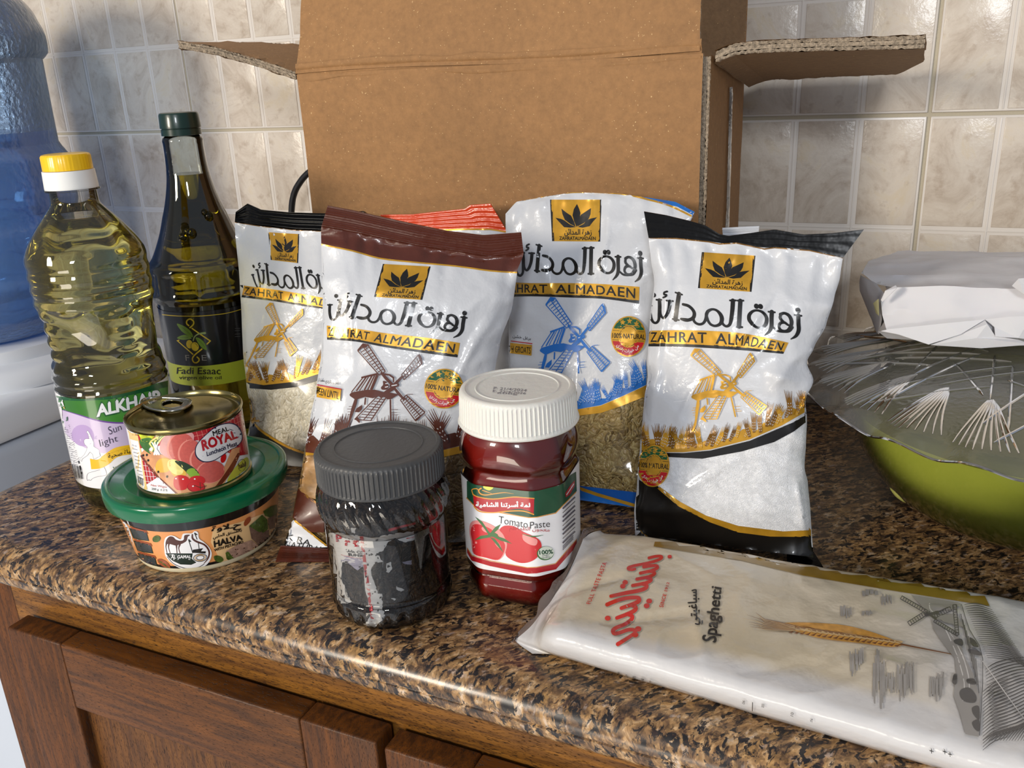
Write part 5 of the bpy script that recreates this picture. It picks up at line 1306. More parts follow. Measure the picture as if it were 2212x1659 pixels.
def field(a, m, m2, edge, n, seed, size, bg):
    """row of ears along the polyline edge (pixels) with a filled foot"""
    rs = random.Random(seed); a.T = ident; a.L = 1
    a.poly(m2, [(p[0], p[1]-size*.30-rs.random()*size*.5) for p in smoothline(edge, 5)]+[(p[0], p[1]+1) for p in reversed(edge)])
    E_ = smoothline(edge, max(1, n//(len(edge)-1)+1))
    for p in E_:
        for _ in range(1):
            ear(a, m if rs.random() < .6 else m2, p[0]+rs.uniform(-4, 4), p[1]-size*rs.uniform(.1, .4), -PI/2+rs.uniform(-.55, .55), size*rs.uniform(.75, 1.2), bg, rs)
def badge(a, cx, cy, rx, ry, rot):
    a.L = 2; c, d = math.cos(rot), math.sin(rot); a.T = lambda x, y: (cx+x*rx*c-y*ry*d, cy+x*rx*d+y*ry*c)
    a.ell(GOLD, 0, 0, 1, n=48)
    seg = lambda y0, s: [(.94*math.cos(t), .94*math.sin(t)) for t in [s*(math.asin(y0/.94)+(PI-2*math.asin(y0/.94))*i/20) for i in range(21)]]
    a.poly(GRN, seg(.34, -1)); a.poly(RED, seg(.26, 1))
    a.ell(GOLD, 0, 0, .56, n=36); a.ring(INK, 0, 0, .50, .025)
    a.poly(GOLD, [(-.96, -.24), (.96, -.24), (.96, .19), (-.96, .19)]) ; a.ell(GOLD, 0, 0, .44, n=30)
    for x, y in ((-.36, -.68), (.02, -.76), (.42, -.64)): a.star(GOLD, x, y, .17)
    for y in (-.26, .2): a.line(INK, [(-.9, y), (-.55, y)], .02); a.line(INK, [(.55, y), (.9, y)], .02)
    a.text(INK, '100% NATURAL', [(-.93, -.13), (.95, -.13), (.95, .11), (-.93, .11)], .02)
    a.arc(INKW, 'من خيرات بلادي', 0, 0, .86, 2.35, .75, .22, .015, ar=True, inward=False) if False else a.arc(INKW, 'من خيرات بلادي', 0, 0, .88, PI-.62, .62, .26, .01, ar=True, inward=True)

# --- sugar bag
cS = crop(1360, 440, 3.19); cD = crop(1380, 740, 5.821); cH = crop(1220, 800, 3.607)
a = Art([sbody], 6, .00055, lay=.00012); 
a.poly(PWHT, [(1396, 511), (1460, 511), (1529, 518), (1554, 523), (1592, 521), (1651, 534), (1673, 531), (1749, 537), (1824, 553), (1820, 590), (1806, 644), (1788, 700), (1762, 752), (1748, 780), (1762, 822), (1745, 864), (1746, 897), (1742, 896),
              (1715, 912), (1689, 922), (1620, 951), (1535, 972), (1476, 978), (1431, 978), (1376, 960), (1384, 905), (1390, 830), (1398, 753), (1402, 700), (1408, 620), (1400, 560)])
a.poly(INK, [(1376, 955), (1431, 978), (1476, 979), (1535, 973), (1620, 952), (1689, 923), (1715, 911), (1746, 893), (1746, 908), (1715, 932), (1672, 955), (1603, 975), (1517, 991), (1440, 987), (1376, 975)])
a.poly(INK, [(1370, 1030), (1395, 1045), (1424, 1051), (1466, 1093), (1533, 1127), (1594, 1149), (1664, 1158), (1758, 1158), (1762, 1212), (1560, 1190), (1366, 1165)])
a.poly(GOLD, [(1422, 1049), (1469, 1084), (1525, 1114), (1594, 1136), (1691, 1148), (1758, 1145), (1758, 1160), (1664, 1159), (1594, 1150), (1533, 1128), (1466, 1094), (1416, 1052)])
a.poly(INKW, [(1364, 1126), (1371, 1126), (1383, 1148), (1402, 1163), (1368, 1162)]); a.line(GOLD, [(1378, 1138), (1388, 1152), (1400, 1160)], 2)
a.L = 1; a.line(GOLDD, [(1397, 514), (1460, 515), (1529, 522), (1554, 527), (1592, 525), (1651, 538), (1673, 535), (1749, 541), (1822, 557)], 3, cap=False)
a.flush('printed_film', sug)
logo(a, [cS(*p) for p in ((505, 334), (860, 358), (833, 607), (478, 582))])
a.flush('emblem_print', sug)
wordmark(a, comp(cS, aff3(((520, 545), (2098, 805), (130, 905)), ((338, 622), (1160, 735), (175, 822)))))
a.flush('brand_lettering', sug)
band(a, comp(cS, curvemap([(135, 875), (400, 872), (700, 885), (900, 915), (1095, 958)], [(130, 965), (400, 968), (700, 985), (870, 1000), (1065, 1022)])))
a.flush('name_band', sug)
field(a, GOLDD, GOLD, [(1386, 972), (1431, 976), (1476, 976), (1535, 970), (1620, 948), (1689, 918), (1738, 890)], 30, 5, 34, PWHT)
a.flush('wheat_print', sug)
mill(a, comp(cD, aff3(((890, 800), (345, 95), (1305, 270)), ((1180, 515), (700, 75), (1400, 125)))), GOLD)
a.flush('windmill_print', sug)
a.T = cD
for P in ([(440, 745), (500, 740), (600, 725)],): a.line(INKW, P, 5)
badge(a, 1411.8, 1006.5, 34.5, 45.5, .08)
a.flush('quality_badge', sug)
a.T = ident; a.text(SLV, 'زهـرة المدائن', [(1622, 1190), (1722, 1196), (1720, 1214), (1620, 1208)], -.015, ar=True)
a.flush('printed_text', sug)
# --- blue bag
cB = crop(1060, 380, 3.455)
a = Art([bbody], 6, .0007, lay=.00012)
a.poly(PWHT, [(1088, 462), (1113, 433), (1167, 423), (1239, 412), (1338, 415), (1420, 436), (1462, 446), (1496, 464), (1490, 478), (1460, 540), (1430, 600), (1418, 700), (1410, 830), (1396, 832), (1345, 856), (1298, 876), (1248, 884), (1160, 890), (1092, 884), (1094, 700), (1090, 560)])
a.poly(GOLD, [(1092, 883), (1160, 890), (1248, 884), (1298, 876), (1345, 856), (1410, 826), (1410, 850), (1345, 876), (1298, 892), (1248, 898), (1160, 906), (1092, 900)])
a.poly(INKBL, [(1098, 1010), (1180, 1040), (1243, 1054), (1289, 1072), (1371, 1096), (1410, 1098), (1412, 1180), (1100, 1170)])
a.line(GOLD, [(1098, 1004), (1180, 1036), (1243, 1052), (1289, 1068), (1371, 1092), (1410, 1094)], 7, cap=False)
a.poly(INKBL, [(1370, 418), (1407, 424), (1459, 432), (1505, 455), (1496, 468), (1446, 443), (1400, 430)])
a.L = 1; a.line(GOLD, [(1113, 434), (1167, 425), (1239, 415), (1338, 418), (1400, 431), (1446, 444), (1494, 467)], 4, 3, cap=False)
a.flush('printed_film', blu)
logo(a, [cB(*p) for p in ((450, 177), (820, 177), (810, 490), (465, 487))])
a.flush('emblem_print', blu)
wordmark(a, comp(cB, aff3(((520, 545), (2098, 805), (1930, 1172)), ((360, 522), (1115, 578), (1075, 792)))))
a.flush('brand_lettering', blu)
band(a, comp(cB, curvemap([(110, 790), (300, 800), (600, 800), (850, 808), (1110, 828)], [(110, 885), (300, 882), (600, 890), (850, 900), (1107, 933)])))
a.flush('name_band', blu)
field(a, INKBL, INKBL, [(1094, 884), (1160, 889), (1248, 883), (1298, 874), (1345, 854), (1396, 830)], 26, 8, 32, PWHT)
a.flush('wheat_print', blu)
mill(a, comp(cB, aff3(((890, 800), (345, 95), (1305, 270)), ((675, 1200), (445, 905), (835, 950)))), INKBL)
a.flush('windmill_print', blu)
badge(a, 1357.5, 726.7, 37.8, 44, .05)
a.flush('quality_badge', blu)
a.T = cB; a.line(RED, [(150, 1232), (310, 1252)], 7, cap=False); a.poly(GOLD, [(120, 1243), (308, 1262), (303, 1341), (118, 1320)])
a.text(INK, 'GH GROATS', [(130, 1265), (298, 1280), (296, 1328), (128, 1312)], .01); a.text(INK, 'برغل خشن', [(165, 1180), (300, 1205), (297, 1230), (163, 1212)], .01, ar=True)
a.T = ident; a.text(SLV, 'زهـرة المدائن', [(1285, 1128), (1372, 1134), (1370, 1152), (1283, 1146)], -.01, ar=True)
a.flush('printed_text', blu)
# --- lentil bag
cC = crop(740, 730, 7.9); cL = crop(480, 400, 2.765)
a = Art([lbody], 6, .00055, lay=.00012)
a.poly(BRN, [(690, 486), (760, 500), (820, 513), (900, 530), (980, 541), (1060, 554), (1134, 543), (1120, 590), (1059, 586), (986, 576), (889, 567), (820, 559), (762, 543), (690, 529)])
a.poly(PWHT, [(690, 527), (762, 541), (820, 557), (889, 565), (986, 574), (1059, 584), (1121, 588), (1114, 653), (1102, 700), (1084, 743), (1074, 805), (1070, 900), (1064, 945), (1000, 962), (900, 985), (800, 990), (720, 984), (660, 972), (652, 985), (650, 975),
              (664, 905), (680, 834), (690, 760), (692, 640)])
a.L = 1; a.line(GOLD, [(692, 528), (762, 542), (820, 558), (889, 566), (986, 575), (1059, 585), (1119, 589)], 3.2, 3, cap=False)
a.poly(GOLD, [(652, 972), (720, 984), (800, 991), (900, 986), (1000, 962), (1066, 944), (1066, 958), (1000, 978), (900, 1000), (800, 1006), (720, 998), (650, 984)])
a.flush('printed_film', lent)
logo(a, [cA(*p) for p in ((893, 70), (1577, 108), (1453, 606), (760, 562))])
a.flush('emblem_print', lent)
wordmark(a, cA)
a.flush('brand_lettering', lent)
band(a, comp(cA, curvemap([(40, 990), (500, 1040), (960, 1110), (1500, 1168), (2030, 1250)], [(45, 1165), (480, 1198), (900, 1275), (1450, 1355), (1998, 1430)])))
a.flush('name_band', lent)
field(a, INKB, INKB, [(655, 975), (720, 984), (800, 990), (900, 985), (1000, 960), (1064, 942)], 28, 11, 50, PWHT)
a.flush('wheat_print', lent)
mill(a, cC, INKB)
a.flush('windmill_print', lent)
badge(a, 959, 839.5, 42.5, 43.2, .14)
a.flush('quality_badge', lent)
a.T = cL; a.line(RED, [(566, 1192), (712, 1220)], 6, cap=False); a.poly(GOLD, [(560, 1198), (710, 1222), (703, 1290), (552, 1264)])
a.text(INK, 'REEN LINTIL', [(566, 1208), (700, 1238), (694, 1280), (560, 1248)], .01); a.text(INK, 'عدس كردي ممتاز', [(572, 1150), (697, 1172), (694, 1200), (570, 1180)], .01, ar=True)
a.T = ident
a.poly(INKB, [(644, 1055), (668, 1075), (700, 1092), (700, 1150), (668, 1150), (632, 1118)]); a.blob(pm('print_bread', (150, 112, 66), .3, coat=.3, var=(120, .4)), [(648, 990), (690, 985), (720, 1010), (722, 1060), (690, 1080), (648, 1060), (640, 1030)])
a.line(GOLDD, [(660, 1070), (690, 1090), (720, 1100)], 5, 3)
a.poly(INKW, [(628, 1122), (655, 1140), (704, 1180), (760, 1190), (760, 1200), (605, 1196), (614, 1150)]); a.line(GOLD, [(630, 1120), (655, 1139), (704, 1178)], 4, 2)
a.text(INK, 'K RA', [(622, 1152), (672, 1168), (670, 1180), (618, 1164)], .01); a.text(INK, 'NATURAL', [(616, 1168), (700, 1182), (696, 1194), (612, 1182)], .01)
a.flush('printed_text', lent)
# --- rice bag
a = Art([rbody], 7, .00045, lay=.00012)
a.poly(PWHT, [(502, 477), (560, 486), (640, 495), (693, 497), (806, 505), (808, 600), (810, 700), (812, 780), (700, 802), (650, 820), (600, 828), (560, 831), (526, 826), (520, 762), (517, 690), (512, 600), (503, 520)])
a.L = 1; a.line(GOLDD, [(504, 479), (560, 488), (640, 497), (693, 499), (806, 507)], 3, cap=False)
a.poly(INK, [(526, 824), (570, 832), (632, 825), (700, 804), (812, 776), (812, 792), (700, 818), (640, 836), (585, 842), (528, 838)])
a.poly(INK, [(532, 900), (560, 930), (600, 957), (640, 975), (700, 990), (816, 1000), (824, 1100), (556, 1060)])
a.line(GOLD, [(532, 896), (560, 927), (600, 954), (640, 973), (700, 988), (816, 998)], 5, 3, cap=False)
a.flush('printed_film', rice)
logo(a, [cL(*p) for p in ((273, 280), (462, 290), (452, 465), (268, 432))] if False else [cL(*p) for p in ((278, 281), (457, 292), (450, 465), (293, 447))])
a.flush('emblem_print', rice)
wordmark(a, comp(cL, aff3(((180, 548), (1340, 655), (1530, 1020)), ((187, 485), (462, 492), (548, 618)))))
a.flush('brand_lettering', rice)
band(a, comp(cL, curvemap([(130, 600), (300, 622), (450, 645), (640, 680), (860, 722)], [(118, 658), (300, 680), (450, 705), (620, 732), (840, 775)])))
a.flush('name_band', rice)
field(a, GOLDD, GOLD, [(528, 824), (570, 831), (632, 824), (700, 803), (800, 778)], 20, 15, 30, PWHT)
a.flush('wheat_print', rice)
mill(a, comp(cL, aff3(((890, 800), (345, 95), (1305, 270)), ((362, 872), (283, 702), (478, 735)))), GOLD)
a.flush('windmill_print', rice)
badge(a, 519, 888, 26, 40, .0)
a.flush('quality_badge', rice)
a.flush('printed_text', rice)
# --- orange bag
a = Art([obody], 10, .0005); a.L = 1; a.line(GOLD, [(820, 501), (900, 499), (1000, 495), (1060, 495), (1097, 501)], 4, cap=False); a.build('printed_artwork', orn)

# --- sunflower oil label
cO = crop(100, 830, 7.2148)
LG = pm('label_green', (62, 132, 44), .3, coat=.5, var=(12, .3)); LGD = pm('label_dark_green', (20, 84, 44), .3, coat=.5); LIL = pm('label_lilac', (206, 188, 218), .3, coat=.5); LIL2 = pm('label_mauve', (184, 158, 204), .3, coat=.5); PUR = pm('label_purple', (110, 66, 150), .3, coat=.5)
YEL = pm('label_yellow', (238, 190, 40), .3, coat=.5); TXT = pm('label_grey_text', (96, 92, 104), .4, coat=.4); TXD = pm('label_dark_text', (40, 30, 60), .4, coat=.4)
a = Art([slab_], 4.5, .0002, dk=.000005, opn=True); a.T = cO
a.poly(LG, [(20, 130), (200, 190), (560, 205), (1000, 160), (1500, 40), (1900, -60), (1900, 420), (1400, 590), (1100, 600), (800, 560), (500, 470), (230, 390), (90, 300)])
a.poly(LGD, [(20, 130), (200, 190), (560, 205), (1000, 160), (1500, 40), (1900, -60), (1900, 40), (1500, 130), (1000, 235), (560, 262), (200, 250), (50, 200)])
a.poly(LIL, [(90, 305), (230, 392), (500, 472), (800, 562), (1100, 602), (1240, 600), (1290, 760), (1330, 1000), (1100, 1000), (900, 1080), (800, 1060), (600, 990), (400, 880), (200, 640), (150, 520)])
a.line(PUR, [(230, 395), (500, 475), (800, 565), (1100, 603), (1400, 592)], [6, 14, 22, 24, 20], 4)
a.ell(LIL2, 570, 800, 180, 165, .5); a.T = cO
fig = [(645, 720), (625, 745), (650, 775), (668, 850), (610, 850), (580, 885), (600, 940), (640, 980), (625, 1035), (590, 1100), (540, 1150), (500, 1145), (495, 1165), (530, 1175), (548, 1205), (560, 1165), (640, 1110), (680, 1055), (720, 1090), (742, 1170), (840, 1120), (820, 1020), (740, 970), (740, 905), (690, 800), (672, 760)]
a.poly(PW, fig); a.loop(TXT, fig, 3.5, 0)
a.line(TXT, [(900, 1290), (935, 1370), (925, 1420), (800, 1440), (720, 1470), (690, 1500), (660, 1490), (640, 1500), (630, 1450), (650, 1390), (740, 1360), (830, 1335)], 4, 3)
a.poly(YEL, smoothline([(680, 1160), (800, 1175), (900, 1100), (1050, 1000), (1200, 960), (1345, 940)], 5)+smoothline([(1360, 1090), (1200, 1110), (1080, 1150), (980, 1240), (850, 1310), (700, 1325)], 5))
for i in range(24): a.line(GOLDD, [(860+i*22, 1118-i*9+(i*.3)**2), (862+i*22, (1150 if i % 4 == 0 else 1136)-i*9+(i*.3)**2)], 2.5, cap=False)
a.text(INK, 'حياة صحية', [(955, 1085), (1360, 990), (1370, 1070), (970, 1175)], .01, ar=True)
a.text(LGD, 'ALKHAIR', [(770, 315), (1800, 70), (1830, 290), (785, 520)], .07, .95); a.L += .5
a.text(PW, 'ALKHAIR', [(782, 328), (1792, 84), (1818, 272), (792, 506)], .04, .95)
a.text(TXD, 'Sun', [(955, 670), (1150, 610), (1180, 710), (985, 790)], -.01); a.text(TXD, 'light', [(815, 870), (1100, 790), (1125, 920), (850, 1010)], -.01)
a.text(LGD, 'Vitamin', [(1035, 1290), (1300, 1260), (1310, 1310), (1045, 1340)], .02)
for i in range(18): y = 650+i*34; a.line(TXT, [(178+i*9.5, y), (178+i*9.5+(150 if i % 3 else 120), y+32)], 7 if i < 2 or i == 9 else 4.5, cap=False)
for i in range(22): x = 375+i*8.2; w = (3, 5, 2, 4, 6)[i*7 % 5]; a.line(INK, [(x, 1235+i*3), (x+30, 1440+i*1.8)], w, cap=False)
a.text(TXT, '6251511', [(420, 1450), (555, 1468), (560, 1488), (425, 1470)], .0)
a.poly(YEL, [(80, 270), (150, 310), (195, 390), (205, 480), (150, 430), (100, 350)]); a.poly(LGD, [(140, 520), (220, 520), (262, 612), (170, 590)])
a.line(PW, [(128, 220), (140, 265), (175, 300), (190, 350), (225, 370), (235, 460), (245, 540)], [12, 18, 22, 26, 24, 20, 10], 3); a.poly(PW, [(105, 400), (150, 450), (180, 500), (150, 530), (125, 470)])
a.build('printed_artwork', sun)

# --- olive oil label
cV = crop(350, 660, 9.2167); OG = pm('label_olive_gold', (176, 152, 30), .3, coat=.5); OLF = pm('label_leaf', (84, 112, 22), .35, coat=.5); OLD = pm('label_leaf_dark', (34, 50, 10), .35, coat=.5); OST = pm('label_stem', (122, 136, 78), .35, coat=.5); GSL = pm('label_silver', (110, 108, 104), .35, coat=.5)
a = Art([olab], 4.5, .0002, dk=.000005, opn=True); a.T = cV
a.line(OG, [(0, 180), (300, 208), (700, 212), (1050, 185), (1300, 150), (1545, 85), (1800, 0)], 14, 3, cap=False)
a.line(OG, [(548, 448), (620, 380), (628, 320), (590, 280), (540, 272), (495, 305), (492, 360), (540, 405)], 27, 5, cap=False); a.line(OG, [(590, 450), (760, 570), (960, 705), (888, 775)], 24, cap=False)
a.line(OG, [(345, 690), (305, 700), (620, 975)], 24, cap=False); a.line(OG, [(800, 860), (650, 985), (605, 1060), (630, 1125), (680, 1140), (730, 1105), (735, 1060), (690, 1020)], 27, 4, cap=False)
for P in ([(295, 362), (440, 410), (560, 500), (618, 610), (600, 630), (500, 590), (380, 500)], [(300, 645), (400, 590), (500, 592), (590, 650), (480, 680), (380, 678)], [(672, 640), (760, 660), (850, 750), (895, 885), (800, 845), (720, 750)]):
    a.blob(OLF, P, 5)
a.line(OLD, [(390, 430), (500, 520), (600, 610)], 6, 3); a.line(OLD, [(360, 640), (520, 635)], 6); a.line(OLD, [(700, 665), (790, 750), (850, 830)], 6, 3)
a.line(OST, [(620, 700), (650, 620), (730, 565), (850, 548)], [18, 22, 28, 48], 5)
a.ell(OLD, 545, 770, 70, 92, -.1); a.L += .5; a.ell(OG, 545, 770, 62, 84, -.1); a.ell(OLD, 655, 818, 84, 98, -.35); a.ell(OG, 655, 818, 74, 88, -.35); a.line(OLD, [(650, 755), (690, 775), (705, 815)], 10, 3)
a.text(GSL, 'F', [(460, 985), (545, 985), (545, 1095), (475, 1095)], .0); a.text(GSL, 'E', [(785, 985), (885, 985), (890, 1095), (795, 1095)], .0)
a.text(INK, 'Fadi Esaac', [(300, 1235), (1165, 1235), (1165, 1370), (290, 1362)], .01); a.text(INK, 'virgen olive oil', [(335, 1395), (1180, 1400), (1185, 1490), (345, 1495)], .005)
for y in (460, 500, 570, 620): a.line(GSL, [(1450, y), (1560, y-8)], 5, cap=False)
a.build('printed_artwork', olv)

# --- halva label
cU = crop(260, 1090, 6.1444); DGN = pm('label_forest', (20, 40, 34), .35, coat=.5); CAM = pm('label_camel', (76, 34, 24), .35, coat=.5); PAL = pm('label_pale_orange', (236, 196, 140), .35, coat=.5); HAL = pm('label_halva', (176, 140, 120), .4, coat=.4, var=(300, .3)); PIS = pm('label_pistachio', (70, 92, 30), .4, coat=.4, var=(400, .5)); NUT = pm('label_nut', (150, 70, 34), .4, coat=.4); HAL2 = pm('label_halva_shade', (120, 92, 78), .4, coat=.4, var=(300, .3))
a = Art([hlab], 4.5, .0002, dk=.000005, opn=True); a.T = cU
a.poly(PAL, [(1230, 330), (1600, 230), (1950, 100), (2060, 60), (2080, 500), (1900, 680), (1500, 800), (1350, 800), (1280, 650), (1200, 500)])
a.poly(PW, [(0, 215), (60, 235), (105, 300), (150, 420), (175, 560), (110, 560), (60, 400)])
for i in range(12): y = 280+i*22; a.line(INK, [(55+i*6.5, y), (95+i*6.5, y+8)], (5, 9, 4, 12, 6)[i % 5], cap=False)
for i in range(3):
    x, y = 108+i*55, 290+i*165
    a.poly(NUT, [(x, y-5), (x+150, y+35), (x+240, y+60), (x+262, y+100), (x+60, y+40)]); a.poly(DGN, [(x+8, y+18), (x+130, y+52), (x+240, y+78), (x+272, y+195), (x+150, y+180), (x+60, y+155)])
    for k in range(6): a.line(TXT, [(x+35+k*8, y+45+k*19), (x+235+k*4, y+95+k*16)], 4, cap=False)
a.line(NUT, [(140, 560), (175, 640), (215, 740), (235, 760)], 10, cap=False)
a.blob(PIS, [(430, 440), (480, 410), (525, 430), (528, 470), (490, 498), (435, 490)]); a.blob(PIS, [(1240, 690), (1290, 676), (1350, 700), (1368, 740), (1320, 768), (1260, 745)])
a.blob(NUT, [(492, 730), (540, 722), (620, 765), (662, 830), (640, 855), (570, 825), (510, 780)]); a.line(PIS, [(510, 745), (570, 785), (640, 840)], [10, 20, 8], 3)
a.blob(NUT, [(1640, 240), (1680, 180), (1725, 165), (1730, 210), (1690, 265), (1650, 285)]); a.L += .5
em = [(582, 560), (580, 500), (600, 440), (660, 410), (720, 420), (800, 460), (830, 390), (900, 382), (950, 380), (985, 352), (1030, 370), (1045, 450), (1110, 500), (1180, 570), (1212, 650), (1190, 740), (1130, 810), (1030, 865), (920, 868), (780, 840), (660, 760), (595, 670)]
a.blob(PW, em, 4)
a.poly(DGN, [(602, 645), (960, 648), (950, 720), (1010, 770), (940, 800), (800, 795), (700, 750), (640, 700)])
a.blob(CAM, [(600, 530), (610, 470), (650, 425), (700, 428), (740, 465), (800, 480), (840, 465), (850, 410), (900, 398), (925, 405), (895, 430), (880, 480), (830, 515), (780, 530), (740, 545), (680, 530), (640, 520)], 4)
for P in ([(615, 510), (605, 560), (620, 640)], [(645, 520), (640, 570), (660, 640)], [(745, 540), (748, 590), (752, 642)], [(790, 530), (775, 580), (792, 645)]): a.line(CAM, P, [26, 14, 12], 3)
a.line(INK, [(905, 470), (935, 560), (960, 640)], 12, 3); a.poly(INK, [(905, 452), (945, 490), (915, 500)]); a.line(CAM, [(955, 400), (960, 450), (1010, 490), (1110, 530), (1165, 590), (1180, 650), (1160, 720), (1110, 780)], [20, 26, 26, 24, 24, 22, 16, 8], 4)
a.line(INK, [(985, 380), (1018, 460)], 12); a.poly(INK, [(985, 368), (1028, 400), (990, 410)]); a.line(INK, [(1035, 510), (1045, 590)], 10); a.poly(INK, [(960, 600), (1100, 578), (1070, 620), (1135, 620), (1130, 650), (1060, 645), (960, 640)])
for r in (50, 70, 90): a.ring(INK if r != 70 else GOLD, 1060, 705, r, 9, r*.55, -.1)
a.line(INK, [(620, 690), (700, 780), (820, 835), (930, 850), (1040, 830), (1110, 790)], 8, 4)
a.text(PW, 'AL GAMAL', [(676, 672), (940, 672), (940, 712), (672, 716)], .03)
a.text(INK, 'حـلاوة', [(1212, 290), (1600, 230), (1602, 330), (1215, 400)], .04, ar=True); a.text(INK, 'بالفستق الحلبي', [(1225, 410), (1608, 320), (1612, 375), (1232, 475)], .03, ar=True)
a.text(INK, 'HALVA', [(1240, 485), (1600, 398), (1622, 465), (1250, 568)], .05); a.text(INK, 'WITH PISTACHIO', [(1242, 590), (1625, 475), (1632, 510), (1250, 625)], .04)
a.poly(HAL, [(1400, 620), (1560, 530), (1740, 470), (1880, 590), (1880, 640), (1560, 785), (1490, 760)]); a.poly(PIS, [(1395, 640), (1430, 620), (1565, 785), (1500, 805), (1410, 720)])
a.poly(HAL2, [(1708, 290), (1760, 290), (1900, 370), (1970, 330), (1975, 540), (1900, 600), (1740, 450)]); a.poly(PIS, [(1708, 285), (1800, 210), (1880, 135), (1950, 200), (1960, 320), (1900, 375), (1830, 360)]); a.poly(PIS, [(1895, 90), (2000, 20), (2080, 0), (2090, 120), (1990, 170), (1920, 150)]); a.poly(HAL2, [(1960, 180), (2080, 130), (2080, 300), (1980, 330)])
rs = random.Random(4)
for _ in range(22): x = rs.uniform(1470, 1840); y = 640-(x-1560)*.15+rs.uniform(-60, 70); a.ell(CAM, x, y, rs.uniform(6, 16), 6, -.3, 8)
a.build('printed_artwork', tub)

# --- tin label
cT = crop(270, 880, 7.9); TR_ = pm('label_red_check', (176, 18, 30), .3, coat=.6); WD = pm('label_board', (212, 150, 104), .35, coat=.5, var=(120, .15)); WDD = pm('label_board_edge', (110, 44, 24), .35, coat=.5); MEAT = pm('label_meat', (198, 88, 78), .35, coat=.5, var=(500, .08)); MEATD = pm('label_meat_edge', (226, 136, 120), .35, coat=.5); PNK = pm('label_pink', (216, 150, 148), .35, coat=.5, var=(80, .2))
LET = pm('label_lettuce', (186, 196, 40), .35, coat=.5, var=(160, .45)); LETG = pm('label_greens', (60, 110, 44), .35, coat=.5, var=(160, .4)); TOMR = pm('label_tomato', (196, 20, 24), .3, coat=.6); LEM = pm('label_lemon', (222, 176, 66), .35, coat=.5); LEML = pm('label_lemon_cut', (232, 218, 130), .35, coat=.5, var=(250, .15)); CUC = pm('label_cucumber', (26, 50, 22), .35, coat=.5); CUCL = pm('label_cucumber_cut', (130, 170, 50), .35, coat=.5); TAN = pm('label_tan', (232, 200, 130), .35, coat=.5); NVY = pm('label_navy', (22, 22, 60), .35, coat=.5)
a = Art([clab], 4.5, .0002, dk=.000005, opn=True); a.T = cT
a.poly(TAN, [(30, 220), (185, 300), (260, 640), (380, 1400), (360, 1420), (200, 1300), (100, 700)]); a.poly(PW, [(85, 540), (225, 580), (260, 780), (335, 1340), (320, 1390), (215, 1300), (130, 800)])
for i in range(10): a.line(TXT if i < 4 else INK, [(120+i*12, 640+i*62), (200+i*13, 665+i*62)], 8, cap=False)
for i in range(8): a.line(INK, [(215+i*13, 1160+i*8), (230+i*11, 1290+i*7)], (5, 8, 4)[i % 3], cap=False)
chk1 = [(185, 305), (420, 350), (870, 335), (1280, 265), (1660, 170), (1900, 70), (2010, 20), (2060, 600), (2130, 900), (1900, 820), (1500, 600), (1200, 540), (900, 500), (400, 800), (280, 880), (540, 1180), (480, 1260), (370, 1310), (300, 900)]
a.poly(TR_, [(185, 305), (420, 350), (870, 335), (1280, 265), (1660, 170), (1900, 70), (2010, 15), (2060, 420), (2100, 800), (1900, 830), (1250, 560), (260, 700)]); a.poly(TR_, [(285, 860), (560, 1180), (480, 1260), (370, 1310)])
for i in range(16):
    x = 900+i*98-i*i*1.7
    a.line(MEATD, [(x, 330-i*21), (x+70, 560-i*14), (x+140+i, 860-i*8)], 7, cap=False)
for i in range(6): y = 95*i; a.line(MEATD, [(900+i*30, 335+y), (1280, 285+y), (1660, 185+y), (1900, 80+y), (2050, 0+y)], 7, 2, cap=False)
for i in range(5): a.line(PW, [(295+i*8, 900+i*90), (380+i*20, 900+i*90+12), (560, 1180+(i-3)*30)], 6, cap=False); a.line(PW, [(330+i*55, 880+i*30), (400+i*52, 1290)], 6, cap=False)
a.poly(WD, [(265, 790), (330, 720), (700, 830), (1200, 1040), (1500, 1200), (1700, 1000), (1830, 700), (1960, 680), (1950, 830), (1680, 1330), (1500, 1400), (1100, 1480), (860, 1485), (560, 1200)]); a.line(WDD, [(280, 830), (560, 1190), (900, 1490)], 38); a.line(WDD, [(1940, 800), (1800, 1060), (1560, 1380)], [50, 80, 60], 3)
a.poly(PW, [(500, 1230), (560, 1190), (880, 1490), (620, 1480), (400, 1420), (365, 1320)])
a.blob(PNK, [(800, 350), (1000, 380), (1180, 500), (1000, 900), (720, 850), (600, 760), (610, 600), (700, 450)])
for cx_, cy_, rx_, ry_, rt in ((960, 690, 220, 250, .3), (1110, 770, 180, 215, .35), (1290, 880, 160, 190, .35), (1465, 1100, 235, 180, -.3)):
    a.ell(MEATD, cx_-12, cy_+4, rx_+14, ry_+12, rt); a.ell(MEAT, cx_+6, cy_, rx_, ry_, rt)
a.blob(LET, [(190, 340), (350, 350), (520, 360), (510, 480), (430, 560), (300, 600), (260, 520)]); a.blob(LETG, [(250, 560), (430, 520), (480, 620), (400, 720), (440, 800), (300, 700)])
for i in range(5): a.line(LETG if i % 2 else LEML, [(820-i*30, 370+i*8), (640-i*20, 500), (560-i*35, 620), (450+i*30, 760)], [26, 34, 26, 12], 3)
for i in range(3): a.line(PW, [(560-i*50, 600), (500+i*40, 800)], [20, 34], 3)
a.blob(LEM, [(540, 940), (620, 870), (740, 880), (800, 960), (740, 1090), (600, 1110), (520, 1070)]); a.blob(LEM, [(760, 920), (880, 940), (1000, 1040), (1040, 1150), (900, 1190), (790, 1120)]); a.ell(LEML, 860, 1020, 160, 110, .75)
a.blob(CUC, [(850, 920), (1000, 930), (1200, 1050), (1270, 1170), (1150, 1200), (1000, 1060)]); 
for i in range(3): a.ell(CUCL, 1125+i*35, 1090+i*40, 80, 50, -.3)
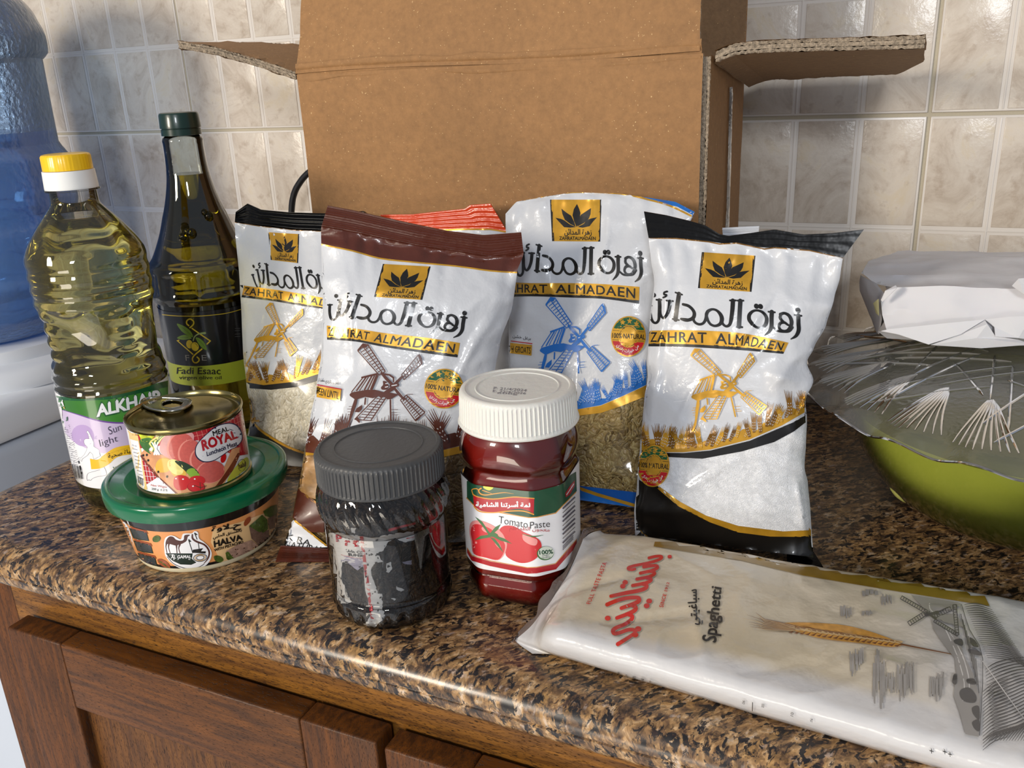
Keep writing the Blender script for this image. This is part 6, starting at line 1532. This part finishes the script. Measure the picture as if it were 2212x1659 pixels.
a.blob(TOMR, [(850, 1190), (960, 1155), (1080, 1200), (1100, 1300), (1030, 1400), (900, 1410), (830, 1330)]); a.ell(TOMR, 1230, 1250, 140, 85); a.ell(pm('label_tomato_deep', (150, 14, 20), .3, coat=.6), 1215, 1360, 155, 92, .05); a.ell(TOMR, 1210, 1352, 140, 80, .05)
a.line(CUC, [(1180, 1330), (1290, 1370), (1390, 1340)], 10); a.line(CUC, [(1280, 1290), (1290, 1400)], 10); a.ell(TOMR, 1680, 870, 45, 80, .3)
for x, y in ((310, 820), (372, 812), (395, 905), (568, 1100), (718, 1182)): a.ell(INK, x, y, 18, 22, n=10)
for x, y in ((870, 1215), (990, 1225), (1190, 1222), (1160, 1345)): a.ell(PW, x, y, 16, 12, n=10)
ov = [(1205, 780), (1225, 650), (1350, 500), (1560, 330), (1760, 275), (1900, 310), (1985, 430), (1990, 560), (1900, 670), (1800, 720), (1640, 830), (1500, 910), (1350, 925), (1250, 870)]
a.L += .5; a.blob(NVY, [(1600+(x-1600)*1.03, 600+(y-600)*1.035) for x, y in ov]); a.blob(pm('label_offwhite', (222, 220, 220), .3, coat=.6), [(1600+(x-1600)*.985, 600+(y-600)*.98) for x, y in ov])
a.text(INK, 'MEAL', [(1492, 410), (1755, 325), (1780, 395), (1510, 490)], .03); a.text(TR_, 'ROYAL', [(1300, 570), (1880, 390), (1925, 520), (1335, 740)], .05); a.text(NVY, 'Luncheon Meat', [(1390, 760), (1900, 575), (1925, 650), (1400, 835)], .03)
a.text(MEAT, 'Net Wigte', [(440, 1310), (712, 1345), (712, 1385), (440, 1355)], .0); a.text(INK, '200 g  ± 2 %', [(450, 1372), (725, 1400), (720, 1445), (455, 1420)], .0)
a.blob(pm('label_yellow_green', (190, 186, 60), .35, coat=.5), [(1750, 1230), (1900, 1000), (2080, 850), (2110, 1000), (1950, 1180), (1800, 1280)]); a.ring(CAM, 1995, 985, 68, 8, 100, .1); a.text(CAM, 'halal', [(1935, 965), (2050, 925), (2058, 1000), (1945, 1050)], .03)
a.build('printed_artwork', tin)

# --- tomato paste label
cP = crop(1000, 1010, 6.9115); TG = pm('label_deep_green', (26, 78, 54), .32, coat=.5, var=(60, .12)); TRD = pm('label_crimson', (178, 30, 40), .32, coat=.5); TRL = pm('label_tomato_red', (206, 46, 52), .32, coat=.5); TRP = pm('label_tomato_light', (232, 150, 146), .32, coat=.5); TGL = pm('label_leaf_green', (64, 112, 60), .35, coat=.5); YLF = pm('label_leaf_yellow', (206, 208, 60), .35, coat=.5); ORL = pm('label_orange_line', (222, 150, 50), .35, coat=.5)
a = Art([tlab], 4.5, .0002, dk=.000005, opn=True); a.T = cP
a.poly(TG, [(55, 90), (160, 180), (500, 250), (960, 318), (1100, 312), (1385, 240), (1690, 60), (1700, 350), (1385, 670), (1100, 735), (980, 745), (650, 680), (300, 620), (170, 570), (60, 450)])
a.line(ORL, [(50, 450), (160, 560), (300, 625), (640, 690), (980, 748), (1110, 740), (1385, 680), (1690, 365)], 12, cap=False)
a.poly(TRD, [(62, 1210), (130, 1320), (400, 1400), (960, 1500), (1100, 1495), (1385, 1440), (1700, 1080), (1700, 1170), (1390, 1520), (1100, 1580), (960, 1585), (400, 1470), (130, 1390), (62, 1270)])
a.line(ORL, [(62, 1200), (130, 1310), (400, 1390), (960, 1495), (1100, 1488), (1385, 1432), (1700, 1070)], 9, cap=False)
a.line(ORL, [(150, 400), (230, 440), (450, 470), (750, 440), (900, 450), (1062, 462)], 16, 4); a.line(ORL, [(165, 580), (250, 655), (450, 672), (700, 650), (900, 650), (1055, 700)], 18, 4)
a.poly(TRD, smoothline([(152, 415), (250, 450), (450, 480), (750, 450), (900, 455), (1065, 468)], 4)+[(1055, 690)]+smoothline([(1000, 655), (850, 615), (650, 640), (450, 665), (270, 645), (165, 570)], 4))
a.line(ORL, [(150, 400), (135, 330), (200, 315), (225, 330)], 12, 4); a.line(ORL, [(270, 310), (235, 340), (260, 390), (340, 410), (480, 390), (620, 375), (760, 392)], [22, 20, 18, 16, 14, 10, 3], 4); a.line(ORL, [(290, 340), (350, 360), (430, 388)], [12, 12, 4], 3)
a.blob(YLF, [(300, 290), (340, 250), (420, 265), (455, 300), (400, 340), (340, 325)], 4); a.blob(YLF, [(208, 210), (250, 235), (282, 270), (240, 268), (215, 250)], 4)
a.text(PW, 'لمة أسرتنا الشامية', [(195, 490), (1000, 510), (1000, 610), (195, 605)], .05, ar=True)
a.blob(TRP, [(95, 950), (120, 820), (240, 790), (420, 850), (600, 980), (655, 1140), (620, 1290), (520, 1385), (350, 1350), (160, 1290), (120, 1100)], 4)
a.blob(TRL, [(115, 960), (150, 860), (250, 850), (420, 920), (560, 1050), (630, 1160), (600, 1290), (520, 1375), (350, 1345), (165, 1285), (140, 1100)], 4)
a.blob(TRL, [(545, 930), (620, 870), (760, 880), (900, 960), (1080, 1040), (1160, 1110), (1170, 1220), (1100, 1350), (960, 1420), (800, 1410), (640, 1310), (660, 1150), (600, 1000)], 4); a.blob(TRP, [(900, 990), (1020, 1040), (1110, 1080), (1090, 1160), (1000, 1150), (900, 1080)], 4)
a.ell(TRP, 330, 930, 60, 30, .6); a.ell(TRP, 520, 1150, 70, 26, .9)
for P in ([(180, 735), (290, 810), (370, 930), (430, 1010), (380, 1000), (310, 900)], [(565, 845), (520, 930), (450, 990), (410, 975), (480, 890)], [(170, 1085), (260, 1020), (390, 1000), (420, 1040), (300, 1060)], [(735, 1140), (620, 1060), (480, 1010), (440, 1030), (560, 1090)], [(608, 1275), (540, 1200), (440, 1080), (400, 1040), (470, 1060), (540, 1140)]): a.poly(TGL, P)
a.ell(TGL, 450, 1005, 75, 32, .1); a.line(TGL, [(880, 990), (1040, 1030), (1200, 1010)], [5, 18, 3], 4)
a.text(INK, 'Tomato', [(535, 725), (965, 800), (965, 905), (530, 830)], -.012); a.text(INK, 'Paste', [(1000, 815), (1300, 790), (1300, 885), (1000, 915)], -.008)
a.text(PUR if False else TRD, 'معجون الطماظم', [(690, 870), (1295, 905), (1295, 985), (690, 960)], .0, ar=True)
a.ell(TGL, 1232, 1280, 128, 104, -.15); a.ell(pm('label_pale_green', (214, 222, 208), .35, coat=.5), 1240, 1272, 118, 94, -.15); a.text(TG, '100%', [(1140, 1240), (1340, 1222), (1345, 1285), (1145, 1300)], .03); a.text(TXT, 'High', [(1190, 1305), (1285, 1293), (1285, 1322), (1190, 1332)]); a.text(TXT, 'Quality', [(1175, 1335), (1310, 1318), (1305, 1352), (1180, 1366)])
a.poly(TRD, [(1530, 380), (1600, 270), (1668, 190), (1668, 270), (1600, 400), (1535, 445)]); a.line(PW, [(1550, 405), (1600, 330), (1655, 245)], 12)
for i in range(9): y = 440+i*72; a.line(INK if i % 3 == 1 else TXT, [(1490, y+175-i*8), (1675, y-i*8)], 7 if i % 3 == 1 else 22, cap=False)
for i in range(3): a.line(TXT, [(1490, 1180+i*26), (1650, 1010+i*26)], 9, cap=False)
a.build('printed_artwork', tom)
a = Art([plid], 12, .0002); a.ref = .6; a.T = crop(580, 780, 2.676); a.text(TXT, 'P: 21/4/2024', [(1303, 148), (1494, 162), (1490, 176), (1300, 162)]); a.text(TXT, 'E: 22/4/2026', [(1298, 165), (1490, 180), (1486, 192), (1296, 178)]); a.text(TXT, '600g', [(1322, 178), (1440, 188), (1437, 198), (1320, 190)])
a.build('printed_date', tom)

# --- tea jar label: torn-looking paper behind the plastic, tea showing through the gaps
cE = crop(700, 1120, 6.382); a = Art([tleaf], 8, .0011, lay=.0002); a.T = cE
def torn(P, amp, sd, k=5):
    rs = random.Random(sd); out = []
    for i, p in enumerate(P):
        q_ = P[(i+1) % len(P)]
        for j in range(k): t = (j+rs.uniform(-.3, .3)*(j > 0))/k; out.append((p[0]+(q_[0]-p[0])*t+rs.uniform(-amp, amp)*(j > 0), p[1]+(q_[1]-p[1])*t+rs.uniform(-amp, amp)*(j > 0)))
    return out
TEAW = pm('tea_label_white', (206, 204, 204), .5, coat=.3, var=(90, .06)); LAV = pm('tea_label_lavender', (150, 146, 166), .5, coat=.3)
a.poly(TEAW, torn([(60, 210), (180, 190), (400, 225), (500, 245), (760, 260), (900, 215), (1060, 195), (1240, 170), (1245, 290), (1130, 330), (980, 270), (880, 330), (820, 440), (720, 480), (810, 600), (700, 600), (650, 700), (700, 900), (740, 1030), (800, 1040), (800, 1200), (830, 1300), (830, 1380), (700, 1500),
                        (530, 1480), (600, 1420), (650, 1300), (610, 1180), (560, 900), (540, 650), (380, 620), (250, 600), (230, 830), (290, 950), (330, 1080), (380, 1150), (330, 1180), (200, 1180), (140, 1100), (110, 900), (80, 500)], 13, 3))
for P, sd in (([(860, 620), (930, 600), (940, 680), (900, 760), (855, 740)], 1), ([(1060, 600), (1210, 575), (1200, 640), (1120, 630)], 2), ([(1000, 930), (1110, 985), (1060, 1010), (1000, 980)], 6), ([(920, 1100), (1000, 1110), (960, 1130)], 7), ([(370, 130), (435, 130), (430, 200), (380, 195)], 8)): a.poly(TEAW if sd != 2 else LAV, torn(P, 9, sd, 3))
a.poly(LAV, torn([(235, 510), (530, 560), (545, 660), (460, 715), (380, 650), (290, 600), (240, 600)], 8, 9, 4)); a.line(RED, [(232, 500), (400, 540), (530, 548)], 5); a.line(TXT, [(232, 500), (235, 600)], 5)
a.line(TRD, [(515, 245), (560, 600), (640, 1195), (670, 1420)], [48, 44, 44, 46], cap=False); a.line(TRD, [(905, 160), (1080, 110), (1250, 70)], [40, 30, 30]); a.line(TRD, [(1140, 275), (1240, 255)], 14)
a.line(TRD, [(1700, 20), (1700, 330), (1650, 470)], [30, 60, 50], 3) ; a.blob(TRD, [(1490, 60), (1600, 20), (1700, 60), (1700, 350), (1650, 450), (1560, 380), (1500, 200)]); a.blob(TRL, [(1540, 100), (1600, 40), (1680, 100), (1680, 330), (1640, 400), (1580, 300)])
for ch_, q_ in (('P', [(165, 225), (235, 235), (238, 322), (172, 318)]), ('r', [(292, 305), (350, 312), (352, 378), (296, 372)]), ('i', [(412, 305), (455, 308), (458, 388), (416, 384)])): a.text(TRD, ch_, q_, .05)
a.text(INK, 'URE CE', [(300, 425), (530, 455), (530, 490), (302, 462)], .02); a.text(INK, 'SUPER', [(330, 478), (545, 505), (545, 535), (332, 515)], .03)
a.line(INK, [(290, 905), (290, 1000), (320, 1080), (345, 1075)], 5, 3); a.text(INK, 'O', [(305, 980), (335, 985), (335, 1010), (305, 1005)])
TD = pm('tea_leaf_dark', (30, 27, 25), .6)
rs = random.Random(12)
for _ in range(120):
    x = rs.uniform(130, 1240); y = rs.uniform(230, 1450); 
    if x < 480 and y < 560: continue
    a.poly(TD, torn([(x, y), (x+rs.uniform(10, 30), y-rs.uniform(0, 15)), (x+rs.uniform(15, 40), y+rs.uniform(5, 20)), (x+5, y+rs.uniform(10, 30))], 3, _, 2))
a.build('paper_label', tea)

# --- pasta pack print
cG = crop(1260, 1150, 5.53); cF = crop(1580, 1200, 3.5)
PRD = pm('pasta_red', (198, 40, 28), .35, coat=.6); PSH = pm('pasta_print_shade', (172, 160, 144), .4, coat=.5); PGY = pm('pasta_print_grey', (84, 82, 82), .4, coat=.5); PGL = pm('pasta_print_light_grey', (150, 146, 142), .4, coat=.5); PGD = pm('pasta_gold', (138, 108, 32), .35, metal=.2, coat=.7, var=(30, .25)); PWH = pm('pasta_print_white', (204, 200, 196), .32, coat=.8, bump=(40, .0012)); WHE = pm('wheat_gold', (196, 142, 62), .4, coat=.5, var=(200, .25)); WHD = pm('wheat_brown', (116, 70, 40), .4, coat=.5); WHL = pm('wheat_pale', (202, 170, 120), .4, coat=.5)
a = Art([spbody], 9, .0004, lay=.0001)
a.poly(PGD, [(1417, 1160), (1560, 1182), (1660, 1200), (1740, 1218), (1930, 1250), (2123, 1278), (2138, 1309), (1930, 1276), (1735, 1243), (1600, 1210), (1412, 1180)])
a.flush('gold_stripe', spg)
a.T = cG
RL = [([(785, 305), (860, 287), (925, 285), (935, 305), (880, 335), (760, 368), (620, 395), (545, 418), (540, 438), (580, 445), (615, 437)], 34),
      ([(722, 412), (810, 398), (875, 400), (882, 425), (820, 455), (682, 487)], 38), ([(800, 466), (845, 475), (845, 500), (780, 530), (640, 558)], 38), ([(760, 545), (805, 555), (800, 580), (740, 605), (590, 635)], 40), ([(715, 620), (755, 630), (745, 665), (660, 695), (500, 725), (330, 762)], [40, 42, 46, 48, 46, 40]),
      ([(285, 862), (400, 815), (520, 785), (640, 778), (668, 800), (650, 830), (580, 860), (455, 905)], [48, 46, 44, 46, 50, 50, 46, 44]), ([(590, 875), (625, 895), (615, 930), (540, 970), (402, 1022)], [44, 48, 50, 48, 44]), ([(545, 985), (582, 1000), (575, 1040), (500, 1095), (400, 1135), (355, 1170), (370, 1205), (430, 1200), (530, 1165), (600, 1165), (620, 1195), (540, 1255), (412, 1335)], [42, 46, 46, 44, 44, 48, 46, 44, 44, 42, 40, 42, 48])]
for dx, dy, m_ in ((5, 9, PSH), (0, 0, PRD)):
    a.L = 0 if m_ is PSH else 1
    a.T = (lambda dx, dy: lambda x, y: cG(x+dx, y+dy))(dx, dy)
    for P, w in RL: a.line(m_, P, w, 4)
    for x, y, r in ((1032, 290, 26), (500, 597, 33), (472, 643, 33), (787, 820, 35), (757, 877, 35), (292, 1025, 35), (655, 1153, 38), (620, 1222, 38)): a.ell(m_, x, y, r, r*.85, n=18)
a.T = cG
a.text(PRD, 'FULL TASTE PASTA', [(36, 850), (232, 350), (285, 362), (85, 856)], .01, 1.1); a.text(PRD, 'SINCE 1912', [(905, 888), (1000, 592), (1030, 600), (955, 896)], .02, 1.1)
a.text(INK, 'Spaghetti', [(1420, 1290), (1530, 640), (1690, 672), (1640, 1325)], .025); a.text(INK, 'سباغيتي', [(1250, 1090), (1250, 690), (1415, 672), (1430, 1110)], .03, ar=True)
a.flush('brand_lettering', spg)
a.T = cF
a.blob(WHE, [(330, 520), (500, 505), (800, 520), (1000, 560), (1180, 620), (1290, 672), (1200, 690), (1000, 665), (700, 630), (540, 590), (420, 550)], 4)
rs = random.Random(2)
for i in range(20):
    t = i/19; x = 430+800*t; y = 560+105*t; a.poly(WHD, [(x, y+22-8*t), (x+30, y+10), (x+50, y-2), (x+26, y+26)]); a.blob(WHL, [(x, y-14), (x+30, y-30+8*t), (x+66, y-16), (x+40, y+2)], 3); a.line(WHD, [(x+10, y-18), (x+50, y-8)], 4, cap=False)
    a.line(WHD, [(x, y-22), (x-140-60*rs.random(), y-70-10*rs.random()+30*t)], [4, 1], cap=False)
for i in range(14): a.line(WHL if i % 2 else WHD, [(480, 530+i*3), (250, 480+i*6), (60+rs.uniform(0, 160), 430+i*9)], [6, 3, 1], cap=False)
a.line(WHD, [(1280, 670), (1380, 690), (1700, 752)], [12, 10, 6])
a.flush('wheat_ear_print', spg)
for bx, by, bw, bh, n in ((820, 370, 90, 100, 6), (890, 690, 110, 220, 8), (1070, 700, 90, 460, 7), (1150, 880, 90, 190, 10), (1250, 800, 130, 330, 14), (1500, 870, 110, 220, 8), (980, 250, 130, 60, 4), (985, 410, 80, 45, 9), (1130, 290, 80, 90, 8)):
    for k in range(n): x = bx+bw*(k+.5)/n; y0 = by+rs.uniform(0, bh*.3); a.line(PGL, [(x, y0), (x+rs.uniform(-6, 6), y0+bh*rs.uniform(.5, .8))], bw/n*rs.uniform(.6, 1.1), cap=False)
a.poly(PGL, [(1360, 300), (1730, 360), (1700, 400), (1540, 420), (1560, 450), (1690, 440), (1700, 520), (1560, 480), (1480, 430), (1420, 360)])
a.poly(PGL, [(1510, 480), (1600, 540), (1720, 620), (1760, 760), (1830, 900), (1880, 1080), (1870, 1370), (1770, 1350), (1730, 1200), (1680, 1060), (1700, 880), (1690, 780), (1580, 640), (1530, 560)])
for P in ([(1500, 330), (1500, 400), (1540, 440)], [(1620, 560), (1700, 740), (1760, 960), (1750, 1100)], [(1640, 560), (1740, 740), (1790, 900), (1800, 1000)]): a.line(PWH, P, 8, 3, cap=False)
a.line(PGY, [(1740, 370), (1800, 560), (1900, 780), (1875, 1360)], 5, 3)
for P in ([(1270, 310), (1480, 440)], [(1290, 330) if False else (1268, 318), (1470, 450)]): pass
def gb(L0, L1, w, n):
    dx, dy = L1[0]-L0[0], L1[1]-L0[1]; l = math.hypot(dx, dy); nx, ny = -dy/l*w, dx/l*w
    a.line(PGY, [L0, L1], 7, cap=False); a.line(PGY, [(L0[0]+nx, L0[1]+ny), (L1[0]+nx, L1[1]+ny)], 6, cap=False)
    for i in range(n+1): t = i/n; a.line(PGY, [(L0[0]+dx*t, L0[1]+dy*t), (L0[0]+dx*t+nx, L0[1]+dy*t+ny)], 5, cap=False)
gb((1290, 305), (1500, 425), 26, 12); gb((1350, 530), (1470, 455), -34, 7); gb((1530, 440), (1650, 385), 34, 7); gb((1540, 480), (1720, 590), 24, 11); a.line(PGY, [(1470, 450), (1560, 430)], 22); a.line(PGY, [(1480, 430), (1545, 480)], 16)
a.poly(PGL, [(1560, 455), (1700, 440), (1760, 540), (1600, 500)]); gb((1700, 370), (1720, 600), 26, 12)
for i in range(9): a.line(PGY, [(1735+i*14, 440+i*42), (1760+i*14, 560+i*60)], 5, cap=False)
for P in ([(1680, 640), (1740, 630), (1750, 680), (1700, 670)], [(1800, 620), (1840, 640), (1870, 690), (1820, 680)], [(1790, 705), (1860, 710), (1890, 755), (1810, 740)], [(1780, 935), (1830, 930), (1850, 970), (1790, 965)], [(1740, 1010), (1800, 1000), (1850, 1060), (1840, 1110), (1760, 1100), (1725, 1050)], [(1820, 1150), (1870, 1140), (1875, 1240), (1830, 1200)], [(1820, 1260), (1872, 1240), (1874, 1325), (1840, 1310)], [(1680, 900), (1705, 900), (1700, 970), (1670, 960)]): a.blob(PGY, P, 4)
for i in range(26):
    y = 370+i*16; a.line(PGY, [(1760+i*7, y), (1850+i*12, y-8+i*1.5), (1960+i*13, y+20+i*4)], [3, 8, 3], 3, cap=False)
for i in range(22):
    y = 820+i*24; a.line(PGY, [(1920+i*2, y+40), (2000+i*8, y-10), (2120+i*10, y-40-i*3), (2260, y-55)], [3, 9, 8, 5], 3, cap=False)
for i in range(18):
    y = 1000+i*26; a.line(PGY, [(1900, y+30), (1990, y-40), (2090, y-70)], [3, 8, 3], 3, cap=False)
for i in range(16):
    x = 1940+i*22; a.line(PGY, [(x-40, 1400), (x+30, 1350-i*4), (x+130, 1310-i*6)], [3, 8, 4], 3, cap=False)
a.line(PWH, [(1900, 800), (2100, 1080), (2260, 1300)], 7, 3)
for x, y, w, s_ in ((80, 1150, 24, '06'), (225, 1175, 26, '000'), (445, 1240, 26, '10'), (595, 1285, 20, '5')): a.text(INK, s_, [(x, y-30), (x+4, y-55), (x+w, y-50), (x+w-4, y-22)], .0)
a.line(INK, [(160, 1110), (158, 1178)], 5, cap=False)
for x, y in ((1500, 1475), (1600, 1480), (1640, 1500)): a.line(INK, [(x, y), (x+26, y+8)], 6); a.line(INK, [(x+12, y-14), (x+14, y+20)], 5)
a.T = crop(1080, 1100, 1.954)
for i, s_ in enumerate(('to the', 'logy.', 'room', 'and', 'gian')): a.text(INK, s_, [(490+i*34, 715+i*9), (492+i*34, 688+i*9), (505+i*34, 690+i*9), (503+i*34, 717+i*9)])
a.build('printed_artwork', spg)
